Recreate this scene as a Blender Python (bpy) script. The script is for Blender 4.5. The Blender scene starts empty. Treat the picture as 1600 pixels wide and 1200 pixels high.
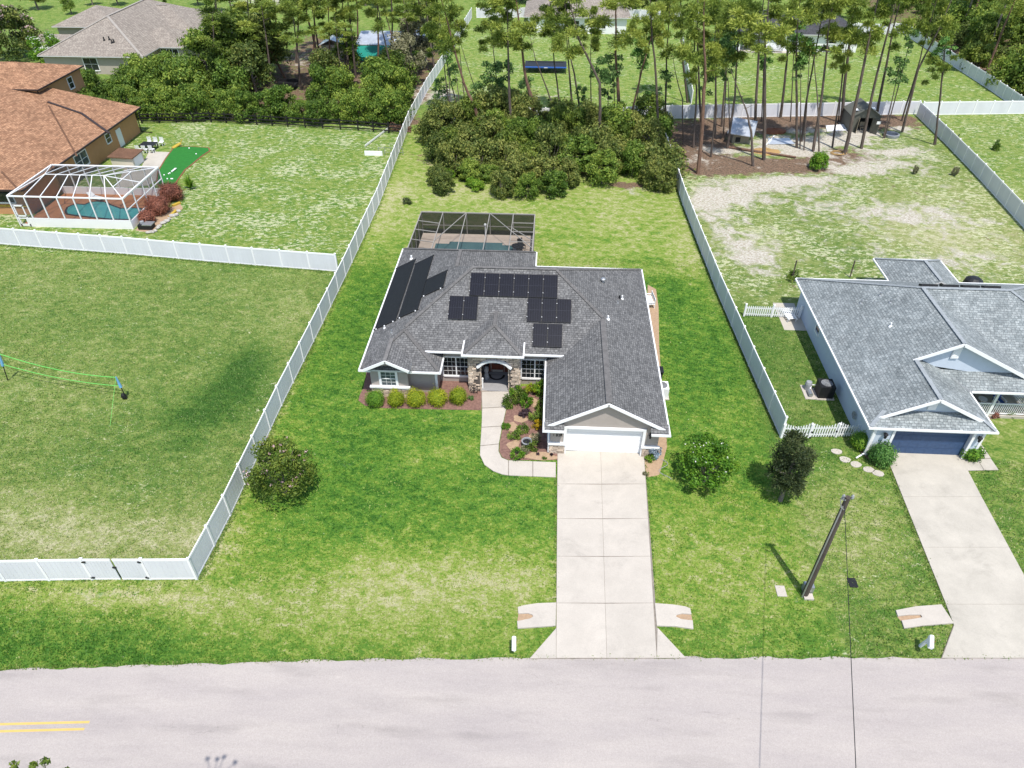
import bpy, math, random
import numpy as np
from mathutils import Vector, Matrix, noise as mnoise
R = math.radians
random.seed(7)
SC = bpy.context.scene
COL = SC.collection

# ------------------------------------------------------------------ camera, light, exposure
CAM_H, CAM_F, CAM_P, CAM_Y = 33.0, 1109.0, R(39.0), R(3.2)
cd = bpy.data.cameras.new('camera'); cam = bpy.data.objects.new('camera', cd); COL.objects.link(cam)
cam.location = (0, 0, CAM_H)
cam.rotation_euler = (R(90) - CAM_P, 0, CAM_Y)
cd.sensor_fit = 'HORIZONTAL'; cd.sensor_width = 36.0; cd.lens = 36.0 * CAM_F / 1600.0
cd.clip_start = 0.5; cd.clip_end = 6000
SC.camera = cam
SUN_V = Vector((0.135, -0.43, 1.0)).normalized()          # towards the sun
SUN_EL = math.asin(SUN_V.z); SUN_AZ = math.atan2(SUN_V.x, SUN_V.y)
w = bpy.data.worlds.new('World'); SC.world = w; w.use_nodes = True
wn = w.node_tree; bg = wn.nodes['Background']
sky = wn.nodes.new('ShaderNodeTexSky'); sky.sky_type = 'NISHITA'; sky.sun_disc = False
sky.sun_elevation = SUN_EL; sky.sun_rotation = SUN_AZ
wn.links.new(sky.outputs[0], bg.inputs[0]); bg.inputs[1].default_value = 0.15
sd = bpy.data.lights.new('sun', 'SUN'); sd.energy = 3.75; sd.angle = R(0.53); sd.color = (1.0, 0.96, 0.9)
so = bpy.data.objects.new('sun', sd); COL.objects.link(so)
so.rotation_euler = SUN_V.to_track_quat('Z', 'Y').to_euler(); so.location = (20, -40, 90)
SC.view_settings.view_transform = 'Standard'; SC.view_settings.look = 'None'
SC.view_settings.exposure = 0.55; SC.view_settings.gamma = 1.0
SC.view_settings.use_curve_mapping = False

# ------------------------------------------------------------------ survey: photo point -> place on a plane
_fw = Vector((-math.sin(CAM_Y)*math.cos(CAM_P), math.cos(CAM_Y)*math.cos(CAM_P), -math.sin(CAM_P)))
_rt = Vector((math.cos(CAM_Y), math.sin(CAM_Y), 0)); _up = _rt.cross(_fw)
def ray(px, py): return _fw*CAM_F + _rt*(px-800) + _up*(600-py)
def G(px, py, z=0.0):
    d = ray(px, py); t = (z-CAM_H)/d.z; return Vector((d.x*t, d.y*t, z))
def GY(px, py, Y):
    d = ray(px, py); t = Y/d.y; return Vector((d.x*t, Y, CAM_H+d.z*t))
def GP(px, py, n, c):
    n = Vector(n); d = ray(px, py); o = Vector((0, 0, CAM_H)); t = (c-n.dot(o))/n.dot(d); return o+d*t

# ------------------------------------------------------------------ materials
def mat(name, col, rough=0.7, var=0.12, scale=2.0, col2=None, bump=0.0, bscale=30.0, spec=0.3, metal=0.0, obj_var=0.0, stretch=None):
    m = bpy.data.materials.new(name); m.use_nodes = True; nt = m.node_tree; N = nt.nodes; L = nt.links
    b = N['Principled BSDF']; b.inputs['Roughness'].default_value = rough
    b.inputs['Specular IOR Level'].default_value = spec; b.inputs['Metallic'].default_value = metal
    c1 = (*col, 1); c2 = (*(col2 or tuple(x*(1-2*var) for x in col)), 1)
    geo = N.new('ShaderNodeNewGeometry'); vec = geo.outputs['Position']
    if stretch:
        mp = N.new('ShaderNodeMapping'); mp.inputs['Scale'].default_value = stretch; L.new(vec, mp.inputs[0]); vec = mp.outputs[0]
    n1 = N.new('ShaderNodeTexNoise'); n1.inputs['Scale'].default_value = scale; n1.inputs['Detail'].default_value = 8; n1.inputs['Roughness'].default_value = 0.65
    L.new(vec, n1.inputs['Vector'])
    rp = N.new('ShaderNodeValToRGB'); rp.color_ramp.elements[0].position = 0.3; rp.color_ramp.elements[1].position = 0.72
    rp.color_ramp.elements[0].color = c2; rp.color_ramp.elements[1].color = c1
    L.new(n1.outputs[0], rp.inputs[0]); out = rp.outputs[0]
    if obj_var:
        oi = N.new('ShaderNodeObjectInfo'); hs = N.new('ShaderNodeHueSaturation')
        mr = N.new('ShaderNodeMapRange'); mr.inputs[3].default_value = 1-obj_var; mr.inputs[4].default_value = 1+obj_var
        L.new(oi.outputs['Random'], mr.inputs[0]); L.new(mr.outputs[0], hs.inputs['Value']); L.new(out, hs.inputs['Color']); out = hs.outputs[0]
    L.new(out, b.inputs['Base Color'])
    if bump:
        n2 = N.new('ShaderNodeTexNoise'); n2.inputs['Scale'].default_value = bscale; n2.inputs['Detail'].default_value = 6
        L.new(vec, n2.inputs['Vector'])
        bp = N.new('ShaderNodeBump'); bp.inputs['Strength'].default_value = bump; bp.inputs['Distance'].default_value = 0.05
        L.new(n2.outputs[0], bp.inputs['Height']); L.new(bp.outputs[0], b.inputs['Normal'])
    return m

def weather(m, dark=.80, scale=.5, cracks=True, st=(1, 1, 1)):
    """stains and hairline cracks laid over a pavement's own colour"""
    nt = m.node_tree; N = nt.nodes; L = nt.links; b = N['Principled BSDF']; src = b.inputs['Base Color'].links[0].from_socket
    g = N.new('ShaderNodeNewGeometry'); mp = N.new('ShaderNodeMapping'); mp.inputs['Scale'].default_value = st; L.new(g.outputs['Position'], mp.inputs[0])
    n = N.new('ShaderNodeTexNoise'); n.inputs['Scale'].default_value = scale; n.inputs['Detail'].default_value = 10; n.inputs['Roughness'].default_value = .72; n.inputs['Distortion'].default_value = .6; L.new(mp.outputs[0], n.inputs['Vector'])
    r = N.new('ShaderNodeMapRange'); r.interpolation_type = 'SMOOTHSTEP'; r.inputs[1].default_value = .5; r.inputs[2].default_value = .72; r.inputs[3].default_value = 1; r.inputs[4].default_value = dark; L.new(n.outputs[0], r.inputs[0])
    n4 = N.new('ShaderNodeTexNoise'); n4.inputs['Scale'].default_value = 14; n4.inputs['Detail'].default_value = 6; n4.inputs['Roughness'].default_value = .8; L.new(g.outputs['Position'], n4.inputs['Vector'])
    r4 = N.new('ShaderNodeMapRange'); r4.inputs[1].default_value = .3; r4.inputs[2].default_value = .7; r4.inputs[3].default_value = .90; r4.inputs[4].default_value = 1.08; L.new(n4.outputs[0], r4.inputs[0])
    ml = N.new('ShaderNodeMath'); ml.operation = 'MULTIPLY'; L.new(r.outputs[0], ml.inputs[0]); L.new(r4.outputs[0], ml.inputs[1]); out = ml.outputs[0]
    if cracks:
        v = N.new('ShaderNodeTexVoronoi'); v.feature = 'DISTANCE_TO_EDGE'; v.inputs['Scale'].default_value = .16
        n3 = N.new('ShaderNodeTexNoise'); n3.inputs['Scale'].default_value = 1.2; n3.inputs['Detail'].default_value = 6; L.new(g.outputs['Position'], n3.inputs['Vector'])
        ad = N.new('ShaderNodeMixRGB'); ad.blend_type = 'ADD'; ad.inputs[0].default_value = 1.6; L.new(g.outputs['Position'], ad.inputs[1]); L.new(n3.outputs['Color'], ad.inputs[2]); L.new(ad.outputs[0], v.inputs['Vector'])
        r3 = N.new('ShaderNodeMapRange'); r3.inputs[1].default_value = .0; r3.inputs[2].default_value = .005; r3.inputs[3].default_value = .8; r3.inputs[4].default_value = 1; L.new(v.outputs['Distance'], r3.inputs[0])
        gate = N.new('ShaderNodeMapRange'); gate.inputs[1].default_value = .58; gate.inputs[2].default_value = .62; gate.inputs[3].default_value = 1; gate.inputs[4].default_value = 0; L.new(n.outputs[0], gate.inputs[0])
        mxx = N.new('ShaderNodeMath'); mxx.operation = 'MAXIMUM'; L.new(r3.outputs[0], mxx.inputs[0]); L.new(gate.outputs[0], mxx.inputs[1])
        m3 = N.new('ShaderNodeMath'); m3.operation = 'MULTIPLY'; L.new(out, m3.inputs[0]); L.new(mxx.outputs[0], m3.inputs[1]); out = m3.outputs[0]
    mx = N.new('ShaderNodeMix'); mx.data_type = 'RGBA'; mx.blend_type = 'MULTIPLY'; mx.inputs[0].default_value = 1; L.new(src, mx.inputs[6]); L.new(out, mx.inputs[7]); L.new(mx.outputs[2], b.inputs['Base Color']); return m

def shingle(name, ca, cb, cm, tw=0.34, rh=0.145, blot=0.25, cblot=None):
    m = bpy.data.materials.new(name); m.use_nodes = True; nt = m.node_tree; N = nt.nodes; L = nt.links
    b = N['Principled BSDF']; b.inputs['Roughness'].default_value = 0.85; b.inputs['Specular IOR Level'].default_value = 0.2
    uv = N.new('ShaderNodeUVMap'); geo = N.new('ShaderNodeNewGeometry')
    br = N.new('ShaderNodeTexBrick'); br.inputs['Scale'].default_value = 1.0
    br.inputs['Brick Width'].default_value = tw; br.inputs['Row Height'].default_value = rh
    br.inputs['Mortar Size'].default_value = rh*0.09; br.inputs['Mortar Smooth'].default_value = 0.4; br.inputs['Bias'].default_value = 0.0
    br.offset = 0.37; br.squash = 0.8; br.squash_frequency = 3
    br.inputs['Color1'].default_value = (*ca, 1); br.inputs['Color2'].default_value = (*cb, 1); br.inputs['Mortar'].default_value = (*cm, 1)
    L.new(uv.outputs[0], br.inputs['Vector'])
    n1 = N.new('ShaderNodeTexNoise'); n1.inputs['Scale'].default_value = 0.7; n1.inputs['Detail'].default_value = 9; n1.inputs['Roughness'].default_value = 0.7
    L.new(geo.outputs['Position'], n1.inputs['Vector'])
    mx = N.new('ShaderNodeMix'); mx.data_type = 'RGBA'; mx.blend_type = 'MULTIPLY'; mx.inputs[0].default_value = 1.0
    rp = N.new('ShaderNodeValToRGB'); rp.color_ramp.elements[0].position = 0.3; rp.color_ramp.elements[1].position = 0.7
    lo = 1-blot; rp.color_ramp.elements[0].color = (lo, lo, lo, 1); rp.color_ramp.elements[1].color = (1+blot*0.6, 1+blot*0.6, 1+blot*0.6, 1)
    L.new(n1.outputs[0], rp.inputs[0]); L.new(br.outputs['Color'], mx.inputs[6]); L.new(rp.outputs[0], mx.inputs[7])
    n2 = N.new('ShaderNodeTexNoise'); n2.inputs['Scale'].default_value = 9; n2.inputs['Detail'].default_value = 4
    L.new(geo.outputs['Position'], n2.inputs['Vector'])
    r2 = N.new('ShaderNodeMapRange'); r2.inputs[1].default_value = 0.3; r2.inputs[2].default_value = 0.7; r2.inputs[3].default_value = 0.72; r2.inputs[4].default_value = 1.28
    L.new(n2.outputs[0], r2.inputs[0])
    m2 = N.new('ShaderNodeMix'); m2.data_type = 'RGBA'; m2.blend_type = 'MULTIPLY'; m2.inputs[0].default_value = 1.0
    L.new(mx.outputs[2], m2.inputs[6]); L.new(r2.outputs[0], m2.inputs[7])
    L.new(m2.outputs[2], b.inputs['Base Color'])
    bp = N.new('ShaderNodeBump'); bp.inputs['Strength'].default_value = 0.5; bp.inputs['Distance'].default_value = 0.02
    L.new(br.outputs['Fac'], bp.inputs['Height']); bp.invert = True; L.new(bp.outputs[0], b.inputs['Normal'])
    return m

def leafmat(name, c0, c1, c2, rough=0.55, trans=0.33):
    m = bpy.data.materials.new(name); m.use_nodes = True; nt = m.node_tree; N = nt.nodes; L = nt.links
    b = N['Principled BSDF']; b.inputs['Roughness'].default_value = rough; b.inputs['Specular IOR Level'].default_value = 0.25
    at = N.new('ShaderNodeAttribute'); at.attribute_name = 'tint'
    oi = N.new('ShaderNodeObjectInfo'); ad = N.new('ShaderNodeMath'); ad.operation = 'MULTIPLY_ADD'
    ad.inputs[1].default_value = 0.36; L.new(oi.outputs['Random'], ad.inputs[0]); L.new(at.outputs['Fac'], ad.inputs[2])
    sb = N.new('ShaderNodeMath'); sb.operation = 'SUBTRACT'; sb.inputs[1].default_value = 0.18; L.new(ad.outputs[0], sb.inputs[0])
    rp = N.new('ShaderNodeValToRGB'); e = rp.color_ramp.elements
    e[0].position = 0.1; e[0].color = (*c0, 1); e[1].position = 0.92; e[1].color = (*c2, 1)
    k = e.new(0.5); k.color = (*c1, 1)
    L.new(sb.outputs[0], rp.inputs[0]); L.new(rp.outputs[0], b.inputs['Base Color'])
    tr = N.new('ShaderNodeBsdfTranslucent'); L.new(rp.outputs[0], tr.inputs[0])
    mx = N.new('ShaderNodeMixShader'); mx.inputs[0].default_value = trans
    L.new(b.outputs[0], mx.inputs[1]); L.new(tr.outputs[0], mx.inputs[2]); L.new(mx.outputs[0], N['Material Output'].inputs[0])
    return m

def screenmat(name, col, opac):
    m = bpy.data.materials.new(name); m.use_nodes = True; nt = m.node_tree; N = nt.nodes; L = nt.links
    d = N['Principled BSDF']; d.inputs['Base Color'].default_value = (*col, 1); d.inputs['Roughness'].default_value = 0.8; d.inputs['Specular IOR Level'].default_value = 0.1
    t = N.new('ShaderNodeBsdfTransparent'); mx = N.new('ShaderNodeMixShader'); mx.inputs[0].default_value = opac
    L.new(t.outputs[0], mx.inputs[1]); L.new(d.outputs[0], mx.inputs[2]); L.new(mx.outputs[0], N['Material Output'].inputs[0])
    return m

M = {}
M['stucco'] = mat('taupe_stucco', (0.37, 0.325, 0.29), 0.9, 0.05, 1.5, bump=0.25, bscale=60)
M['white'] = mat('white_paint', (0.78, 0.78, 0.77), 0.5, 0.03, 3)
M['vinyl'] = mat('white_vinyl', (0.82, 0.81, 0.81), 0.45, 0.03, 0.6)
M['vinylp'] = mat('white_vinyl_board', (0.66, 0.665, 0.695), 0.5, 0.06, 0.8, stretch=(1, 1, .3))
M['glass'] = mat('dark_window_glass', (0.02, 0.025, 0.03), 0.08, 0.2, 2, spec=0.6)
M['glassw'] = mat('pale_window_glass', (0.10, 0.13, 0.14), 0.1, 0.35, 1.2, spec=0.6)
M['shin'] = shingle('charcoal_shingles', (0.186, 0.183, 0.178), (0.108, 0.107, 0.106), (0.055, 0.055, 0.056), 0.27, 0.17, 0.20)
M['shin_cap'] = mat('ridge_cap_shingle', (0.17, 0.162, 0.155), 0.85, 0.22, 3, obj_var=0.15)
M['shin_n'] = shingle('blue_grey_shingles', (0.295, 0.318, 0.315), (0.175, 0.196, 0.198), (0.12, 0.135, 0.138), 0.30, 0.19, 0.26)
M['shin_b'] = shingle('russet_shingles', (0.42, 0.235, 0.135), (0.235, 0.122, 0.068), (0.15, 0.08, 0.048), 0.46, 0.24, 0.28)
M['shin_g'] = shingle('beige_grey_shingles', (0.32, 0.28, 0.235), (0.235, 0.20, 0.168), (0.13, 0.115, 0.10), 0.5, 0.28, 0.15)
M['shin_d'] = shingle('dark_shingles', (0.075, 0.075, 0.08), (0.05, 0.05, 0.055), (0.03, 0.03, 0.03), 0.5, 0.28, 0.15)
M['gwhite'] = mat('garage_door_white', (0.82, 0.82, 0.81), 0.45, 0.02, 3)
M['solar'] = mat('solar_cell_blue_black', (0.008, 0.009, 0.016), 0.3, 0.3, 8, spec=0.25)
M['solarframe'] = mat('black_anodised_frame', (0.02, 0.02, 0.022), 0.4, 0.1)
M['solarline'] = mat('solar_cell_line', (0.025, 0.027, 0.04), 0.35, 0.1)
M['poolheat'] = mat('black_pool_heater_mat', (0.012, 0.012, 0.013), 0.6, 0.3, 14, stretch=(.2, .2, 1))
M['metal'] = mat('grey_metal', (0.42, 0.43, 0.44), 0.35, 0.1, 4, metal=0.6)
M['black'] = mat('black_plastic', (0.02, 0.02, 0.022), 0.5, 0.2, 5)
M['stone'] = mat('tan_ledge_stone', (0.62, 0.51, 0.40), 0.9, 0.2, 2.2, col2=(0.36, 0.285, 0.22), bump=0.3, bscale=25, obj_var=0.35)
M['mortar'] = mat('dark_stone_joint', (0.12, 0.10, 0.085), 0.95, 0.2, 8)
M['wood'] = mat('red_brown_door_wood', (0.16, 0.045, 0.025), 0.45, 0.25, 4, stretch=(4, 4, .5))
M['conc'] = mat('pale_concrete', (0.475, 0.43, 0.37), 0.85, 0.075, 0.7, bump=0.12, bscale=40, obj_var=0.03)
M['conc_n'] = mat('greyish_concrete', (0.47, 0.432, 0.365), 0.85, 0.10, 0.6, bump=0.12, bscale=40, obj_var=0.03)
weather(M['conc'], .84, .45, False); weather(M['conc_n'], .82, .4, False)
M['joint'] = mat('concrete_joint_dirt', (0.27, 0.235, 0.195), 0.95, 0.2, 3)
M['porch'] = mat('grey_porch_floor', (0.30, 0.29, 0.29), 0.6, 0.08, 2)
M['ppave'] = mat('tan_pool_pavers', (0.58, 0.48, 0.39), 0.85, 0.1, 2, obj_var=0.08)
M['ppave2'] = mat('terracotta_pool_deck', (0.45, 0.20, 0.09), 0.8, 0.12, 1.2)
def watermat(name, a, bcol):
    m = mat(name, a, 0.05, 0.2, 0.5, col2=bcol, bump=0.25, bscale=2.0, spec=0.5); return m
M['pool'] = watermat('pool_water_teal', (0.10, 0.40, 0.36), (0.06, 0.31, 0.30))
M['pool2'] = watermat('pool_water_dark', (0.10, 0.19, 0.19), (0.06, 0.13, 0.14))
M['scr'] = screenmat('dark_insect_screen', (0.03, 0.03, 0.03), 0.42)
M['scr2'] = screenmat('grey_insect_screen', (0.05, 0.06, 0.08), 0.42)
M['scr_roof'] = screenmat('open_insect_screen', (0.03, 0.03, 0.03), 0.30)
M['scr_wall'] = screenmat('dense_insect_screen', (0.016, 0.014, 0.012), 0.86)
M['bronze'] = mat('pale_bronze_frame', (0.32, 0.30, 0.27), 0.5, 0.06)
M['nwall'] = mat('pale_blue_siding', (0.50, 0.56, 0.63), 0.7, 0.04, 2)
M['navy'] = mat('navy_garage_door', (0.045, 0.085, 0.17), 0.5, 0.12, 5)
M['brown'] = mat('brown_stucco', (0.50, 0.265, 0.125), 0.85, 0.06, 1.5)
M['gutter_d'] = mat('dark_brown_gutter', (0.045, 0.03, 0.025), 0.5, 0.15)
M['beige'] = mat('beige_stucco', (0.42, 0.37, 0.31), 0.85, 0.05, 1)
M['bark'] = mat('pine_bark', (0.155, 0.12, 0.098), 0.95, 0.3, 3, col2=(0.06, 0.047, 0.04), bump=0.5, bscale=18, stretch=(2, 2, .5), obj_var=0.25)
M['barkr'] = mat('pine_bark_red', (0.24, 0.14, 0.095), 0.95, 0.25, 3, col2=(0.09, 0.055, 0.04), bump=0.5, bscale=18, stretch=(2, 2, .5))
M['barkg'] = mat('grey_bark', (0.20, 0.17, 0.145), 0.95, 0.2, 4, bump=0.4)
M['pole'] = mat('weathered_pole_wood', (0.105, 0.085, 0.07), 0.9, 0.3, 2, stretch=(6, 6, .6))
M['blackwood'] = mat('black_painted_wood', (0.018, 0.017, 0.017), 0.7, 0.2, 3)
M['mulch'] = mat('red_brown_mulch', (0.27, 0.155, 0.12), 0.95, 0.3, 5, col2=(0.13, 0.07, 0.058), bump=0.8, bscale=22)
M['sandbed'] = mat('tan_sand', (0.42, 0.29, 0.185), 0.95, 0.15, 5, bump=0.4, bscale=20)
M['teal'] = mat('teal_tarp', (0.015, 0.23, 0.18), 0.5, 0.12, 1.5)
M['tin'] = mat('silver_sheet_metal', (0.62, 0.66, 0.72), 0.35, 0.15, 1.2, metal=0.4)
M['shedg'] = mat('olive_grey_plastic', (0.115, 0.115, 0.095), 0.6, 0.1, 3)
M['tanp'] = mat('tan_plastic', (0.30, 0.25, 0.18), 0.6, 0.1, 3)
M['blue'] = mat('blue_padding', (0.02, 0.08, 0.30), 0.5, 0.1, 3)
M['lblue'] = mat('light_blue_fabric', (0.18, 0.42, 0.66), 0.6, 0.15, 5)
M['lime'] = mat('lime_webbing', (0.18, 0.62, 0.13), 0.6, 0.1, 5)
M['turf'] = mat('putting_green_turf', (0.022, 0.17, 0.022), 0.85, 0.12, 2, bump=0.2, bscale=60)
M['turfedge'] = mat('rust_edging', (0.25, 0.10, 0.05), 0.9, 0.2, 4)
M['ywood'] = mat('yellow_timber', (0.52, 0.36, 0.05), 0.7, 0.15, 4)
M['creamp'] = mat('cream_box_plastic', (0.60, 0.54, 0.44), 0.6, 0.05, 2)
M['yellow'] = mat('yellow_road_paint', (0.60, 0.40, 0.12), 0.7, 0.06, 3)
M['terra'] = mat('terracotta', (0.36, 0.14, 0.06), 0.8, 0.1, 4)
M['greyc'] = mat('grey_ceramic', (0.30, 0.31, 0.32), 0.4, 0.1, 5)
M['eave_soffit'] = mat('soffit_grey', (0.55, 0.55, 0.54), 0.7, 0.05)  # plain grey for roof undersides and slab edges
M['rock'] = mat('pale_rock', (0.5, 0.47, 0.42), 0.9, 0.2, 4, bump=0.4)
M['orange'] = mat('orange_plastic', (0.65, 0.2, 0.02), 0.5, 0.1)
# foliage
M['lf_hedge'] = leafmat('hedgerow_leaf', (0.05, 0.105, 0.014), (0.145, 0.235, 0.036), (0.32, 0.39, 0.062))
M['lf_oak'] = leafmat('oak_leaf', (0.044, 0.078, 0.016), (0.135, 0.178, 0.038), (0.335, 0.345, 0.085))
M['lf_pine'] = leafmat('pine_needle', (0.075, 0.125, 0.018), (0.215, 0.285, 0.045), (0.42, 0.46, 0.09))
M['lf_green'] = leafmat('green_leaf', (0.030, 0.095, 0.018), (0.095, 0.225, 0.042), (0.21, 0.36, 0.085))
M['lf_bright'] = leafmat('bright_leaf', (0.05, 0.14, 0.012), (0.13, 0.275, 0.022), (0.27, 0.39, 0.04))
M['lf_box'] = leafmat('hedge_leaf', (0.08, 0.14, 0.008), (0.23, 0.30, 0.014), (0.42, 0.43, 0.025))
M['lf_teal'] = leafmat('cool_green_leaf', (0.045, 0.10, 0.026), (0.11, 0.215, 0.055), (0.23, 0.345, 0.11))
M['lf_myrtle'] = leafmat('myrtle_leaf', (0.042, 0.080, 0.012), (0.120, 0.180, 0.026), (0.27, 0.32, 0.052))
M['lf_crape'] = leafmat('crape_leaf', (0.03, 0.062, 0.010), (0.090, 0.145, 0.020), (0.22, 0.27, 0.042))
M['lf_dark'] = leafmat('dark_conifer_leaf', (0.030, 0.05, 0.02), (0.075, 0.10, 0.036), (0.16, 0.18, 0.06))
M['lf_red'] = leafmat('red_shrub_leaf', (0.10, 0.035, 0.024), (0.22, 0.078, 0.048), (0.33, 0.13, 0.08), trans=0.1)
M['lf_yel'] = leafmat('yellow_flower_leaf', (0.12, 0.12, 0.01), (0.35, 0.26, 0.01), (0.60, 0.40, 0.02))
M['lf_grey'] = leafmat('grey_branch_leaf', (0.10, 0.10, 0.05), (0.23, 0.225, 0.12), (0.42, 0.40, 0.25))
M['lf_pur'] = leafmat('purple_leaf', (0.02, 0.01, 0.015), (0.05, 0.03, 0.04), (0.12, 0.08, 0.09))
M['fl_pink'] = leafmat('pink_blossom', (0.42, 0.26, 0.26), (0.62, 0.44, 0.43), (0.75, 0.62, 0.58), trans=0.15)
M['fl_white'] = leafmat('white_blossom', (0.6, 0.62, 0.5), (0.75, 0.76, 0.68), (0.85, 0.85, 0.8), trans=0.15)
M['debris'] = mat('brown_debris', (0.16, 0.09, 0.06), 0.95, 0.3, 6)

# ------------------------------------------------------------------ mesh builder
class B:
    def __init__(s): s.v = []; s.f = []; s.mi = []
    def face(s, pts, mi=0):
        i = len(s.v); s.v += [tuple(p) for p in pts]; s.f.append(tuple(range(i, i+len(pts)))); s.mi.append(mi); return s
    def box(s, x0, y0, z0, x1, y1, z1, mi=0):
        i = len(s.v)
        s.v += [(x0,y0,z0),(x1,y0,z0),(x1,y1,z0),(x0,y1,z0),(x0,y0,z1),(x1,y0,z1),(x1,y1,z1),(x0,y1,z1)]
        for q in ((3,2,1,0),(4,5,6,7),(0,1,5,4),(1,2,6,5),(2,3,7,6),(3,0,4,7)): s.f.append(tuple(i+k for k in q)); s.mi.append(mi)
        return s
    def bar(s, p, q, wd, ht, mi=0, up=(0,0,1), lift=0.0):
        p = Vector(p); q = Vector(q); d = (q-p).normalized(); u = Vector(up)
        if abs(d.dot(u)) > 0.98: u = Vector((0,1,0))
        sd_ = d.cross(u).normalized(); uu = sd_.cross(d).normalized(); a = sd_*wd/2; b = uu*ht/2
        p = p+uu*lift; q = q+uu*lift
        i = len(s.v)
        for o in (p, q): s.v += [tuple(o-a-b), tuple(o+a-b), tuple(o+a+b), tuple(o-a+b)]
        for k in ((0,1,2,3),(7,6,5,4),(0,4,5,1),(1,5,6,2),(2,6,7,3),(3,7,4,0)): s.f.append(tuple(i+j for j in k)); s.mi.append(mi)
        return s
    def tube(s, pts, radii, n=8, mi=0, cap=True):
        pts = [Vector(p) for p in pts]; i = len(s.v); k = len(pts)
        for j, p in enumerate(pts):
            d = (pts[min(j+1,k-1)]-pts[max(j-1,0)]).normalized()
            u = Vector((1,0,0)) if abs(d.x) < 0.9 else Vector((0,1,0))
            a = d.cross(u).normalized(); b = d.cross(a).normalized(); r = radii[j] if hasattr(radii, '__len__') else radii
            for t in range(n):
                an = 2*math.pi*t/n; s.v.append(tuple(p+a*math.cos(an)*r+b*math.sin(an)*r))
        for j in range(k-1):
            for t in range(n):
                s.f.append((i+j*n+t, i+j*n+(t+1)%n, i+(j+1)*n+(t+1)%n, i+(j+1)*n+t)); s.mi.append(mi)
        if cap:
            s.f.append(tuple(i+t for t in range(n))[::-1]); s.mi.append(mi)
            s.f.append(tuple(i+(k-1)*n+t for t in range(n))); s.mi.append(mi)
        return s
    def prism(s, pts, z0, z1, mi=0, mis=None):
        n = len(pts); i = len(s.v)
        ar = sum(pts[k][0]*pts[(k+1)%n][1]-pts[(k+1)%n][0]*pts[k][1] for k in range(n))
        if ar < 0: pts = pts[::-1]
        s.v += [(p[0],p[1],z0) for p in pts]+[(p[0],p[1],z1) for p in pts]
        s.f.append(tuple(i+k for k in range(n))[::-1]); s.mi.append(mi)
        s.f.append(tuple(i+n+k for k in range(n))); s.mi.append(mi)
        for k in range(n): s.f.append((i+k, i+(k+1)%n, i+n+(k+1)%n, i+n+k)); s.mi.append(mi if mis is None else mis)
        return s
    def slab(s, pts, th=0.12, mi=0, mib=None):
        """roof plane: polygon with its underside th below"""
        pts = [Vector(p) for p in pts]; n = len(pts)
        nr = Vector((0,0,0))
        for k in range(n): nr += pts[k].cross(pts[(k+1)%n])
        if nr.z < 0: pts = pts[::-1]
        i = len(s.v); s.v += [tuple(p) for p in pts]+[(p.x,p.y,p.z-th) for p in pts]
        s.f.append(tuple(i+k for k in range(n))); s.mi.append(mi)
        s.f.append(tuple(i+n+k for k in range(n))[::-1]); s.mi.append(mi if mib is None else mib)
        for k in range(n): s.f.append((i+k, i+n+k, i+n+(k+1)%n, i+(k+1)%n)); s.mi.append(mi if mib is None else mib)
        return s
    def xzprism(s, pts, y0, y1, mi=0):
        n = len(pts); i = len(s.v)
        ar = sum(pts[k][0]*pts[(k+1)%n][1]-pts[(k+1)%n][0]*pts[k][1] for k in range(n))
        if ar < 0: pts = pts[::-1]
        s.v += [(p[0],y0,p[1]) for p in pts]+[(p[0],y1,p[1]) for p in pts]
        s.f.append(tuple(i+k for k in range(n))); s.mi.append(mi)
        s.f.append(tuple(i+n+k for k in range(n))[::-1]); s.mi.append(mi)
        for k in range(n): s.f.append((i+k, i+n+k, i+n+(k+1)%n, i+(k+1)%n)); s.mi.append(mi)
        return s
    def ball(s, c, rx, ry, rz, nu=10, nv=6, mi=0, jit=0.0, rng=random):
        i = len(s.v)
        for a in range(nv+1):
            th = math.pi*a/nv
            for b in range(nu):
                ph = 2*math.pi*b/nu; k = 1+jit*(rng.random()-.5)
                s.v.append((c[0]+rx*k*math.sin(th)*math.cos(ph), c[1]+ry*k*math.sin(th)*math.sin(ph), c[2]+rz*k*math.cos(th)))
        for a in range(nv):
            for b in range(nu):
                s.f.append((i+a*nu+b, i+(a+1)*nu+b, i+(a+1)*nu+(b+1)%nu, i+a*nu+(b+1)%nu)); s.mi.append(mi)
        return s
    def lathe(s, c, prof, n=14, mi=0):
        i = len(s.v)
        for r, z in prof:
            for t in range(n): a = 2*math.pi*t/n; s.v.append((c[0]+r*math.cos(a), c[1]+r*math.sin(a), c[2]+z))
        for j in range(len(prof)-1):
            for t in range(n): s.f.append((i+j*n+t, i+j*n+(t+1)%n, i+(j+1)*n+(t+1)%n, i+(j+1)*n+t)); s.mi.append(mi)
        return s
    def mesh(s, name, mats, off=None, uv=False):
        me = bpy.data.meshes.new(name); v = s.v
        if off is not None: v = [(a-off[0], b-off[1], c-off[2]) for a, b, c in v]
        me.from_pydata(v, [], s.f)
        for m in mats: me.materials.append(m)
        if len(mats) > 1: me.polygons.foreach_set('material_index', s.mi)
        if uv:
            ul = me.uv_layers.new(name='UVMap'); me.update()
            for p in me.polygons:
                n = p.normal; u = Vector((0,0,1)).cross(n)
                if u.length < 1e-3: u = Vector((1,0,0))
                u.normalize(); vv = n.cross(u)
                for li in p.loop_indices:
                    co = Vector(s.v[me.loops[li].vertex_index]); ul.data[li].uv = (co.dot(u), co.dot(vv))
        me.update(); return me

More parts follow.
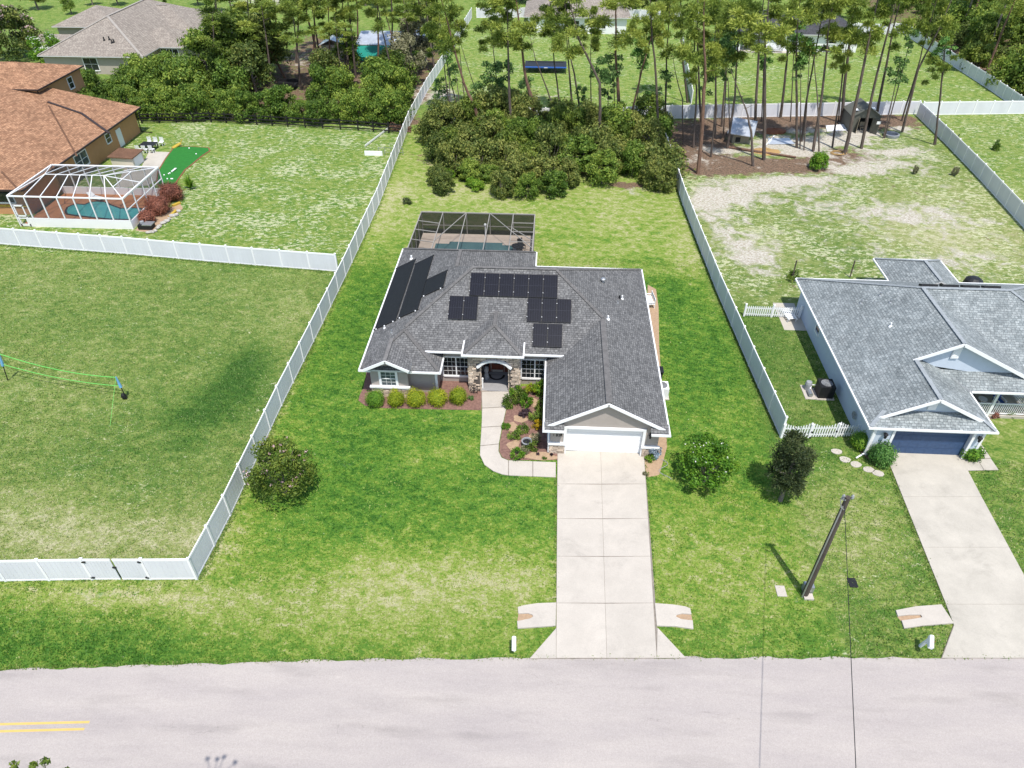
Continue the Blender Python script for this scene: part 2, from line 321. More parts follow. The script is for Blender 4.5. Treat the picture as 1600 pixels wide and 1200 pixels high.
def link(name, me, parent=None):
    o = bpy.data.objects.new(name, me); COL.objects.link(o)
    if parent is not None: o.parent = parent
    return o
def root_loc(p):
    l = Vector((0,0,0))
    while p is not None: l += p.location; p = p.parent
    return l
def part(name, b, mats, parent, uv=False, local=False):
    """a part built in world coordinates (or local ones) under its thing"""
    if not isinstance(mats, (list, tuple)): mats = [mats]
    return link(name, b.mesh(name, mats, None if local else root_loc(parent), uv), parent)
def tag(o, label, cat, group=None):
    o['label'] = label; o['category'] = cat
    if group: o['group'] = group
    return o
def thing(name, label, cat, loc=(0,0,0), rz=0.0, group=None):
    o = bpy.data.objects.new(name, None); COL.objects.link(o); o.location = loc; o.rotation_euler = (0,0,rz)
    o.empty_display_size = 0.3
    return tag(o, label, cat, group)
def solo(name, b, mats, label, cat, loc=None, group=None, uv=False, local=False):
    if not isinstance(mats, (list, tuple)): mats = [mats]
    loc = Vector(loc if loc is not None else (0,0,0))
    o = link(name, b.mesh(name, mats, None if local else loc, uv)); o.location = loc
    return tag(o, label, cat, group)
def struct(name, b, mats, uv=False):
    if not isinstance(mats, (list, tuple)): mats = [mats]
    o = link(name, b.mesh(name, mats, None, uv)); o['kind'] = 'structure'; return o
def copy_tree(o, parent=None):
    c = o.copy(); COL.objects.link(c); c.parent = parent
    for ch in o.children: copy_tree(ch, c)
    return c
ORD = ['first','second','third','fourth','fifth','sixth','seventh','eighth','ninth','tenth','eleventh','twelfth','thirteenth','fourteenth','fifteenth','sixteenth','seventeenth','eighteenth','nineteenth','twentieth','twenty-first','twenty-second','twenty-third','twenty-fourth','twenty-fifth','twenty-sixth','twenty-seventh','twenty-eighth','twenty-ninth','thirtieth','thirty-first','thirty-second','thirty-third','thirty-fourth','thirty-fifth','thirty-sixth','thirty-seventh','thirty-eighth','thirty-ninth','fortieth']

# ------------------------------------------------------------------ foliage meshes
RNG = np.random.default_rng(11)
def quads(name, P, T, mt):
    n = len(P); me = bpy.data.meshes.new(name)
    me.vertices.add(n*4); me.vertices.foreach_set('co', P.reshape(-1).astype(np.float32))
    me.loops.add(n*4); me.loops.foreach_set('vertex_index', np.arange(n*4, dtype=np.int32))
    me.polygons.add(n); me.polygons.foreach_set('loop_start', np.arange(0, n*4, 4, dtype=np.int32))
    me.polygons.foreach_set('loop_total', np.full(n, 4, dtype=np.int32))
    a = me.attributes.new('tint', 'FLOAT', 'POINT'); a.data.foreach_set('value', np.repeat(T, 4).astype(np.float32))
    me.materials.append(mt); me.update(calc_edges=True); return me
def nrm(a): return a/np.maximum(np.linalg.norm(a, axis=1, keepdims=True), 1e-6)
def leaves(clumps, n, size, aspect=0.55, jitter=0.7, spiky=False, inner=0.55, up=0.25, low=-0.75):
    """clumps: (cx,cy,cz,rx,ry,rz); n leaves in each, near the clump's skin"""
    Ps = []; Ts = []
    for c in clumps:
        c = np.array(c, float); m = int(n)
        d = RNG.normal(size=(m*2, 3)); d = nrm(d); d = d[d[:, 2] > low][:m]; m = len(d)
        r = inner+(1-inner)*RNG.random((m, 1))**0.6; r *= 1+0.18*RNG.normal(size=(m, 1))
        p = c[:3]+d*r*c[3:]
        j = RNG.normal(size=(m, 3))
        if spiky:
            tdir = nrm(d+0.45*j); nn = nrm(np.cross(tdir, RNG.normal(size=(m, 3))))
        else:
            nn = nrm(d+np.array([0, 0, up])+jitter*j); tdir = nrm(np.cross(nn, RNG.normal(size=(m, 3))))
        bt = np.cross(nn, tdir); s = (size*(0.6+0.8*RNG.random((m, 1))))
        a = p-tdir*s*0.5; b = p+tdir*s*0.5
        P = np.stack([a, p+bt*s*aspect*0.5+tdir*s*.05, b, p-bt*s*aspect*0.5+tdir*s*.05], axis=1)
        ct = RNG.random(); Ts.append(np.clip(0.42*ct+0.58*RNG.random(m)**1.1, 0, 1)); Ps.append(P)
    return np.concatenate(Ps), np.concatenate(Ts)
def clump_set(n, R_, H, z0, r0, r1, hollow=0.35, squash=0.8, shape=1.0):
    """clumps spread through an uneven dome of radius R_ and height H"""
    out = []
    for i in range(n):
        a = RNG.random()*6.283; t = RNG.random(); rr = math.sqrt(RNG.random()*(1-hollow)+hollow)
        z = z0+H*t; w_ = R_*math.sqrt(max(0.05, 1-(abs(t-0.35)/0.72)**2))**shape
        r = r0+(r1-r0)*RNG.random()
        out.append((w_*rr*math.cos(a)*.82, w_*rr*math.sin(a)*.82, z, r, r, r*squash))
    return out
LF = {}
def foliage(key, mt, clumps, n, size, **k):
    if key not in LF:
        P, T = leaves(clumps, n, size, **k); LF[key] = quads(key, P, T, mt)
    return LF[key]

# ================================================================== GROUND
def axis(lo, hi, step, far, growth=1.35):
    a = list(np.arange(lo, hi+1e-6, step)); s = step; x = hi
    while x < far: s *= growth; x += s; a.append(x)
    s = step; x = lo; pre = []
    while x > -far: s *= growth; x -= s; pre.append(x)
    return np.array(pre[::-1]+a)
gx = axis(-100, 95, 0.6, 3000); gy = axis(4, 182, 0.6, 3000)
X, Y = np.meshgrid(gx, gy)
def sm(v, a, b): t = np.clip((v-a)/(b-a), 0, 1); return t*t*(3-2*t)
def rect(x0, x1, y0, y1, s=1.2):
    return sm(X, x0-s, x0+s)*(1-sm(X, x1-s, x1+s))*sm(Y, y0-s, y0+s)*(1-sm(Y, y1-s, y1+s))
Lw = np.full(X.shape, 0.50); Sd = np.zeros(X.shape); St = np.zeros(X.shape); Ol = np.full(X.shape, 0.45); Fk = np.full(X.shape, 0.35)
def setr(A, v, m): A[:] = A*(1-m)+v*m
m = rect(-18.6, 15.2, 15, 58); setr(Lw, 0.63, m); setr(Ol, 0.0, m); setr(Fk, 0.12, m)
m = rect(-60, 60, 14, 22.6); setr(Lw, 0.62, m); setr(Ol, 0.15, m); setr(Fk, 0.2, m)
m = rect(-18.6, 14.6, 57, 99); setr(Lw, 0.34, m); setr(Ol, 0.12, m); setr(Fk, 0.35, m)
m = rect(-90, -18.6, 22.6, 57.5, .5); setr(Lw, 0.53, m); setr(Ol, 0.62, m); setr(Fk, 0.38, m)
m = rect(-62, -18.6, 58, 95, .5); setr(Lw, 0.55, m); setr(Ol, 0.40, m); setr(Fk, 1.0, m)
m = rect(15.4, 60, 15, 36, .5); setr(Lw, 0.55, m); setr(Ol, 0.45, m); setr(Fk, 0.45, m)
m = rect(15.4, 21, 35, 52, .5); setr(Lw, 0.60, m); setr(Ol, 0.62, m); setr(Fk, 0.2, m)
m = rect(14.6, 50, 52, 103, .6); setr(Lw, 0.50, m); setr(Ol, 0.8, m); setr(Fk, 1.0, m); St += .27*m; Sd += .20*rect(16, 48, 58, 98, 3)
m = rect(49, 90, 55, 104, .6); setr(Lw, 0.48, m); setr(Ol, 0.5, m); setr(Fk, 0.9, m)
m = rect(-18, 66, 104, 150, .6); setr(Lw, 0.48, m); setr(Ol, 0.35, m); setr(Fk, 0.8, m)
m = rect(-110, -18, 95, 150, 1); setr(Lw, 0.55, m); setr(St, 0.35, m); setr(Ol, 0.5, m)
m = rect(-46, -19.5, 103, 142, 1.5); setr(St, 0.6, m); setr(Sd, .12, m)
m = rect(66.5, 110, 104, 190, 1); setr(St, 0.55, m); setr(Lw, 0.6, m)
m = rect(-18.55, -17.95, 22.6, 57, .25); setr(Lw, 0.22, m)
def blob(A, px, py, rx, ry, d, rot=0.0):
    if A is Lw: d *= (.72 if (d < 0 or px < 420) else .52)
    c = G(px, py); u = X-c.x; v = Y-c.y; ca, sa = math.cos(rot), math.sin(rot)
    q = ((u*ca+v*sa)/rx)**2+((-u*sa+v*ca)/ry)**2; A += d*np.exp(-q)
for a in [  # grass greenness by patch, and one cast shadow darkened into the left lot
    (575,470,4,9,.30),(545,560,4,6,.25),(600,400,3,5,.2),(1080,500,4,8,.26),(1150,560,4,6,.2),(1060,600,4,5,.12),(1050,440,4,4,.2),
    (540,690,4,4,.22),(640,690,6,3,.24),(700,745,5,3,.12),(560,780,6,3,.20),(500,860,5,2.5,.18),(720,830,6,2,.08),(820,800,2,5,.06),
    (640,900,7,2.4,-.36),(560,930,7,2.2,-.26),(420,960,6,2.5,-.2),(760,900,5,2,-.30),(820,930,3,2,-.20),(340,850,3,4,-.2),(690,700,3,1,-.26),(640,720,2.5,1,-.22),
    (420,1000,5,1.0,.08),(640,1005,9,1.2,-.16),(60,1010,9,1.0,.16),(230,1000,7,1.2,.06),(100,930,7,.8,-.42),(230,930,5,.8,-.3),(300,1020,5,1,.18),
    (1060,830,4,4,-.14),(1150,850,3,4,-.16),(1100,900,5,2.5,-.22),(1060,980,5,1.6,.02),(1180,960,5,2,-.14),(1350,960,2.5,1.8,.3),(1330,830,3,5,-.28),(1380,800,2,5,-.1),(1240,690,2.5,2.5,.2),(1290,740,3,2,.22),
    (1420,870,.8,7,.22),(1560,780,1,8,.2),(1560,700,3,3,-.05),
    (385,575,1.5,2.3,1.0),(350,618,2.3,1.5,.85),(305,650,2.3,1.1,.8),(290,690,1.6,1.0,.4),(130,720,7,4,.12),(60,600,6,4,-.10),(110,840,7,2.2,-.40),(240,830,4,1.6,-.25),(30,780,5,2.5,-.25),(450,480,4,6,-.18),(60,430,8,5,-.15),(60,660,5,3,-.12),  # leading blobs paint that soft shadow into the grass colour
    (945,375,1.2,.9,.6),(860,365,2.4,1.4,.4),(1010,410,3,2,.3),(760,310,10,3,-.1),(1000,330,6,4,-.06),(640,315,1.0,1.0,.45),(700,300,6,2,-.12),
    (600,330,2,8,-.22),(1090,420,2,8,-.25),
    (1310,370,7,4,.22),(1280,400,5,4,.2),(1200,520,3,5,.1),(1500,380,8,6,-.36),(1400,360,9,4,-.2),(1500,310,8,6,-.25),(1210,380,4,5,-.3),(1250,340,7,3,.08),(1540,250,6,8,.06),
    (1000,560,2,6,.1),(480,700,2,2,-.2)]: blob(Lw, *a)
for a in [(1115,350,2.6,5,.34),(1108,318,3.0,3.4,.6),(1145,303,4.4,2.4,.6),(1195,289,5.2,1.9,.7),(1290,300,4,1.5,.3),(1420,330,5,2,.3),(1480,350,5,2,.25),(1255,280,4.5,1.2,.75),(1400,262,7,2,.3),(1150,395,2.4,4,.28),(1332,266,3.2,1.3,1.0),(1392,238,3,1,.7),(1240,236,4,1.8,1.0),(1290,222,5,1.7,1.1),(1215,222,3,1.6,1.0),(1150,235,3,1.2,.8),(1105,235,1.6,1.2,.6),(1330,215,3,1.2,.8),(1180,400,2.6,5,.45),(1095,250,2,1.5,.5),
          (1360,250,6,2,.4),(1420,235,4,2,.3),(1410,200,1.6,1,.8),(1480,410,8,5,.34),(1400,330,9,3,.26),(1300,330,6,3,.2),(1060,140,6,3,.1),(690,150,3,5,.75),(800,155,9,1.4,.45),(860,150,6,1.2,.4),(150,925,3,.5,.35),(230,350,1.5,3,.35),(255,330,1.6,1.6,.5),
          (1020,478,.9,.5,.0),(1000,300,2.2,1.4,.5),(420,0,9,9,.7),(640,140,3,5,.5),(370,50,6,8,.4),(500,90,7,8,.35),(1160,130,12,2,.25),(1340,150,10,2,.25),(1300,205,9,1.5,.5)]: blob(Sd, *a)
for a in [(1090,220,4,5,.9),(1160,198,6,2.6,.85),(1100,258,2.6,2.2,.7),(1200,258,6,1.6,.62),(1130,262,3,1.8,.7),(1300,250,5,1.2,.35),(1260,190,8,2.2,.75),(1340,190,7,2.2,.6),(1230,260,6,2,.5),(1320,240,4,2,.35),(1390,185,4,2,.5),
          (620,150,6,3,.7),(560,120,7,4,.5),(980,290,2.4,1.1,.9),(620,190,4,1.5,.7),(480,170,9,2,.6),(300,178,9,1.5,.6),(830,230,11,7,.9),(840,250,14,4,.7),(1560,110,14,12,.4)]: blob(St, *a)
for arr in (Lw, Sd, St, Ol, Fk): np.clip(arr, 0, 1, out=arr)
nyv, nxv = X.shape; Vn = nyv*nxv
co = np.stack([X, Y, np.zeros(X.shape)], -1).reshape(-1)
idx = np.arange(Vn, dtype=np.int32).reshape(nyv, nxv)
qd = np.stack([idx[:-1,:-1], idx[:-1,1:], idx[1:,1:], idx[1:,:-1]], -1).reshape(-1)
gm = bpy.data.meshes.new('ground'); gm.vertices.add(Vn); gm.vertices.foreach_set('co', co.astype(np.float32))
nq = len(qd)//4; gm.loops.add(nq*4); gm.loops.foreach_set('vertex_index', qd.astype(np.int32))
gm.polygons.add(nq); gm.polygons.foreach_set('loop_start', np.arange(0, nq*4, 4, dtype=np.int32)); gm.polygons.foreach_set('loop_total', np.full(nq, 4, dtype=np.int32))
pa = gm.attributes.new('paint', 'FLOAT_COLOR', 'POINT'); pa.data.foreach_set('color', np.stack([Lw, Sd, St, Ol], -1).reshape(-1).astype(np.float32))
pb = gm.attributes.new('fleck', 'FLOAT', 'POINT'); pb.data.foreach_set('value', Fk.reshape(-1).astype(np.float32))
gm.update(calc_edges=True)

def ground_mat():
    m = bpy.data.materials.new('lawn_and_soil'); m.use_nodes = True; nt = m.node_tree; N = nt.nodes; L = nt.links
    b = N['Principled BSDF']; b.inputs['Roughness'].default_value = 0.9; b.inputs['Specular IOR Level'].default_value = 0.12
    geo = N.new('ShaderNodeNewGeometry'); P = geo.outputs['Position']
    at = N.new('ShaderNodeAttribute'); at.attribute_name = 'paint'; sep = N.new('ShaderNodeSeparateColor'); L.new(at.outputs['Color'], sep.inputs[0])
    fk = N.new('ShaderNodeAttribute'); fk.attribute_name = 'fleck'
    def noise(sc, det, rough=0.6, st=None, dist=0.0):
        v = P
        if st:
            mp = N.new('ShaderNodeMapping'); mp.inputs['Scale'].default_value = st[:3]; mp.inputs['Rotation'].default_value = (0, 0, st[3]); L.new(P, mp.inputs[0]); v = mp.outputs[0]
        n = N.new('ShaderNodeTexNoise'); n.inputs['Scale'].default_value = sc; n.inputs['Detail'].default_value = det; n.inputs['Roughness'].default_value = rough; n.inputs['Distortion'].default_value = dist
        L.new(v, n.inputs['Vector']); return n.outputs[0]
    def mth(op, a, bb=None, c=None):
        n = N.new('ShaderNodeMath'); n.operation = op
        for i, x in enumerate((a, bb, c)):
            if x is None: continue
            if isinstance(x, (int, float)): n.inputs[i].default_value = x
            else: L.new(x, n.inputs[i])
        return n.outputs[0]
    def mr(v, a, bb, c, d):
        n = N.new('ShaderNodeMapRange'); n.interpolation_type = 'SMOOTHSTEP'
        for i, x in enumerate((v, a, bb, c, d)):
            if isinstance(x, (int, float)): n.inputs[i].default_value = x
            else: L.new(x, n.inputs[i])
        return n.outputs[0]
    def mixc(f, a, c, bt='MIX'):
        n = N.new('ShaderNodeMix'); n.data_type = 'RGBA'; n.blend_type = bt
        if isinstance(f, (int, float)): n.inputs[0].default_value = f
        else: L.new(f, n.inputs[0])
        for i, x in ((6, a), (7, c)):
            if isinstance(x, tuple): n.inputs[i].default_value = (*x, 1)
            else: L.new(x, n.inputs[i])
        return n.outputs[2]
    nA = noise(0.22, 5, .55); nB = noise(1.1, 6, .62, (1, 1.5, 1, .5), .4); nC = noise(4.2, 4, .65, (1, 1.4, 1, .7), .5); nD = noise(17, 3, .7)
    nz_ = mth('MULTIPLY_ADD', mth('SUBTRACT', nA, .5), .55, mth('MULTIPLY', mth('SUBTRACT', nB, .5), 1.75))
    nz_ = mth('MULTIPLY_ADD', mth('SUBTRACT', nC, .5), 1.55, nz_); nz_ = mth('MULTIPLY_ADD', mth('SUBTRACT', nD, .5), .55, nz_)
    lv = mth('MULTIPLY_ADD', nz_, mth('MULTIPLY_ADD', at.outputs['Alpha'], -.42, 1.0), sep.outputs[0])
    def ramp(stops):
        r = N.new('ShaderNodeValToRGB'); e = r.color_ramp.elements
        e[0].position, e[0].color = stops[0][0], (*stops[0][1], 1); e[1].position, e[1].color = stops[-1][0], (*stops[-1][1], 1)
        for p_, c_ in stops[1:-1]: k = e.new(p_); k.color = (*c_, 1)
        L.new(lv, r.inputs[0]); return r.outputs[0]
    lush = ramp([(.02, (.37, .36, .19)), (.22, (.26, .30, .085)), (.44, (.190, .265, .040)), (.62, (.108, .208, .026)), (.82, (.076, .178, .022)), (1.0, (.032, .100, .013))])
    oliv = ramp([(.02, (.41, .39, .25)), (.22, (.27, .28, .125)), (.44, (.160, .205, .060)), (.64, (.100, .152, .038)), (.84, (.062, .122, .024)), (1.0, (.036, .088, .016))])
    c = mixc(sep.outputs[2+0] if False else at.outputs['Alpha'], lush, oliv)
    nF = noise(1.7, 3, .6, (1, 1.7, 1, -.3), .6); nF2 = noise(7, 3, .6)
    f = mth('MULTIPLY_ADD', mth('SUBTRACT', nF2, .5), .55, nF)
    thr = mth('MULTIPLY_ADD', fk.outputs['Fac'], -.265, .80); thr = mth('MULTIPLY_ADD', mth('SUBTRACT', nA, .5), -.55, thr)
    f = mr(f, thr, mth('ADD', thr, .10), 0.0, 0.72)
    c = mixc(f, c, (.52, .52, .33))
    # straw, needles and bare earth
    nS = noise(.9, 6, .65, None, .5)
    s = mth('ADD', sep.outputs[2], mth('MULTIPLY', mth('SUBTRACT', nS, .5), 1.3)); s = mr(s, .38, .62, 0.0, 0.95)
    r2 = N.new('ShaderNodeValToRGB'); r2.color_ramp.elements[0].color = (.05, .038, .028, 1); r2.color_ramp.elements[1].color = (.26, .16, .115, 1)
    r2.color_ramp.elements[0].position = .35; r2.color_ramp.elements[1].position = .65; L.new(nC, r2.inputs[0])
    c = mixc(s, c, r2.outputs[0])
    nT = noise(.55, 7, .68, None, .7)
    t = mth('ADD', sep.outputs[1], mth('MULTIPLY', mth('SUBTRACT', nT, .5), 2.5)); t = mr(t, .34, .88, 0.0, 0.95)
    r3 = N.new('ShaderNodeValToRGB'); r3.color_ramp.elements[0].color = (.27, .225, .165, 1); r3.color_ramp.elements[1].color = (.56, .525, .46, 1)
    r3.color_ramp.elements[0].position = .35; r3.color_ramp.elements[1].position = .6; L.new(nC, r3.inputs[0])
    c = mixc(t, c, r3.outputs[0])
    fine = N.new('ShaderNodeMapRange'); L.new(nD, fine.inputs[0]); fine.inputs[1].default_value = .3; fine.inputs[2].default_value = .7; fine.inputs[3].default_value = .66; fine.inputs[4].default_value = 1.32
    c = mixc(1.0, c, fine.outputs[0], 'MULTIPLY')
    L.new(c, b.inputs['Base Color'])
    hsum = mth('MULTIPLY_ADD', nC, 1.2, nD)
    bp = N.new('ShaderNodeBump'); bp.inputs['Strength'].default_value = 0.8; bp.inputs['Distance'].default_value = 0.08
    L.new(hsum, bp.inputs['Height']); L.new(bp.outputs[0], b.inputs['Normal'])
    return m
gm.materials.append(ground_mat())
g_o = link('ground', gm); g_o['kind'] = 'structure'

# ------------------------------------------------------------------ road
def road_mat():
    m = mat('old_pale_asphalt', (0.412, 0.368, 0.332), 0.9, 0.06, 0.35, col2=(0.335, 0.298, 0.28), bump=0.25, bscale=45, stretch=(.35, 1.6, 1))
    nt = m.node_tree; N = nt.nodes; L = nt.links; b = N['Principled BSDF']
    src = b.inputs['Base Color'].links[0].from_socket
    n = N.new('ShaderNodeTexNoise'); n.inputs['Scale'].default_value = 22; n.inputs['Detail'].default_value = 5; n.inputs['Roughness'].default_value = .75
    g = N.new('ShaderNodeNewGeometry'); L.new(g.outputs['Position'], n.inputs['Vector'])
    r = N.new('ShaderNodeMapRange'); r.inputs[1].default_value = .3; r.inputs[2].default_value = .7; r.inputs[3].default_value = .86; r.inputs[4].default_value = 1.12; L.new(n.outputs[0], r.inputs[0])
    mx = N.new('ShaderNodeMix'); mx.data_type = 'RGBA'; mx.blend_type = 'MULTIPLY'; mx.inputs[0].default_value = 1
    L.new(src, mx.inputs[6]); L.new(r.outputs[0], mx.inputs[7])
    # faint darker stains
    n2 = N.new('ShaderNodeTexNoise'); n2.inputs['Scale'].default_value = .8; n2.inputs['Detail'].default_value = 7
    mp = N.new('ShaderNodeMapping'); mp.inputs['Scale'].default_value = (.25, 1.3, 1); mp.inputs['Rotation'].default_value = (0, 0, -.06); L.new(g.outputs['Position'], mp.inputs[0]); L.new(mp.outputs[0], n2.inputs['Vector'])
    r2 = N.new('ShaderNodeMapRange'); r2.inputs[1].default_value = .56; r2.inputs[2].default_value = .72; r2.inputs[3].default_value = 1; r2.inputs[4].default_value = .84; L.new(n2.outputs[0], r2.inputs[0])
    m2 = N.new('ShaderNodeMix'); m2.data_type = 'RGBA'; m2.blend_type = 'MULTIPLY'; m2.inputs[0].default_value = 1
    L.new(mx.outputs[2], m2.inputs[6]); L.new(r2.outputs[0], m2.inputs[7]); L.new(m2.outputs[2], b.inputs['Base Color']); weather(m, .90, .35, True, (.22, 1.2, 1)); return m
edge = [(-160, 5.0)]
for px, py in ((0,1047),(130,1043),(300,1038),(480,1033),(640,1030),(830,1029),(1070,1028),(1300,1028),(1600,1028)):
    p = G(px, py); edge.append((p.x, p.y))
fine_e = []
rr = random.Random(3)
for (a, b_) in zip(edge[1:], edge[2:]+[(160, 29.0)]):
    L_ = math.hypot(b_[0]-a[0], b_[1]-a[1]); n = max(2, int(L_/0.5)) if L_ < 60 else 6
    for k in range(n): t = k/n; fine_e.append((a[0]+(b_[0]-a[0])*t, a[1]+(b_[1]-a[1])*t+rr.uniform(-.05, .05)+.05*math.sin(k*.9+a[0])))
top_e = [edge[0]]+fine_e+[(160, 29.0)]
b = B(); low = [(x, y-9.6) for x, y in (edge+[(160, 29.0)])]
b.prism(low+top_e[::-1], -0.05, 0.022)
road = struct('road', b, road_mat())
b = B()
for (pa_, pb_) in (((0,1132),(140,1128.5)), ((0,1143),(132,1139.5))):
    p = G(*pa_); q = G(*pb_); d = (q-p).normalized(); p = p-d*60; s = Vector((-d.y, d.x, 0))*0.055
    b.prism([tuple((p-s).xy), tuple((q-s).xy), tuple((q+s).xy), tuple((p+s).xy)], 0.0222, 0.0262)
struct('road_marking', b, M['yellow'])

# ------------------------------------------------------------------ concrete
def gxy(pts): return [tuple(G(*p).xy) for p in pts]
def inset(poly, d):
    n = len(poly); ar = sum(poly[k][0]*poly[(k+1)%n][1]-poly[(k+1)%n][0]*poly[k][1] for k in range(n))
    P = [Vector(p[:2]) for p in (poly if ar > 0 else poly[::-1])]; out = []
    for k in range(n):
        e0 = (P[k]-P[k-1]).normalized(); e1 = (P[(k+1)%n]-P[k]).normalized()
        n0 = Vector((-e0.y, e0.x)); n1 = Vector((-e1.y, e1.x)); m_ = (n0+n1); m_ = m_/max(m_.length_squared, .25)*2
        if m_.length > 3: m_ = m_.normalized()*3
        out.append(tuple(P[k]+m_*d))
    return out
def slabs(parent, polys, mt, z=0.06, gap=0.006):
    for q in polys: part('slab', B().prism(inset(q, gap*1.4), 0.004, z), mt, parent)
# main driveway: two columns of slabs, the joints between them left open over a dirty base
xl = lambda y: 871+(869-871)*(y-709)/(1028-709); xm = lambda y: 938.5+(948-938.5)*(y-709)/(1028-709); xr = lambda y: 1006+(1026-1006)*(y-709)/(1028-709)
ys = [705, 757, 811, 870, 943, 1029]
drive = struct('driveway', B().prism(gxy([(871,705),(1006,706),(1024,943),(1026,981),(1072,1029),(827,1030),(869,983)]), -0.02, 0.05), M['joint'])
polys = []
for a, c in zip(ys[:-1], ys[1:]):
    polys.append(gxy([(xl(a),a),(xm(a),a+1),(xm(c),c),(xl(c),c)])); polys.append(gxy([(xm(a),a+1),(xr(a),a+1 if a < 720 else a),(xr(c),c),(xm(c),c)]))
polys.append(gxy([(869,982),(869,1029.5),(827,1030)])); polys.append(gxy([(1027,981),(1072,1029),(1026,1029)]))
slabs(drive, polys, M['conc'])
nd = struct('driveway', B().prism(gxy([(1383,710),(1489,698),(1668,1029),(1470,1029),(1490,976)]), -0.02, 0.05), M['joint'])
nl = lambda y: 1383+(1490-1383)*(y-710)/(976-710); nr_ = lambda y: 1490+.542*(y-697)
ys = [706, 777, 856, 945, 1029]
polys = []
for a, c in zip(ys[:-1], ys[1:]): polys.append(gxy([(nl(a),a),(nr_(a),a-3 if a < 720 else a),(nr_(c),c),(nl(c) if c < 1000 else 1471,c)]+([(1490,978)] if c > 1000 else [])))
slabs(nd, polys, M['conc_n'])
# walk to the neighbour's porch
nwk = struct('footpath', B().prism(gxy([(1511,736),(1560,735),(1527,686),(1508,690),(1492,700)]), -0.02, 0.03), M['joint'])
slabs(nwk, [gxy([(1512,736),(1537,735.5),(1526,718),(1502,718)]), gxy([(1537.5,735.5),(1560,735),(1548,717.5),(1526.5,718)]), gxy([(1527,717),(1548,716.5),(1527,686),(1512,688)])], M['conc_n'], 0.05)
# curved front walk
walk = struct('footpath', B().prism(gxy([(752,609),(799,608),(794,628),(788,650),(780,690),(779,706),(784,716),(794,720),(868,723),(868,746),(790,743),(771,737),(757,727),(750,712),(751,690),(753,655)]), -0.02, 0.047), M['joint'])
slabs(walk, [gxy([(753,613),(798,612),(792,636),(753.5,638)]), gxy([(753.5,639),(791.5,637),(785,666),(752.5,668)]), gxy([(752.4,669),(784.6,667),(779.6,694),(750.4,697)]),
    gxy([(750.3,698),(779.4,695),(779,706),(784,716),(794,720),(794,743.5),(785,742),(771,737),(757,727),(750,712)]),
    gxy([(795,720),(832,721.5),(832,745),(795,743.6)]), gxy([(833,721.5),(868.5,723),(868.5,746.5),(833,745)])], M['conc'], 0.055)
slabs(walk, [gxy([(752,606),(799.5,606),(798.2,611),(753,612)])], M['ppave'], 0.075)
# culvert end sections: sloped pads with a slot
def culvert(pts, slot, label, z=0.10):
    t = thing('culvert_end', label, 'culvert', G(sum(p[0] for p in pts)/len(pts), sum(p[1] for p in pts)/len(pts)), 0, 'concrete culvert ends beside the driveways')
    part('pad', B().prism(gxy(pts), -0.1, z), M['conc'], t)
    part('drain_floor', B().prism(gxy(slot), -0.1, 0.012), M['sandbed'], t)
    return t
culvert([(869,943),(840,944),(820,947),(809,950),(810,960),(825,959.5),(832,962),(833,965),(828,968),(808,972),(809,983),(840,981),(868,979)], [(810,960),(825,959.5),(832,962),(833,965),(828,968),(808,972)], 'concrete culvert end with slotted drain left of the main driveway apron')
culvert([(1023,944),(1050,946),(1070,949),(1078,952),(1080,961),(1066,960),(1057,962),(1056,965),(1064,969),(1082,971),(1083,984),(1055,980),(1026,979)], [(1080,961),(1066,960),(1057,962),(1056,965),(1064,969),(1082,971)], 'concrete culvert end with slotted drain right of the main driveway apron')
culvert([(1489,975),(1470,946),(1430,949),(1399,955),(1402,964),(1420,962),(1438,962),(1440,966),(1430,968),(1408,971),(1412,983),(1440,979)], [(1402,964),(1420,962),(1438,962),(1440,966),(1430,968),(1408,971)], 'concrete culvert end beside the neighbouring driveway near the leaning mailbox')
# planting beds
bed = B().prism(gxy([(562,618),(560,626),(570,634),(600,638),(690,640),(752,641),(753,590),(690,575),(600,570),(573,580),(568,606)]), -0.02, 0.03)
struct('planting_bed', bed, M['mulch'])
struct('planting_bed', B().prism(gxy([(799,606),(856,600),(856,700),(872,702),(872,719),(794,719),(785,715),(780,706),(781,690),(789,650)]), -0.02, 0.03), M['mulch'])
b = B()
for cx, cy, rx, ry in ((803,696,.42,.5),(806,670,.55,.25),(845,713,1.15,.32),(812,655,.5,.35),(800,664,.3,.25),(835,630,.4,.5),(832,688,.4,.5),(820,712,.35,.2)):
    c = G(cx, cy); b.prism([(c.x+rx*(1+.25*math.sin(3*a+cx))*math.cos(a), c.y+ry*(1+.25*math.cos(2*a+cy))*math.sin(a)) for a in [k*.4488 for k in range(14)]], 0.0, 0.036+0.0011*(cx % 7))
struct('bare_sand', b, M['sandbed'])
struct('planting_bed', B().prism(gxy([(1012,445),(1025,452),(1029,480),(1030,540),(1034,600),(1040,640),(1042,700),(1030,742),(1012,746),(1004,714),(1020,640),(1010,540)]), -0.02, 0.012), M['sandbed'])
struct('planting_bed', B().prism(gxy([(1338,702),(1350,712),(1370,728),(1385,728),(1384,706),(1368,700),(1350,690)]), -0.02, 0.03), M['mulch'])
struct('planting_bed', B().prism(gxy([(1530,648),(1600,640),(1660,640),(1660,652),(1600,650),(1548,655)]), -0.02, 0.03), M['mulch'])

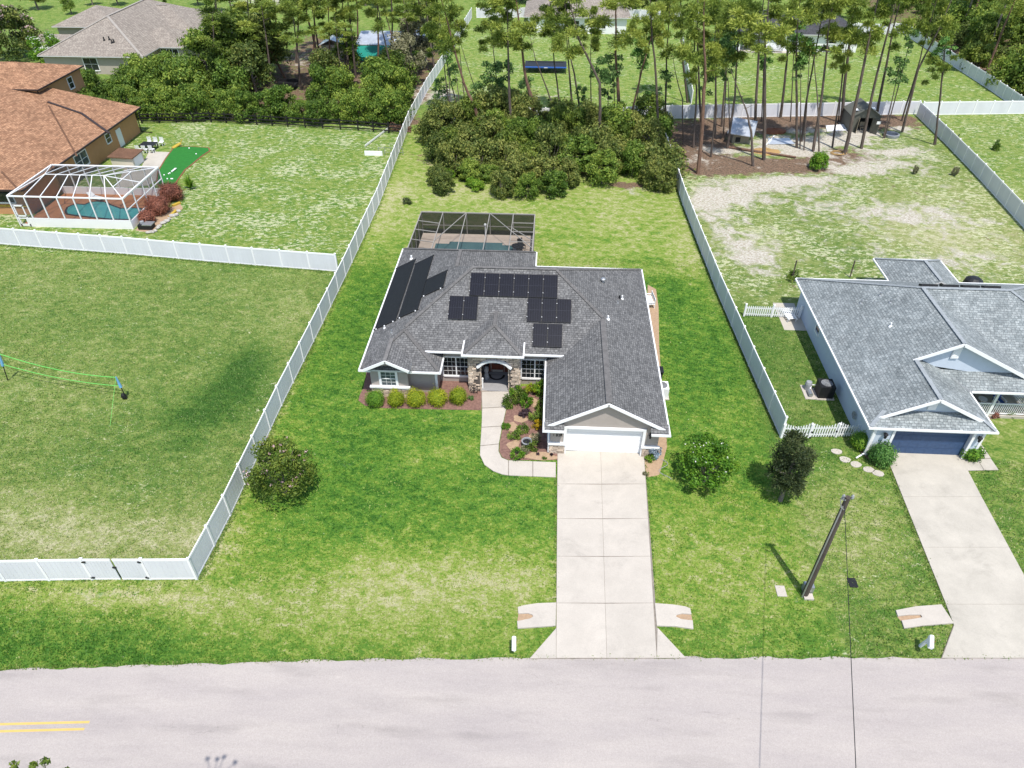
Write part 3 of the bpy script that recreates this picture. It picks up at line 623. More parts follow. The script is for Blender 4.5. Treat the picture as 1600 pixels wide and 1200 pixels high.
# ================================================================== WHITE VINYL FENCES
def _post():
    b = B(); b.box(-.065,-.065,0,.065,.065,1.86); i = len(b.v)
    b.v += [(-.085,-.085,1.86),(.085,-.085,1.86),(.085,.085,1.86),(-.085,.085,1.86),(0,0,1.94)]
    for q in ((0,1,4),(1,2,4),(2,3,4),(3,0,4),(3,2,1,0)): b.f.append(tuple(i+k for k in q)); b.mi.append(0)
    return b.mesh('post', [M['vinyl']])
def _panel():
    b = B(); n = 8
    for k in range(n): b.box(-.5+k/n+.004, -.02, .12, -.5+(k+1)/n-.004, .02, 1.66)
    b.box(-.5, -.011, .13, .5, .011, 1.65); return b.mesh('panel', [M['vinylp']])
def _rail(z0, z1): return B().box(-.5, -.03, z0, .5, .03, z1).mesh('rail', [M['vinyl']])
FM = dict(post=_post(), panel=_panel(), top=_rail(1.64, 1.80), bot=_rail(.02, .14))
def fence(pts, label, group='white vinyl privacy fences', bay=2.4, gates=(), hs=1.0, skip_last=False, z=0):
    pts = [Vector((p[0], p[1], 0)) for p in pts]
    t = thing('privacy_fence', label, 'fence', pts[0], 0, group); o0 = pts[0]
    def put(name, me, p, rz, sx=1.0):
        o = link(name, me, t); o.location = p-o0; o.rotation_euler = (0, 0, rz); o.scale = (sx, 1, hs); return o
    cnt = 0
    for a, c in zip(pts[:-1], pts[1:]):
        d = c-a; L_ = d.length; n = max(1, round(L_/bay)); rz = math.atan2(d.y, d.x)
        for k in range(n):
            p = a+d*(k/n); m_ = a+d*((k+.5)/n)
            put('post', FM['post'], p, rz); ln = L_/n-.13
            put('panel', FM['panel'], m_, rz, ln); put('rail', FM['top'], m_, rz, ln); put('rail', FM['bot'], m_, rz, ln)
            cnt += 1
        last = rz
    if not skip_last: put('post', FM['post'], pts[-1], last)
    return t
def P2(px, py): v = G(px, py); return (v.x, v.y)
cornerL = P2(308, 905)
left_line = [cornerL]+[P2(*p) for p in ((360,806),(440,634),(490,534),(540,432),(592,320),(640,196))]
fl = fence(left_line, 'long white vinyl fence running back along the left side of the main lawn')
fence([left_line[-1]]+[P2(*p) for p in ((668,142),(690,108),(712,70),(737,28))], 'white vinyl fence climbing away behind the thicket beside the sandy yard')
# front run with a double gate
gl, gr = P2(236, 905.5), P2(145.5, 905.5); far_l = P2(0, 908); dl = Vector(far_l)-Vector(gr); far_l = tuple(Vector(gr)+dl.normalized()*26)
ff = fence([gr, far_l], 'white vinyl fence along the front of the left yard, left of its gate')
fence([cornerL, gl], 'short white vinyl fence section between the double gate and the fence corner', bay=2.6)
tg = thing('yard_gate', 'white vinyl double gate with black hinges in the front fence', 'gate', (gl[0], gl[1], 0))
dv = (Vector(gr)-Vector(gl)); rz = math.atan2(dv.y, dv.x); ln = dv.length/2-.07
for k in (0.25, 0.75):
    for nm, me in (('panel', FM['panel']), ('rail', FM['top']), ('rail', FM['bot'])):
        o = link(nm, me, tg); o.location = Vector((dv.x*k, dv.y*k, 0)); o.rotation_euler = (0,0,rz); o.scale = (ln-.05,1,1)
nrm_ = Vector((math.sin(rz), -math.cos(rz), 0)); nrm_ = nrm_ if nrm_.y < 0 else -nrm_
for k, z in ((.03,.25),(.03,1.62),(.97,.25),(.97,1.62),(.5,1.15)):
    c = Vector((gl[0]+dv.x*k, gl[1]+dv.y*k, z))+nrm_*.055; part('hinge' if k != .5 else 'latch', B().box(c.x-.1, c.y-.035, c.z-.045, c.x+.1, c.y+.03, c.z+.045), M['black'], tg)
cross = [P2(528, 424.5), P2(400, 414.5), P2(320, 408), P2(200, 397), P2(100, 389.5), P2(0, 381.5)]
cross.append(tuple(Vector(cross[-1])+(Vector(cross[-1])-Vector(cross[-2])).normalized()*9))
fence(cross, 'white vinyl fence dividing the left yard from the pool house behind it')
right_line = [P2(*p) for p in ((1219,683),(1170,572),(1120,456),(1090,380),(1067,320),(1040,238),(1020,186))]
fence(right_line, 'long white vinyl fence running back along the right side of the main lawn')
fence([right_line[-1]]+[P2(*p) for p in ((1130,184),(1300,181),(1431,178.5))], 'white vinyl fence across the back, behind the pine trunks')
fence([right_line[-1]]+[P2(*p) for p in ((930,190),(800,190),(670,192))], 'white vinyl fence half hidden behind the dark thicket')
rl = [P2(*p) for p in ((1432,181),(1480,228),(1530,280),(1600,357))]; e = Vector(rl[-1])-Vector(rl[-2]); rl.append(tuple(Vector(rl[-1])+e.normalized()*10))
fence(rl, 'white vinyl fence descending along the right neighbour yard to the right edge')
rl2 = [P2(1437,180), P2(1600,178)]; e = (Vector(rl2[1])-Vector(rl2[0])).normalized(); rl2.append(tuple(Vector(rl2[1])+e*14))
fence(rl2, 'white vinyl fence stretching right from the back corner to the frame edge')
fence([P2(1598,177), P2(1545,140), P2(1480,98), P2(1410,52)], 'white vinyl fence slanting along the edge of the scrub woods')
fence([P2(1410,52), P2(1380,54), P2(1315,52)], 'white vinyl fence running right from the dark-roofed white house')
fence([P2(1080,162), P2(1072,120), P2(1065,74)], 'white vinyl fence dividing the two far lawns behind the pines')
fence([P2(745,28), P2(830,27), P2(960,29), P2(1040,32), P2(1110,36)], 'far white vinyl fence beyond the trampoline lawn')

# black ranch rail fence behind the left yard
def ranch(pts, label):
    pts = [Vector((p[0], p[1], 0)) for p in pts]
    t = thing('ranch_fence', label, 'fence', pts[0])
    pm = B().box(-.07,-.07,0,.07,.07,1.45).mesh('post', [M['blackwood']]); rm = B().box(-.5,-.02,-.075,.5,.02,.075).mesh('rail', [M['blackwood']])
    for a, c in zip(pts[:-1], pts[1:]):
        d = c-a; n = max(1, round(d.length/2.4)); rz = math.atan2(d.y, d.x)
        for k in range(n+1):
            o = link('post', pm, t); o.location = a+d*(k/n)-pts[0]; o.rotation_euler = (0,0,rz)
            if k < n:
                for z in (.35,.78,1.22):
                    o = link('rail', rm, t); q = a+d*((k+.5)/n)-pts[0]; o.location = (q.x+math.sin(rz)*.07, q.y-math.cos(rz)*.07, z); o.rotation_euler = (0,0,rz); o.scale = (d.length/n, 1, 1)
ranch([P2(222,193), P2(330,191), P2(450,198), P2(560,204), P2(632,210)], 'black three-rail ranch fence along the back of the left lawn')

# ================================================================== BUILDING HELPERS
def window(parent, o, u, n, w_, h, cols=2, rows=2, units=1, glass='glass', frame='white', casing=.11, depth=.06):
    """window on a wall: o lower left corner, u along the wall, n outwards; frame > pane, muntin"""
    o = Vector(o); u = Vector(u).normalized(); n = Vector(n).normalized(); z = Vector((0,0,1))
    def pb(b, a0, a1, z0, z1, d0, d1):
        c = [o+u*x+z*y+n*d for d in (d0, d1) for y in (z0, z1) for x in (a0, a1)]
        i = len(b.v); b.v += [tuple(p) for p in c]
        for q in ((0,1,3,2),(4,6,7,5),(0,4,5,1),(2,3,7,6),(0,2,6,4),(1,5,7,3)): b.f.append(tuple(i+k for k in q)); b.mi.append(0)
    fb = B(); pb(fb, -casing, 0, -casing, h+casing, -.02, depth); pb(fb, w_, w_+casing, -casing, h+casing, -.02, depth)
    pb(fb, 0, w_, -casing*1.2, 0, -.02, depth+.03); pb(fb, 0, w_, h, h+casing, -.02, depth)
    uw = w_/units
    for k in range(1, units): pb(fb, uw*k-.045, uw*k+.045, 0, h, -.015, depth-.01)
    f = part('window_frame', fb, M[frame], parent)
    for k in range(units):
        a0 = uw*k+(.045 if k else 0); a1 = uw*(k+1)-(.045 if k < units-1 else 0)
        for (z0, z1) in ((0, h/2), (h/2, h)) if rows > 1 else ((0, h),):
            pnb = B(); pb(pnb, a0, a1, z0+.02, z1-.02, -.01, .008); part('pane', pnb, M[glass], f)
    mb = B()
    for k in range(units):
        a0 = uw*k; a1 = uw*(k+1)
        if rows > 1:
            pb(mb, a0+.02, a1-.02, h/2-.025, h/2+.025, .0, .03)
        for c in range(1, cols): x = a0+(a1-a0)*c/cols; pb(mb, x-.008, x+.008, 0, h, .0, .024)
        for r_ in range(1, rows):
            if abs(r_/rows-.5) > .01: pb(mb, a0, a1, h*r_/rows-.008, h*r_/rows+.008, .0, .022)
    if mb.v: part('muntin', mb, M[frame], f)
    return f
def ridge_cap(parent, p, q, mt, w_=.24, step=.32, h=.03):
    p = Vector(p); q = Vector(q); d = q-p; n = max(2, int(d.length/step)); b = B()
    for k in range(n):
        a = p+d*(k/n); c = p+d*((k+1.12)/n)
        b.bar(a+Vector((0,0,.012)), c+Vector((0,0,.038)), w_, h)
    return part('ridge_cap', b, mt, parent)
def gutter(parent, p, q, mt=None, w_=.105, h=.12, dz=-.065):
    d = (Vector(q)-Vector(p)).normalized()
    return part('gutter', B().bar(Vector(p)+Vector((0,0,dz)), Vector(q)+Vector((0,0,dz)), w_, h), mt or M['white'], parent)
def hip_roof(x0, y0, x1, y1, ze, k, axis='x', g0=False, g1=False):
    """planes of a hip roof over a rectangle; ridge along axis, g0/g1 gable instead of hip at the low/high end"""
    if axis == 'y':
        hw = (x1-x0)/2; xc = (x0+x1)/2; zr = ze+k*hw; a = y0 if g0 else y0+hw; c = y1 if g1 else y1-hw
        f = [[(x0,y0,ze),(xc,a,zr),(xc,c,zr),(x0,y1,ze)], [(x1,y0,ze),(x1,y1,ze),(xc,c,zr),(xc,a,zr)]]
        if not g0: f.append([(x0,y0,ze),(x1,y0,ze),(xc,a,zr)])
        if not g1: f.append([(x0,y1,ze),(xc,c,zr),(x1,y1,ze)])
        rid = ((xc,a,zr),(xc,c,zr))
    else:
        hw = (y1-y0)/2; yc = (y0+y1)/2; zr = ze+k*hw; a = x0 if g0 else x0+hw; c = x1 if g1 else x1-hw
        f = [[(x0,y0,ze),(x1,y0,ze),(c,yc,zr),(a,yc,zr)], [(x0,y1,ze),(a,yc,zr),(c,yc,zr),(x1,y1,ze)]]
        if not g0: f.append([(x0,y0,ze),(a,yc,zr),(x0,y1,ze)])
        if not g1: f.append([(x1,y0,ze),(x1,y1,ze),(c,yc,zr)])
        rid = ((a,yc,zr),(c,yc,zr))
    return f, rid
def roof(parent, polys, mt, th=.13, under=None, name='roof'):
    b = B()
    for q in polys: b.slab(q, th, 0, 1)
    return part(name, b, [mt, under or M['eave_soffit']], parent, uv=True)

# stone veneer: rough ledge stones, each its own object
srng = random.Random(5)
def _stone(sd_):
    r = random.Random(sd_); b = B(); x = [r.uniform(.0,.06) for _ in range(8)]
    v = [(-.5+x[0],-.5,-.5+x[1]*2),(.5-x[2],-.5,-.5+x[3]*2),(.5-x[4],-.5,.5-x[5]*2),(-.5+x[6],-.5,.5-x[7]*2)]
    bk = [(-.5,.5,-.5),(.5,.5,-.5),(.5,.5,.5),(-.5,.5,.5)]
    i = 0; b.v = v+bk; b.f = [(0,1,2,3),(0,4,5,1),(1,5,6,2),(2,6,7,3),(3,7,4,0)]; b.mi = [0]*5
    return b.mesh('stone', [M['stone']])
STONES = [_stone(k) for k in range(5)]
def stone_wall(parent, o, u, n, w_, h, rows=None, hole=None):
    """courses of ledge stone on a wall piece: o lower left, u along, n outwards"""
    o = Vector(o); u = Vector(u).normalized(); n = Vector(n).normalized(); rz = math.atan2(u.y, u.x)
    z = 0.0; back = root_loc(parent)
    while z < h-.05:
        ch = min(srng.uniform(.11,.19), h-z); x = -srng.uniform(0,.15)
        while x < w_-.03:
            l = srng.uniform(.22,.52); a0 = max(x, 0); a1 = min(x+l, w_)
            if a1-a0 > .05 and not (hole and hole((a0+a1)/2, z+ch/2, (a1-a0)/2)):
                pr = srng.uniform(.05,.10)
                s = link('stone', STONES[srng.randrange(5)], parent)
                c = o+u*((a0+a1)/2)+Vector((0,0,z+ch/2))+n*(pr/2)
                s.location = c-back; s.rotation_euler = (0,0,rz); s.scale = (a1-a0-.012, pr, ch-.014)
            x += l
        z += ch

# ================================================================== MAIN HOUSE
KR, EZ = 0.54, 2.6
rz_ = lambda d: EZ+KR*d
L_, RX, RG = -12.8, 8.0, 0.2          # left eave, right eave, garage left eave
FW, FB, BK, RB, RR = 38.5, 38.9, 53.55, 56.1, -1.0
gxc = (RG+RX)/2; gz = rz_((RX-RG)/2); gyr = FB+(RX-RG)/2
ry = (FB+BK)/2; rzm = rz_((BK-FB)/2); rx1 = RX-(BK-FB)/2; rx0 = L_+(BK-FB)/2
lw = (RR-L_)/2; lxc = L_+lw; lz = rz_(lw)
wx = -7.2; ww = (wx-L_)/2; wxc = L_+ww; wz = rz_(ww)
me_y = 40.1; me_z = rz_(me_y-FB)
house = thing('house', 'single-storey taupe stucco house with charcoal shingle roof and black solar panels', 'house', (-2.4, 44, 0))
polys = [
 [(L_,FW,EZ),(wxc,FW+ww,wz),(wxc,FB+ww,wz),(lxc,FB+lw,lz),(rx0,ry,rzm),(lxc,BK-lw,lz),(lxc,RB-lw,lz),(L_,RB,EZ)],          # left
 [(L_,FW,EZ),(wx,FW,EZ),(wxc,FW+ww,wz)],                                                                                   # front of the left wing
 [(wxc,FW+ww,wz),(wx,FW,EZ),(wx,me_y+.5,EZ),(wx-(me_z-EZ)/KR,me_y+.5,me_z),(wx-(me_z-EZ)/KR,me_y,me_z),(wxc,FB+ww,wz)],
 [(wxc,FB+ww,wz),(wx-(me_z-EZ)/KR,me_y,me_z),(RG+(me_z-EZ)/KR,me_y,me_z),(gxc,gyr,gz),(rx1,ry,rzm),(rx0,ry,rzm)],            # main front
 [(lxc,BK-lw,lz),(RR,BK,EZ),(RR,RB,EZ),(lxc,RB-lw,lz)],                                                                     # rear wing, right
 [(L_,RB,EZ),(lxc,RB-lw,lz),(RR,RB,EZ)],
 [(rx0,ry,rzm),(lxc,BK-lw,lz),(RR,BK,EZ),(RX,BK,EZ),(rx1,ry,rzm)],                                                          # main back
 [(RX,BK,EZ),(rx1,ry,rzm),(gxc,gyr,gz),(gxc,33.33,gz),(RX,33.33,EZ)],                                                         # right
 [(RG,33.33,EZ),(gxc,33.33,gz),(gxc,gyr,gz),(RG+(me_z-EZ)/KR,me_y,me_z),(RG,me_y+.6,EZ)]]                                     # garage, left
hroof = roof(house, polys, M['shin'])
# entry roof
PX0, PX1, PY, PZ = -5.62, -1.46, 39.2, 3.68
pw = (PX1-PX0)/2; pxc = (PX0+PX1)/2; pzr = PZ+KR*pw; sy = FB+(PZ-EZ)/KR; sr = FB+(pzr-EZ)/KR
roof(house, [[(PX0,PY,PZ),(PX1,PY,PZ),(pxc,PY+pw,pzr)], [(PX0,PY,PZ),(pxc,PY+pw,pzr),(pxc,sr+.15,pzr),(PX0,sy+.15,PZ)], [(PX1,PY,PZ),(PX1,sy+.15,PZ),(pxc,sr+.15,pzr),(pxc,PY+pw,pzr)]], M['shin'], name='entry_roof')
# small gable over the bay window
BX0, BX1, BYF = -12.45, -9.2, 38.05
bxc = (BX0+BX1)/2; bz0 = 2.95; bzr = bz0+.5*(BX1-BX0)/2; byr = FW+(bzr-EZ)/KR
roof(house, [[(BX0,BYF,bz0),(bxc,BYF,bzr),(bxc,byr+.1,bzr),(BX0,FW+(bz0-EZ)/KR+.1,bz0)], [(BX1,BYF,bz0),(BX1,FW+(bz0-EZ)/KR+.1,bz0),(bxc,byr+.1,bzr),(bxc,BYF,bzr)]], M['shin'], name='gable_roof', th=.1)
caps = [((rx0,ry,rzm),(rx1,ry,rzm)), ((wxc,FB+ww,wz),(rx0,ry,rzm)), ((L_+.1,FW+.1,EZ+.05),(wxc,FW+ww,wz)), ((wx-.1,FW+.1,EZ+.05),(wxc,FW+ww,wz)),
        ((rx1,ry,rzm),(gxc,gyr,gz)), ((rx1,ry,rzm),(RX-.1,BK-.1,EZ+.05)), ((lxc,BK-lw,lz),(lxc,RB-lw,lz)), ((lxc,RB-lw,lz),(L_+.1,RB-.1,EZ+.05)), ((lxc,RB-lw,lz),(RR-.1,RB-.1,EZ+.05)),
        ((PX0+.1,PY+.1,PZ+.05),(pxc,PY+pw,pzr)), ((PX1-.1,PY+.1,PZ+.05),(pxc,PY+pw,pzr)), ((pxc,PY+pw,pzr),(pxc,sr,pzr)), ((bxc,BYF,bzr),(bxc,byr,bzr))]
for p, q in caps: ridge_cap(hroof, p, q, M['shin_cap'])
# ridge vent along the garage
ridge_cap(hroof, (gxc,33.38,gz),(gxc,gyr-.4,gz), M['shin_cap'], .36, .6, .08)
# eaves
for p, q in (((L_-.06,FW-.06,EZ),(L_-.06,RB,EZ)), ((RX+.06,32.95,EZ),(RX+.06,BK+.1,EZ)), ((RG-.06,32.95,EZ),(RG-.06,me_y+.4,EZ)), ((BX1+.1,FW-.06,EZ),(wx+.06,FW-.06,EZ)), ((L_-.1,FW-.06,EZ),(BX0+.4,FW-.06,EZ)),
             ((wx+.06,FW-.1,EZ),(wx+.06,me_y+.1,EZ)), ((wx-(me_z-EZ)/KR,me_y-.06,me_z),(PX0-.02,me_y-.06,me_z)), ((PX1+.02,me_y-.06,me_z),(RG+(me_z-EZ)/KR+.05,me_y-.06,me_z)),
             ((PX0-.1,PY-.06,PZ),(PX1+.1,PY-.06,PZ)), ((PX0-.06,PY+.02,PZ),(PX0-.06,sy+.05,PZ)), ((PX1+.06,PY+.02,PZ),(PX1+.06,sy+.05,PZ)),
             ((RR+.06,BK+.1,EZ),(RR+.06,RB,EZ)), ((RR+.1,BK+.06,EZ),(RX+.1,BK+.06,EZ)), ((L_,RB+.06,EZ),(RR,RB+.06,EZ))): gutter(house, p, q)
# gable rake boards and returns
for p, q in (((RG+.15,33.30,rz_(.15)-.09),(gxc+.02,33.30,gz-.09)), ((RX-.15,33.30,rz_(.15)-.09),(gxc-.02,33.30,gz-.09)), ((BX0+.05,BYF-.03,bz0-.05),(bxc+.02,BYF-.03,bzr-.06)), ((BX1-.05,BYF-.03,bz0-.05),(bxc-.02,BYF-.03,bzr-.06))):
    part('rake_board', B().bar(p, q, .06, .2), M['white'], house)
b = B(); b.box(RG+.02,33.03,2.34,1.42,33.6,2.50); b.box(6.95,33.03,2.34,RX-.02,33.6,2.50); b.box(-12.7,38.52,2.36,-12.22,38.7,2.46); b.box(-9.5,38.52,2.36,-9.1,38.7,2.46)
part('soffit', b, M['white'], house)
for xa_, xb_ in ((RG, 1.45), (6.9, RX)): roof(house, [[(xa_,33.0,2.58),(xb_,33.0,2.58),(xb_,33.62,2.9),(xa_,33.62,2.9)]], M['shin'], .06, name='eave_return')
gutter(house, (RG-.12,32.94,2.6), (1.45,32.94,2.6)); gutter(house, (6.9,32.94,2.6), (RX+.12,32.94,2.6))
# walls
def wall(b, mt=None): return part('wall', b, mt or M['stucco'], house)
wall(B().box(-12.4,39.35,0,-7.6,55.6,2.47))
wall(B().box(-7.59,40.75,0,-4.62,51.6,3.15)); wall(B().box(-2.28,40.75,0,.59,51.6,3.15)); wall(B().box(-4.61,42.0,0,-2.29,51.6,3.3)); wall(B().box(-7.59,51.61,0,.59,53.1,2.47))
wall(B().box(-7.59,53.11,0,-1.4,55.6,2.47))
wall(B().box(.6,33.98,0,7.55,53.1,2.47))
wall(B().box(.6,33.65,0,1.62,33.97,2.47)); wall(B().box(6.52,33.65,0,7.55,33.97,2.47)); wall(B().box(1.63,33.65,2.30,6.51,33.97,2.47))
gab = B().xzprism([(.6,2.48),(7.55,2.48),(7.55,rz_(.45)-.16),(gxc,gz-.16),(.6,rz_(.4)-.16)], 33.65, 33.95); wall(gab)
wall(B().box(-12.2,38.8,0,-9.55,39.34,2.47)); wall(B().xzprism([(-12.2,2.48),(-9.55,2.48),(-9.55,bz0+.5*.35-.12),(bxc,bzr-.12),(-12.2,bz0+.5*.25-.12)], 38.8, 39.3))
part('corner_trim', B().box(-7.70,39.28,0,-7.54,39.44,2.45), M['white'], house)
part('downspout', B().tube([(.5,33.5,2.45),(.48,33.58,2.2),(.5,33.6,.1)], .045, 6), M['white'], house)
# entry: stone piers, arched front, recessed porch
aw = 2.0; ax0, ax1 = -4.52, -2.42; axc = (ax0+ax1)/2
arc = [(axc+(ax1-ax0)/2*math.cos(a), 2.28+.62*math.sin(a)) for a in [math.pi*k/12 for k in range(13)]]
b = B(); x0e, x1e = -5.3, -1.72
b.box(x0e,39.68,0,ax0,40.25,2.28); b.box(ax1,39.68,0,x1e,40.25,2.28)
top = [(x0e,2.28),(x0e,3.56),(x1e,3.56),(x1e,2.28)]+[(ax1,2.28)]
for (p, q) in zip(arc[:-1], arc[1:]): b.xzprism([p, (p[0],3.56), (q[0],3.56), q], 39.68, 40.25)
b.box(x0e,39.68,2.28,ax0,40.25,3.56); b.box(ax1,39.68,2.28,x1e,40.25,3.56)
b.box(x0e,40.25,0,-4.62,40.75,3.56); b.box(-2.28,40.25,0,x1e,40.75,3.56)
entry = part('entry_front', b, M['mortar'], house)
def ahole(x, z, hw):
    X_ = x+x0e
    if X_+hw < ax0+.02 or X_-hw > ax1-.02: return False
    if z < 2.28: return True
    t = (X_-axc)/((ax1-ax0)/2+.12)
    return abs(t) < 1 and z < 2.28+.72*math.sqrt(1-t*t)
stone_wall(entry, (x0e,39.68,0), (1,0,0), (0,-1,0), x1e-x0e, 3.5, hole=ahole)
stone_wall(entry, (ax1,40.25,0), (0,-1,0), (-1,0,0), .55, 2.3); stone_wall(entry, (ax0,39.70,0), (0,1,0), (1,0,0), .55, 2.3)
stone_wall(entry, (x1e,39.7,0), (0,1,0), (1,0,0), .55, 3.4); stone_wall(entry, (x0e,40.25,0), (0,-1,0), (-1,0,0), .55, 3.4)
b = B(); arcm = [(axc+((ax1-ax0)/2+.05)*math.cos(a), 2.26+.70*math.sin(a)) for a in [math.pi*(k+.0)/16 for k in range(1,16)]]
arcm = [(ax1+.16, 2.36)]+arcm[1:-1]+[(ax0-.16, 2.36)]
for p, q in zip(arcm[:-1], arcm[1:]): b.bar((p[0],39.52,p[1]), (q[0],39.52,q[1]), .22, .16, up=(0,1,0) if False else (0,0,1))
part('arch_trim', b, M['white'], house)
part('porch_floor', B().box(-4.6,39.72,0,-2.3,42.0,.12), M['porch'], house)
# entrance door with sidelights
d = part('front_door', B().box(-3.88,41.93,.13,-2.96,41.99,2.2), M['wood'], house, )
part('pane', B().box(-3.64,41.905,.85,-3.20,41.93,1.95), M['glass'], d); part('kick_plate', B().box(-3.82,41.90,.16,-3.02,41.925,.34), M['bronze'], d)
part('handle', B().tube([(-3.05,41.88,1.0),(-3.05,41.88,1.3)], .02, 6), M['bronze'], d)
for x in (-4.4, -2.9):
    s = part('sidelight', B().box(x,41.94,.13,x+.46,41.99,2.2), M['wood'], house); part('pane', B().box(x+.12,41.915,.5,x+.34,41.94,2.0), M['glass'], s)
part('transom', B().box(-4.45,41.94,2.22,-2.42,41.99,2.7), M['wood'], house)
# windows of the front
window(house, (-7.28,40.75,.62), (1,0,0), (0,-1,0), 1.86, 1.62, 3, 4, 2)
window(house, (-1.55,40.75,.62), (1,0,0), (0,-1,0), 1.86, 1.62, 3, 4, 2)
window(house, (-11.45,38.8,1.02), (1,0,0), (0,-1,0), 1.02, 1.22, 3, 4, 1, 'glassw', casing=.17)
for px_, y_ in ((8, 37.5), (8, 50)): window(house, (7.55,y_,1.0), (0,1,0), (1,0,0), 1.2, 1.1, 2, 2)
window(house, (-12.4,46,.9), (0,-1,0), (-1,0,0), 1.2, 1.3, 2, 2)
# stone skirt and ledges
for (x0, x1, y) in ((-12.2,-9.55,38.8), (.6,1.52,33.65), (6.62,7.55,33.65)):
    st = part('stone_skirt', B().box(x0-.02,y-.05,0,x1+.02,y-.001,.86), M['mortar'], house)
    stone_wall(st, (x0-.05,y-.05,0), (1,0,0), (0,-1,0), x1-x0+.1, .84)
    part('ledge', B().box(x0-.12,y-.2,.87,x1+.12,y-.001,1.0), M['white'], house)
sl = part('stone_skirt', B().box(.55,33.66,0,.599,34.6,.86), M['mortar'], house); stone_wall(sl, (.55,34.6,0), (0,-1,0), (-1,0,0), .95, .84); part('ledge', B().box(.42,33.66,.87,.598,34.7,1.0), M['white'], house)
# garage door
gd = part('garage_door', B().box(1.63,33.90,.02,6.51,33.96,2.29), M['gwhite'], house)
for r_ in range(4):
    pnl = part('door_section', B().box(1.64,33.875,.04+r_*.565,6.50,33.90,.04+r_*.565+.545), M['gwhite'], gd)
b = B()
for r_ in range(4):
    for c in range(8): x = 1.74+c*.6; z = .12+r_*.565; b.box(x,33.862,z,x+.48,33.874,z+.38)
part('raised_panel', b, M['gwhite'], gd)
b = B(); b.box(1.46,33.57,0,1.64,33.645,2.42); b.box(6.50,33.57,0,6.68,33.645,2.42); b.box(1.46,33.56,2.26,6.68,33.644,2.44); b.box(1.60,33.65,.0,1.632,33.9,2.3); b.box(6.508,33.65,0,6.54,33.9,2.3)
part('garage_trim', b, M['white'], house)
def lantern(parent, p, s=1.0):
    p = Vector(p); b = B(); b.box(p.x-.03,p.y,p.z-.12,p.x+.03,p.y+.12,p.z+.12); b.lathe((p.x,p.y-.08,p.z), [(.0,-.2*s),(.06*s,-.18*s),(.09*s,.05*s),(.12*s,.08*s),(.03*s,.2*s),(0,.22*s)], 8)
    return part('wall_lantern', b, M['black'], parent)
lantern(house, (1.30,33.52,1.98)); lantern(house, (6.95,33.52,1.98))
# house number, four dark digits (too blurred to read) on the left pier
nb = B()
for k, sg in enumerate((( (0,0,0,1),), ((0,1,1,1),(1,0,1,1),(0,0,1,0),(0,.5,1,.5)), ((0,1,1,1),(1,0,1,1),(0,0,1,0)), ((0,0,0,1),(0,1,1,1),(1,0,1,1)))):
    for (a0,c0,a1,c1) in sg:
        x = .82+k*.15; nb.bar((x+a0*.085,33.63,1.52+c0*.17),(x+a1*.085+.001,33.63,1.52+c1*.17+.001), .03, .03)
part('house_number', nb, M['black'], house)
# solar panels on the front slope: plane z = EZ + KR*(y-FB)
NF = Vector((0,-KR,1)); CF = EZ-KR*FB
def slope_panel(parent, name, quad, n, lift, th, mats):
    n = Vector(n).normalized(); i = 0; b = B(); lo = [Vector(p)+n*lift for p in quad]; hi = [p+n*th for p in lo]
    b.v = [tuple(p) for p in lo+hi]
    ar = (hi[1]-hi[0]).cross(hi[2]-hi[0]).dot(n)
    o = (0,1,2,3) if ar > 0 else (3,2,1,0)
    b.f = [tuple(4+k for k in o), tuple(o[::-1])]; b.mi = [0, 1]
    for k in range(4): a, c = o[k], o[(k+1)%4]; b.f.append((a,c,4+c,4+a)); b.mi.append(1)
    return part(name, b, mats, parent)
def array(px0, py0, px1, py1, px2, py2, n):
    a = GP(px0,py0,NF,CF); c = GP(px1,py1,NF,CF); e = GP(px2,py2,NF,CF)     # upper left, upper right, lower left
    a.y = c.y = (a.y+c.y)/2; 
    for p in (a, c): p.z = EZ+KR*(p.y-FB)
    dn = Vector((0, e.y-a.y, KR*(e.y-a.y))); w_ = (c.x-a.x)/n; ux = Vector((1,0,0)); nn = NF.normalized()
    for k in range(n):
        p = Vector((a.x+w_*k+.012, a.y, a.z)); q = Vector((a.x+w_*(k+1)-.012, a.y, a.z))
        sp = slope_panel(house, 'solar_panel', [p+dn, q+dn, q, p], NF, .09, .05, [M['solarframe'], M['solarframe']])
        m_ = .025; e_ = dn.normalized()
        ins = [p+dn-e_*m_+ux*m_, q+dn-e_*m_-ux*m_, q+e_*m_-ux*m_, p+e_*m_+ux*m_]
        slope_panel(sp, 'cell_sheet', ins, NF, .142, .004, [M['solar'], M['solar']])
        lb = B()
        for f_ in (1/6,2/6,3/6,4/6,5/6): s0 = p+(q-p)*f_+nn*.148; lb.bar(s0+e_*.04, s0+dn-e_*.04, .012, .004, up=nn)
        for f_ in (.5,): lb.bar(p+dn*f_+nn*.148+ux*.03, q+dn*f_+nn*.148-ux*.03, .02, .004, up=nn)
        part('cell_line', lb, M['solarline'], sp)
        cb = B()
        for f_ in (.2,.8): cb.bar(p+dn*f_+nn*.15-ux*.03, p+dn*f_+nn*.15+ux*.03, .06, .02, up=nn)
        part('clamp', cb, M['metal'], sp)
array(736,427.5,872,431.5,735,463,6); array(703,463.5,748,465,701.5,499.5,2); array(824.5,467,893,469.5,824,503.5,3); array(833,506.5,879,508,831.5,542.5,2)
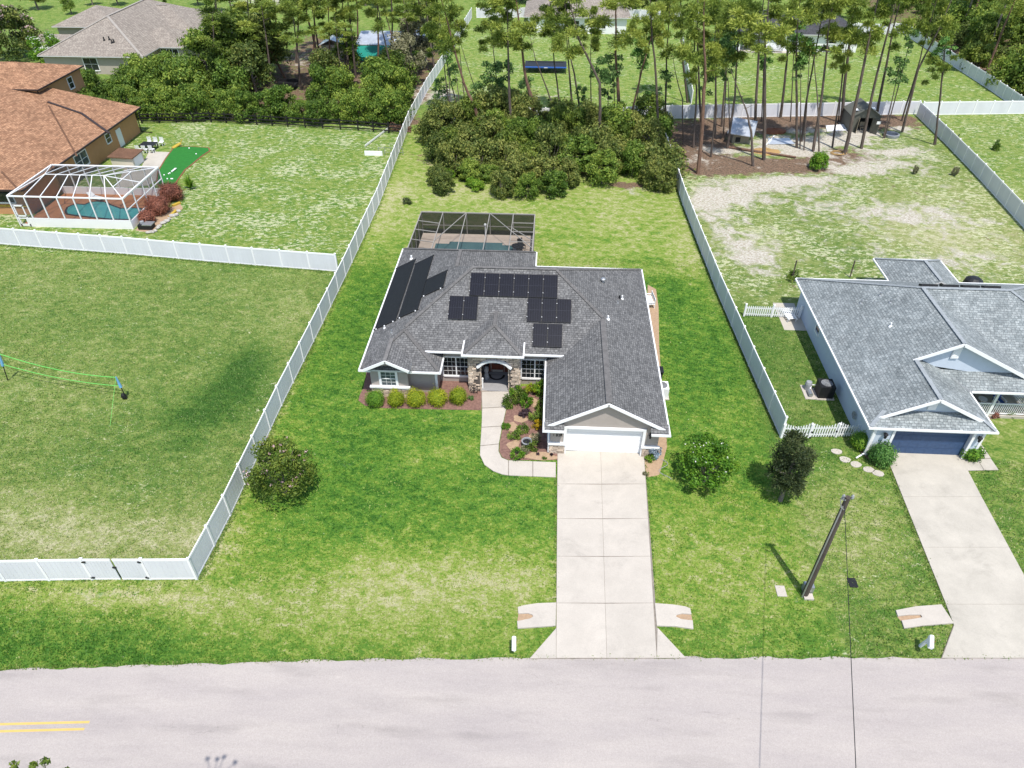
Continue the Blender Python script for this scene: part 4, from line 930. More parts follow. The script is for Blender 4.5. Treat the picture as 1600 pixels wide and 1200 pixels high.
# pool heating mats on the left slope: plane z = EZ + KR*(x-L_)
NLs = Vector((-KR,0,1)); CL_ = EZ-KR*L_
for q in (((619,420),(647,408.5),(622,498),(587,517)), ((649.5,414),(676.5,400.5),(655,484),(622.8,498)), ((668,438),(698.6,424),(693.6,450),(660,463.5))):
    P4 = [GP(x, y, NLs, CL_) for x, y in q]
    # squared to the eave: rectangle in (x, y) on the slope
    xa = (P4[0].x+P4[3].x)/2; xb = (P4[1].x+P4[2].x)/2; yt = (P4[0].y+P4[1].y)/2; yb = (P4[2].y+P4[3].y)/2
    f_ = lambda x, y: Vector((x, y, EZ+KR*(x-L_)))
    hm = slope_panel(house, 'pool_heater_mat', [f_(xa,yb), f_(xb,yb), f_(xb,yt), f_(xa,yt)], NLs, .05, .03, [M['poolheat'], M['poolheat']])
    hb = B(); nn = NLs.normalized()
    for y_ in (yb, yt): hb.tube([f_(xa-.05,y_)+nn*.08, f_(xb+.05,y_)+nn*.08], .04, 6)
    part('header_pipe', hb, M['black'], hm)
    cb = B()
    for t in (.1,.9): c = f_(xa+(xb-xa)*t, yb-.1)+nn*.09; cb.box(c.x-.04,c.y-.04,c.z-.04,c.x+.04,c.y+.04,c.z+.03)
    part('strap', cb, M['white'], hm)
# roof vents and pipes
NRs = Vector((KR,0,1)); CR_ = EZ+KR*RX
def vent(px, py, pl, r_, h, mt, kind='vent_pipe'):
    p = GP(px, py, *pl)
    b = B()
    if kind == 'roof_vent': b.lathe(p, [(.09,-.05),(.09,.2),(.2,.22),(.2,.30),(.12,.38),(0,.4)], 12)
    else: b.lathe(p, [(r_*2.2,-.02),(r_*1.6,.06),(r_,.07),(r_,h),(0,h)], 10)
    part(kind, b, mt, house)
vent(942,441,(NRs,CR_),.1,.3,M['metal'],'roof_vent'); vent(972,467,(NRs,CR_),.06,.3,M['white']); vent(968,466,(NRs,CR_),.06,.25,M['black']); vent(965,474,(NRs,CR_),.04,.2,M['metal'])
vent(950,499,(NRs,CR_),.07,.3,M['white']); vent(643,404.5,(NLs,CL_),.08,.3,M['white']); vent(601,513,(NLs,CL_),.05,.25,M['white']); vent(612,520,(NLs,CL_),.05,.25,M['metal'])

# ------------------------------------------------------------------ screened pool behind the house
cage = thing('screen_enclosure', 'dark mesh pool enclosure with pale bronze beams behind the main house', 'pool enclosure', (-7, 60, 0))
cx0, cx1, cy0, cy1, cz0, cz1 = -12.5, -1.35, 56.3, 64.15, 2.5, 2.3
part('pool_deck', B().box(cx0,cy0-.6,0,cx1,cy1,.03), M['ppave'], cage)
pvb = B(); prg = random.Random(9)
for i in range(22):
    for j in range(14):
        x = cx0+.05+i*.506; y = cy0-.55+j*.56
        if x+.49 < cx1 and y+.54 < cy1: pvb.box(x, y, .031, x+.485, y+.54, .045+prg.random()*.006)
pv = part('deck_paver', pvb, M['ppave'], cage); pv['kind'] = 'stuff'
pts = [(-11.4,56.6),(-2.8,56.6),(-2.8,62.5),(-3.6,62.5),(-3.6,62.9),(-4.9,62.9),(-4.9,63.3),(-9.2,63.3),(-9.2,62.9),(-10.4,62.9),(-10.4,62.5),(-11.4,62.5)]
part('pool_coping', B().prism(pts, .02, .10), M['ppave'], cage)
pts2 = [(-10.9,56.75),(-3.3,56.75),(-3.3,61.9),(-4.4,61.9),(-4.4,62.35),(-9.6,62.35),(-9.6,61.9),(-10.9,61.9)]
part('pool_water', B().prism(pts2, .03, .106), M['pool2'], cage)
xs = [cx0, -10.35, -8.05, -5.75, -3.45, cx1]; ym = [56.3, 58.2, 60.2, 62.0, cy1]
for x in xs:
    part('roof_beam', B().bar((x,cy0,cz0),(x,cy1,cz1), .06, .09), M['bronze'], cage)
    part('post', B().box(x-.04,cy1-.05,0,x+.04,cy1+.05,cz1), M['bronze'], cage)
for y in ym[1:-1]:
    for x in (cx0, cx1): part('post', B().box(x-.05,y-.04,0,x+.05,y+.04,2.42), M['bronze'], cage)
    for (a, c) in ((xs[0],xs[1]),(xs[4],xs[5])): part('purlin', B().bar((a,y,2.44),(c,y-.5 if a < -9 else y+.0,2.44), .05, .06), M['bronze'], cage)
part('purlin', B().bar((cx0,cy1,cz1),(cx1,cy1,cz1), .09, .12), M['bronze'], cage)
for x in (cx0, cx1): part('purlin', B().bar((x,cy0,cz0-.02),(x,cy1,cz1-.02), .09, .10), M['bronze'], cage)
part('chair_rail', B().bar((cx0,cy1,.95),(cx1,cy1,.95), .05, .08), M['bronze'], cage)
for (p, q) in (((xs[1],58.0,2.45),(xs[2],cy1-.1,2.38)), ((xs[3],cy1-.1,2.38),(xs[5],57.0,2.45)), ((xs[4],61,2.44),(xs[5],58.5,2.44))): part('brace', B().bar(p, q, .05, .06), M['bronze'], cage)
for k in range(5):
    part('screen_panel', B().face([(xs[k]+.04,cy0,cz0),(xs[k+1]-.04,cy0,cz0),(xs[k+1]-.04,cy1,cz1),(xs[k]+.04,cy1,cz1)]), M['scr_roof'], cage)
    part('screen_panel', B().face([(xs[k]+.04,cy1,.05),(xs[k+1]-.04,cy1,.05),(xs[k+1]-.04,cy1,cz1),(xs[k]+.04,cy1,cz1)]), M['scr_wall'], cage)
for x in (cx0, cx1):
    for a, c in zip(ym[:-1], ym[1:]): part('screen_panel', B().face([(x,a+.04,.05),(x,c-.04,.05),(x,c-.04,2.38),(x,a+.04,2.38)]), M['scr_wall'], cage)
# furniture under the screen
def patio_chair(p, rz, label, mt='black', group='patio chairs inside the dark pool screen'):
    t = thing('patio_chair', label, 'chair', p, rz, group)
    part('seat', B().box(-.28,-.28,.38,.28,.28,.44), M[mt], t, local=True); part('backrest', B().bar((0,.26,.42),(0,.40,.95), .56, .04, up=(0,1,0)), M[mt], t, local=True)
    for sx in (-.25,.25):
        for sy in (-.25,.25): part('leg', B().box(sx-.02,sy-.02,0,sx+.02,sy+.02,.38), M['black'], t, local=True)
    return t
patio_chair((-2.5,61.4,.05), .6, 'dark patio chair at the right end of the dark pool screen, nearer the back')
patio_chair((-2.2,59.9,.05), 2.2, 'dark patio chair at the right end of the dark pool screen, nearer the house')
t = thing('patio_table', 'round dark patio table in the right corner of the main pool screen', 'table', (-2.9,60.6,.05))
part('table_top', B().lathe((0,0,.7), [(0,.03),(.55,.03),(.55,0),(0,0)], 16), M['black'], t, local=True); part('pedestal', B().lathe((0,0,0), [(.3,0),(.3,.04),(.05,.06),(.05,.7)], 10), M['black'], t, local=True)
sh = B().tube([(-6.2,63.75,.05),(-6.2,63.75,1.2)], .05, 8); sh.ball((-6.2,63.75,1.3), .14,.14,.14)
solo('garden_statue', sh, M['white'], 'small white statue against the back screen of the dark pool enclosure', 'statue', (-6.2,63.75,0))

# ------------------------------------------------------------------ things round the main house
def ac_unit(p, label, s=1.0, mt='metal', name='air_conditioner'):
    t = thing(name, label, 'air conditioner', p)
    part('case', B().box(-.45*s,-.45*s,.08,.45*s,.45*s,.95*s), M[mt], t, local=True)
    part('pad', B().box(-.55*s,-.55*s,0,.55*s,.55*s,.08), M['conc'], t, local=True)
    b = B()
    for k in range(5): r_ = .08+k*.07; b.tube([(r_*s*math.cos(a), r_*s*math.sin(a), .97*s) for a in [j*.5236 for j in range(13)]], .012, 4)
    part('fan_grille', b, M['black'], t, local=True)
    part('fan', B().lathe((0,0,.955*s), [(0,.004),(.36*s,.004),(.36*s,0)], 16), M['greyc'], t, local=True)
    return t
ac_unit((8.55,40.0,0), 'white pool heater with round top fan beside the right wall of the main house', 1.0, 'white', 'pool_heater')
t = thing('trash_bin', 'black wheeled trash bin beside the white pool heater', 'trash bin', (8.45,41.7,0))
bb = B(); i = 0; bb.v = [(-.25,-.25,.05),(.25,-.25,.05),(.25,.25,.05),(-.25,.25,.05),(-.32,-.34,1.0),(.32,-.34,1.0),(.32,.34,1.0),(-.32,.34,1.0)]; bb.f = [(3,2,1,0),(4,5,6,7),(0,1,5,4),(1,2,6,5),(2,3,7,6),(3,0,4,7)]; bb.mi = [0]*6
part('body', bb, M['black'], t, local=True); part('lid', B().box(-.35,-.38,1.0,.35,.36,1.07), M['black'], t, local=True)
for sx in (-.26,.26): part('wheel', B().tube([(sx-.03,.3,.12),(sx+.03,.3,.12)], .12, 10), M['black'], t, local=True)
part('handle', B().tube([(-.25,.42,1.0),(.25,.42,1.0)], .025, 6), M['black'], t, local=True)
ac_unit((8.3,38.9,0), 'small dark condenser unit tucked under the right eave of the main house', .7, 'black')
t = thing('garden_bench', 'white slatted garden bench on the sandy strip right of the main house', 'bench', (8.85,52.2,0), -1.45)
for k in range(4): part('seat_slat', B().box(-.75,-.22+k*.13,.42,.75,-.12+k*.13,.45), M['white'], t, local=True)
for k in range(3): part('back_slat', B().box(-.75,.30,.55+k*.14,.75,.33,.65+k*.14), M['white'], t, local=True)
for sx in (-.68,.68): part('leg_frame', B().box(sx-.04,-.25,0,sx+.04,-.19,.45).box(sx-.04,.27,0,sx+.04,.33,.95).box(sx-.04,-.25,.60,sx+.04,.33,.65), M['white'], t, local=True)
# pot, lamp stake, doormat and porch pieces
p = G(823,697); b = B(); b.lathe((0,0,0), [(0,0),(.2,0),(.33,.42),(.36,.44),(.36,.5),(.29,.5),(.27,.40),(0,.40)], 16)
t = thing('planter_pot', 'round grey planter pot standing in the mulch bed by the curved walk', 'planter', p)
part('bowl', b, M['greyc'], t, local=True); part('soil', B().lathe((0,0,.41), [(.27,0),(0,.02)], 14), M['black'], t, local=True)
b = B(); b.v = []; pts = [(-3.45+.62*math.cos(a), 41.55+.62*math.sin(a)*-1 if math.sin(a) > 0 else 41.55) for a in [math.pi*k/10 for k in range(11)]]
dm = thing('doormat', 'dark half-round doormat on the grey porch floor', 'doormat', (-3.4,41.2,.12))
part('mat', B().prism(pts, .121, .14), M['black'], dm); pin = [(-3.45+.45*math.cos(a), 41.52-.45*math.sin(a)) for a in [math.pi*k/10 for k in range(11)]]; part('inlay', B().prism(pin, .14, .146), M['porch'], dm)
t = thing('porch_statue', 'grey potted statue on the left side of the entry porch', 'statue', (-4.2,41.1,.12))
part('base', B().lathe((0,0,0), [(.2,0),(.22,.25),(.15,.5),(.1,.6)], 10), M['greyc'], t, local=True); part('figure', B().ball((0,0,.85), .2,.18,.32, jit=.25), M['greyc'], t, local=True)
t = thing('porch_column_lamp', 'pale upright post lamp just inside the left stone pier', 'lamp', (-4.38,40.0,.12))
part('post', B().box(-.05,-.05,0,.05,.05,.75), M['white'], t, local=True); part('globe', B().ball((0,0,.83), .08,.08,.1), M['white'], t, local=True)
p = G(741,612); t = thing('wire_trellis', 'dark wrought wire garden ornament leaning on the left stone pier', 'garden ornament', (p.x+.02,p.y-.22,0))
b = B()
for a in (0,1.57): b.tube([(.28*math.cos(th)*math.cos(a), .1*math.sin(a)*math.cos(th), .42+.36*math.sin(th)) for th in [k*.45 for k in range(15)]], .02, 5)
b.tube([(0,0,0),(0,0,.8)], .02, 5); b.tube([(-.25,0,.05),(.25,0,.75)], .018, 5); b.tube([(.25,0,.05),(-.25,0,.75)], .018, 5); part('wire', b, M['black'], t, local=True)

# ================================================================== BLUE-GREY NEIGHBOUR ON THE RIGHT
nh = thing('house', 'pale blue house with mottled blue-grey shingles, navy garage door and railed front porch', 'house', (30, 44, 0))
KN = 0.5
NX0, NX1, NXR, NYF, NYB = 20.8, 28.6, 34.0, 34.4, 52.8
nz = lambda d: 2.6+KN*d
bx = (NX0+NXR)/2; bzz = nz(bx-NX0); my0 = NYB-(bx-NX0)*2; my = (my0+NYB)/2        # main body front eave, ridge
MX1 = 40.2; mrx = MX1-(NYB-my0)/2
gx2 = (NX0+NX1)/2; gz2 = nz(gx2-NX0)
polys = [
 [(NX0,NYF,2.6),(NX0+.62,NYF+.62,nz(.62)),(gx2,NYF+.62,gz2),(gx2,39.0,gz2),(gx2,39.2,gz2),(bx,39.2,bzz),(bx,my,bzz),(NX0,NYB,2.6)],      # long left slope
 [(NX1,NYF,2.6),(NX1,40.2,2.6),(gx2,40.2,gz2),(gx2,NYF+.62,gz2),(NX1-.62,NYF+.62,nz(.62))],                                              # garage right slope
 [(NX0,NYF,2.6),(NX1,NYF,2.6),(NX1-1.1,NYF+1.1,nz(1.1)),(NX0+1.1,NYF+1.1,nz(1.1))],                                                      # skirt under the little gable
 [(bx,39.2,bzz),(NXR,39.2,2.6),(NXR,my0,2.6),(bx,my,bzz)],                                                                               # big gable right slope
 [(bx,my,bzz),(NXR,my0,2.6),(MX1,my0,2.6),(mrx,my,bzz)],                                                                                 # main front
 [(MX1,my0,2.6),(MX1,NYB,2.6),(mrx,my,bzz)],
 [(NX0,NYB,2.6),(bx,my,bzz),(mrx,my,bzz),(MX1,NYB,2.6)],
 [(NX1+.02,38.3,2.72),(NXR,38.3,2.72),(NXR,39.75,3.4),(NX1-1.6,39.75,3.4)]]                                                              # porch skirt
nroof = roof(nh, polys, M['shin_n'])
ex, exz = (28.4+34.0)/2, 2.6+KN*2.8
roof(nh, [[(28.4,56.6,2.6),(ex,53.8,exz),(ex,50.5,exz),(28.4,50.5,2.6)], [(34.0,56.6,2.6),(34.0,50.5,2.6),(ex,50.5,exz),(ex,53.8,exz)], [(28.4,56.6,2.6),(34.0,56.6,2.6),(ex,53.8,exz)]], M['shin_n'], name='rear_roof')
capn = mat('blue_grey_cap', (0.30, 0.325, 0.335), 0.85, 0.15, 4)
for p, q in (((bx,39.25,bzz),(bx,my,bzz)), ((bx,my,bzz),(mrx,my,bzz)), ((NX0+.1,NYB-.1,2.65),(bx,my,bzz)), ((mrx,my,bzz),(MX1-.1,NYB-.1,2.65)), ((mrx,my,bzz),(MX1-.1,my0+.1,2.65)), ((gx2,NYF+.65,gz2),(gx2,39.0,gz2)), ((ex,50.6,exz),(ex,53.8,exz)), ((ex,53.8,exz),(28.5,56.5,2.65)), ((ex,53.8,exz),(33.9,56.5,2.65)), ((NX0+.05,NYF+.05,2.63),(NX0+1.0,NYF+1.0,nz(1.0))), ((NX1-.05,NYF+.05,2.63),(NX1-1.0,NYF+1.0,nz(1.0)))):
    ridge_cap(nroof, p, q, capn, .26, .4)
def W(b, mt='nwall', par=None, name='wall'): return part(name, b, M[mt], par or nh)
W(B().box(21.3,34.95,0,28.1,52.3,2.46)); W(B().box(28.11,41.2,0,39.7,52.3,2.46))
W(B().xzprism([(NX0+1.0,nz(1.0)-.15),(NX1-1.0,nz(1.0)-.15),(gx2,gz2-.13)], 35.55, 35.75)); W(B().xzprism([(bx-3.4,bzz-3.4*KN-.15),(bx+6.3,bzz-6.3*KN-.15),(bx,bzz-.13)], 39.65, 39.85))
for (xc, zc, x0, x1, y) in ((gx2,gz2,NX0+.55,NX1-.55,NYF+.60), (bx,bzz,gx2-.1,NXR,39.18)):
    for a in (x0, x1):
        part('rake_board', B().bar((a,y,zc-abs(a-xc)*KN-.08),(xc,y,zc-.08), .05, .22), M['white'], nh)
for (x, y, z) in ((gx2,35.5,gz2-.75), (bx,39.6,bzz-1.0)):
    v = part('gable_vent', B().box(x-.25,y-.06,z-.45,x+.25,y+.04,z+.45), M['white'], nh)
    b = B()
    for k in range(6): b.box(x-.2,y-.075,z-.38+k*.13,x+.2,y-.061,z-.31+k*.13)
    part('louvre', b, M['white'], v)
for p, q in (((NX0-.05,NYF,2.6),(NX0-.05,NYB,2.6)), ((NX0-.1,NYF-.05,2.6),(NX1+.1,NYF-.05,2.6)), ((NX1+.05,NYF,2.6),(NX1+.05,38.6,2.6)), ((NX1+.1,38.25,2.72),(NXR,38.25,2.72)), ((NX0,NYB+.05,2.6),(28.4,NYB+.05,2.6)), ((34,NYB+.05,2.6),(MX1,NYB+.05,2.6)), ((28.35,53,2.6),(28.35,56.6,2.6)), ((34.05,53,2.6),(34.05,56.6,2.6)), ((28.4,56.65,2.6),(34,56.65,2.6)), ((NXR,my0-.05,2.6),(MX1,my0-.05,2.6)), ((MX1+.05,my0,2.6),(MX1+.05,NYB,2.6))):
    part('gutter', B().bar((p[0],p[1],p[2]-.06),(q[0],q[1],q[2]-.06), .10, .12), M['white'], nh)
for k in range(4):
    x = bx+.75+k*1.5; y = my+.75; z = bzz-.75*KN+.12
    part('ridge_vent', B().bar((x-.6,y,z+.06),(x+.6,y,z+.06), .42, .16, up=(0,KN,1)), M['black'], nh)
for (px, py, h, mt) in ((1345,474,.3,'metal'), (1375,462,.3,'metal'), (1391,473,.25,'metal'), (1391,510,.3,'white')):
    p = GP(px, py, (-KN,0,1), 2.6-KN*NX0); part('vent_pipe', B().lathe(p, [(.14,-.05),(.10,.06),(.06,.08),(.06,h),(0,h)], 8), M[mt], nh)
# front wall with the navy door set between returns
W(B().box(21.3,34.6,0,22.55,34.94,2.46)); W(B().box(27.45,34.6,0,28.1,34.94,2.46)); W(B().box(22.56,34.6,2.28,27.44,34.94,2.46))
part('corner_trim', B().box(21.24,34.54,0,21.40,34.75,2.46).box(28.0,34.54,0,28.16,34.75,2.46), M['white'], nh)
nd_ = part('garage_door', B().box(22.56,34.87,.02,27.44,34.93,2.27), M['navy'], nh)
for r_ in range(4):
    s_ = part('door_section', B().box(22.58,34.845,.04+r_*.56,27.42,34.87,.04+r_*.56+.54), M['navy'], nd_)
b = B()
for r_ in range(4):
    for c in range(8): b.box(22.72+c*.59,34.835,.12+r_*.56,22.72+c*.59+.46,34.844,.12+r_*.56+.38)
part('raised_panel', b, M['navy'], nd_)
part('garage_trim', B().box(22.42,34.53,0,22.58,34.60,2.4).box(27.42,34.53,0,27.58,34.60,2.4).box(22.42,34.52,2.25,27.58,34.60,2.42), M['white'], nh)
lantern(nh, (21.95,34.45,1.95), 1.2); lantern(nh, (27.8,34.45,1.95), 1.2)
window(nh, (21.3,47.4,1.2), (0,-1,0), (-1,0,0), .8, .95, 1, 2, 1, 'glass')
# porch
part('porch_floor', B().box(28.15,38.8,0,33.9,41.19,.2), M['conc_n'], nh)
for x in (28.5, 31.0, 33.75): part('porch_post', B().box(x-.08,38.85,.2,x+.08,39.01,2.6), M['white'], nh)
def railing(p, q, post=True):
    p = Vector(p); q = Vector(q); d = q-p; n = int(d.length/.135)
    part('rail', B().bar(p+Vector((0,0,1.0)), q+Vector((0,0,1.0)), .08, .07), M['white'], nh); part('rail', B().bar(p+Vector((0,0,.12)), q+Vector((0,0,.12)), .06, .06), M['white'], nh)
    for k in range(n): c = p+d*((k+.5)/n); part('baluster', B().box(c.x-.02,c.y-.02,.15+p.z,c.x+.02,c.y+.02,p.z+.97), M['white'], nh)
railing((28.6,38.93,.2),(30.92,38.93,.2)); railing((31.08,38.93,.2),(33.67,38.93,.2)); railing((33.75,39.02,.2),(33.75,41.1,.2))
window(nh, (29.2,41.2,.7), (1,0,0), (0,-1,0), 1.2, 1.5, 2, 2)
part('front_door', B().box(31.6,41.12,.2,32.6,41.19,2.3), M['navy'], nh)
def porch_chair(p, rz, mt, label):
    t = thing('porch_chair', label, 'chair', p, rz, 'chairs on the neighbour\'s porch')
    part('seat', B().box(-.3,-.3,.36,.3,.3,.44), M[mt], t, local=True); part('backrest', B().bar((0,.28,.42),(0,.42,1.0), .6, .06, up=(0,1,0)), M[mt], t, local=True)
    for sx in (-.28,.28): part('arm', B().box(sx-.04,-.3,.6,sx+.04,.32,.64), M['white'], t, local=True); part('leg', B().box(sx-.03,-.28,0,sx+.03,-.22,.6), M['white'], t, local=True)
    return t
porch_chair((32.1,39.9,.2), .2, 'blue', 'blue cushioned chair on the railed porch, near its right end'); porch_chair((30.0,40.0,.2), -.3, 'greyc', 'grey chair on the railed porch behind the left railing')
t = thing('porch_table', 'small round pale table between the chairs on the railed porch', 'table', (31.0,40.0,.2)); part('table_top', B().lathe((0,0,.5), [(0,.03),(.3,.03),(.3,0),(0,0)], 14), M['white'], t, local=True); part('leg', B().lathe((0,0,0), [(.2,0),(.03,.03),(.03,.5)], 8), M['white'], t, local=True)
# beside the left wall
ac_unit((20.3,40.7,0), 'black air conditioner against the left wall of the blue house', 1.15, 'black')
t = thing('pool_pump', 'grey pump and pipes on a slab beside the black air conditioner', 'pump', (19.3,41.0,0))
part('pad', B().box(-.4,-.9,0,.4,.7,.06), M['conc'], t, local=True); part('tank', B().lathe((0,.25,.06), [(0,.7),(.2,.68),(.25,.5),(.25,0)], 12), M['greyc'], t, local=True); part('motor', B().tube([(0,-.7,.25),(0,-.1,.25)], .15, 10), M['metal'], t, local=True); part('pipe', B().tube([(.05,-.1,.3),(.2,.2,.5),(.6,.2,.5)], .05, 6), M['white'], t, local=True)
t = thing('hose_reel', 'coiled hose on the left wall of the blue house near the picket gate', 'hose', (21.27,37.4,1.0))
b = B()
for k in range(3): r_ = .16+k*.05; b.tube([(-.06-.02*k, r_*math.cos(a), r_*math.sin(a)) for a in [j*.449 for j in range(15)]], .022, 5)
part('coil', b, M['greyc'], t, local=True); part('bracket', B().box(-.06,-.05,-.05,.03,.05,.05), M['metal'], t, local=True)
t = thing('downpipe_splash', 'white drain pipe at the front left corner of the blue house', 'drain pipe', (21.15,34.6,0)); part('pipe', B().tube([(21.2,34.5,2.4),(21.18,34.5,.25),(20.6,34.2,.06)], .055, 6), M['white'], t)
t = thing('patio_lounger', 'white slatted lounger at the back left corner of the blue house', 'lounger', (20.2,51.0,0), .2)
for k in range(7): part('slat', B().box(-.35,-1.0+k*.24,.38,.35,-.84+k*.24,.41), M['white'], t, local=True)
for sx in (-.36,.36): part('side_rail', B().box(sx-.03,-1.05,.28,sx+.03,.75,.37), M['white'], t, local=True)
for sx in (-.36,.36):
    for sy in (-.9,.6): part('leg', B().box(sx-.03,sy-.03,0,sx+.03,sy+.03,.28), M['white'], t, local=True)
struct('patio_slab', B().box(19.5,48.9,-.02,21.3,53.0,.03), M['conc_n'])
t = thing('grill', 'black covered grill behind the rear roof of the blue house', 'grill', (37.4,56.2,0)); part('cover', B().lathe((0,0,0), [(.75,0),(.8,.6),(.7,1.0),(.4,1.2),(0,1.25)], 14), M['black'], t, local=True)
t = thing('toy_tractor', 'orange and black garden machine beside the rear roof of the blue house', 'machine', (27.9,54.6,0)); part('hood', B().box(-.25,-.5,.3,.25,.1,.8), M['orange'], t, local=True); part('seat', B().box(-.25,.15,.3,.25,.6,.65).box(-.25,.55,.6,.25,.62,1.0), M['black'], t, local=True)
for sx in (-.35,.35):
    for sy, r_ in ((-.35,.18),(.35,.28)): part('wheel', B().tube([(sx-.06,sy,r_),(sx+.06,sy,r_)], r_, 10), M['black'], t, local=True)
for px, py, py2, lb in ((1237,437,407,'slanting timber stake behind the back left corner of the blue house'), (1328,433,407,'slanting timber stake left of the rear roof of the blue house')):
    p = G(px, py); q = GY(px+8, py2, p.y); solo('garden_stake', B().tube([p, q], .06, 6), M['bark'], lb, 'stake', p)

# picket fences
def picket(a, c, label, gate=None, scallop=.0, h=1.05):
    a = Vector((a[0],a[1],0)); c = Vector((c[0],c[1],0)); t = thing('picket_fence', label, 'fence', a, 0, 'white picket fences beside the blue house')
    d = c-a; rz = math.atan2(d.y, d.x); n = int(d.length/.17); seg = max(1, round(d.length/1.9))
    def pm(hh):
        b = B(); b.box(-.045,-.012,.06,.045,.012,hh-.07); i = len(b.v); b.v += [(-.045,-.012,hh-.07),(.045,-.012,hh-.07),(.045,.012,hh-.07),(-.045,.012,hh-.07),(0,-.012,hh),(0,.012,hh)]
        b.f += [(i,i+1,i+4),(i+2,i+3,i+5),(i+1,i+2,i+5,i+4),(i+3,i,i+4,i+5)]; b.mi += [0]*4; return b.mesh('picket', [M['white']])
    ms = [pm(h+scallop*k/6) for k in range(7)]; po = FM['post']
    for k in range(n):
        f = (k+.5)/n; ph = (f*seg) % 1; kk = round(6*(2*ph-1)**2) if scallop else 0
        o = link('picket', ms[kk], t); o.location = d*f; o.rotation_euler = (0,0,rz)
    for k in range(seg+1):
        o = link('post', po, t); o.location = d*(k/seg); o.rotation_euler = (0,0,rz); o.scale = (1,1,(h+.22)/1.94)
    for z in (.22,.8):
        part('rail', B().bar(a+Vector((0,0,z))+Vector((-d.y,d.x,0)).normalized()*.035, c+Vector((0,0,z))+Vector((-d.y,d.x,0)).normalized()*.035, .04, .08), M['white'], t)
    return t
picket(P2(1220,684), P2(1348,682), 'white scalloped picket fence with gate between the vinyl fence and the blue garage', scallop=.32)
picket(P2(1162,494), P2(1248,497), 'white picket fence joining the vinyl fence to the back corner of the blue house')
t = thing('gate_latch', 'black latch and hinges on the scalloped picket gate', 'latch', (*P2(1292,689), 0)); p = P2(1263,689)
part('hinge', B().box(p[0]-.06,p[1]-.10,.3,p[0]+.06,p[1]-.05,.42).box(p[0]-.06,p[1]-.10,.8,p[0]+.06,p[1]-.05,.92), M['black'], t); p2 = P2(1301,688); part('latch', B().box(p2[0]-.05,p2[1]-.10,.8,p2[0]+.05,p2[1]-.05,.95), M['black'], t)
# stepping stones
for k, (px, py) in enumerate(((1307,706),(1320,718.5),(1337,726),(1357,734),(1372,740))):
    p = G(px, py); b = B(); b.prism([(.36*(1+.07*math.sin(3*a+k))*math.cos(a), .27*(1+.08*math.cos(2*a+k*2))*math.sin(a)) for a in [j*.524 for j in range(12)]], 0, .05)
    solo('stepping_stone', b, M['conc'], 'pale stepping stone in the grass, %s from the picket gate' % ORD[k], 'stepping stone', p, 'stepping stones from gate to drive', local=True)

# ================================================================== BROWN HOUSE ON THE LEFT
bh = thing('house', 'brown two-storey stucco house with russet shingle roof at the left edge', 'house', (-60, 78, 0))
EB = 3.1; KB = .2; BXE = -53.2
bzf = lambda x: EB+KB*(BXE-x)
broof = roof(bh, [[(BXE,65.2,EB),(BXE,91.0,EB),(-64.2,91.0,bzf(-64.2)),(-70,88.0,bzf(-70)),(-78,88,bzf(-78)),(-78,75.2+14.8*0,bzf(-78)),(-60.2,68.0,bzf(-60.2))],
    [(BXE,65.2,EB),(-60.2,68.0,bzf(-60.2)),(-78,75.2,bzf(-78)),(-80,64.6,EB-.2)]], M['shin_b'], .16, M['gutter_d'])
W(B().box(-79,66.0,0,-53.9,90.4,2.95), 'brown', bh)
W(B().xzprism([(-63.9,2.96),(-53.9,2.96),(-53.9,EB-.02),(-63.9,bzf(-63.9)-.22)], 90.2, 90.39), 'brown', bh)
part('gutter', B().bar((BXE+.05,65.2,EB-.05),(BXE+.05,91.0,EB-.05), .14, .16), M['gutter_d'], bh); part('gutter', B().bar((BXE,65.15,EB-.05),(-80,64.55,EB-.25), .14, .16), M['gutter_d'], bh)
g0 = GP(75,160,(KB,0,1),EB+KB*BXE); g1 = GP(128,178,(KB,0,1),EB+KB*BXE); g2 = GP(171,209,(KB,0,1),EB+KB*BXE)
b = B()
for p, q in ((g0, g1), (g1, g2)): b.bar(p+Vector((0,0,.05)), q+Vector((0,0,.05)), .28, .12)
part('roof_gutter', b, M['gutter_d'], bh)
for pp in (((76,165),(120,244)), ((2,268),(31,299))):
    ridge_cap(broof, GP(*pp[0],(KB,0,1),EB+KB*BXE), GP(*pp[1],(KB,0,1),EB+KB*BXE), M['shin_b'], .2, .4)
part('downspout', B().tube([(BXE,90.6,3.0),(-53.8,90.5,2.6),(-53.8,90.5,.1),(-52.3,90.3,.06)], .07, 6), M['gutter_d'], bh)
# upper storey
UZ, UK = 5.9, .33
UX, UY0, UY1 = -64.0, 88.2, 99.0
uw = (UY1-UY0)/2
f, rid = hip_roof(-82, UY0, UX, UY1, UZ, UK, 'x', False, False)
roof(bh, f, M['shin_b'], .16, M['gutter_d'], name='upper_roof')
part('wall', B().box(-81,UY0+.5,0,UX-.5,UY1-.4,UZ-.15), M['brown'], bh)
for p, q in (((-82,UY0-.05,UZ-.06),(UX,UY0-.05,UZ-.06)), ((UX+.05,UY0,UZ-.06),(UX+.05,UY1,UZ-.06))): part('gutter', B().bar(p, q, .13, .15), M['gutter_d'], bh)
part('downspout', B().tube([(UX-.4,UY0+.38,UZ-.2),(UX-.4,UY0+.38,4.9)], .07, 6), M['gutter_d'], bh)
window(bh, (UX-.5,95.2,3.9), (0,1,0), (1,0,0), 1.0, 1.3, 1, 2, 1)
window(bh, (-53.9,75.6,.9), (0,1,0), (1,0,0), 2.4, 1.5, 1, 2, 2, 'glassw'); window(bh, (-53.9,82.6,1.4), (0,1,0), (1,0,0), 1.0, 1.0, 1, 2, 1)
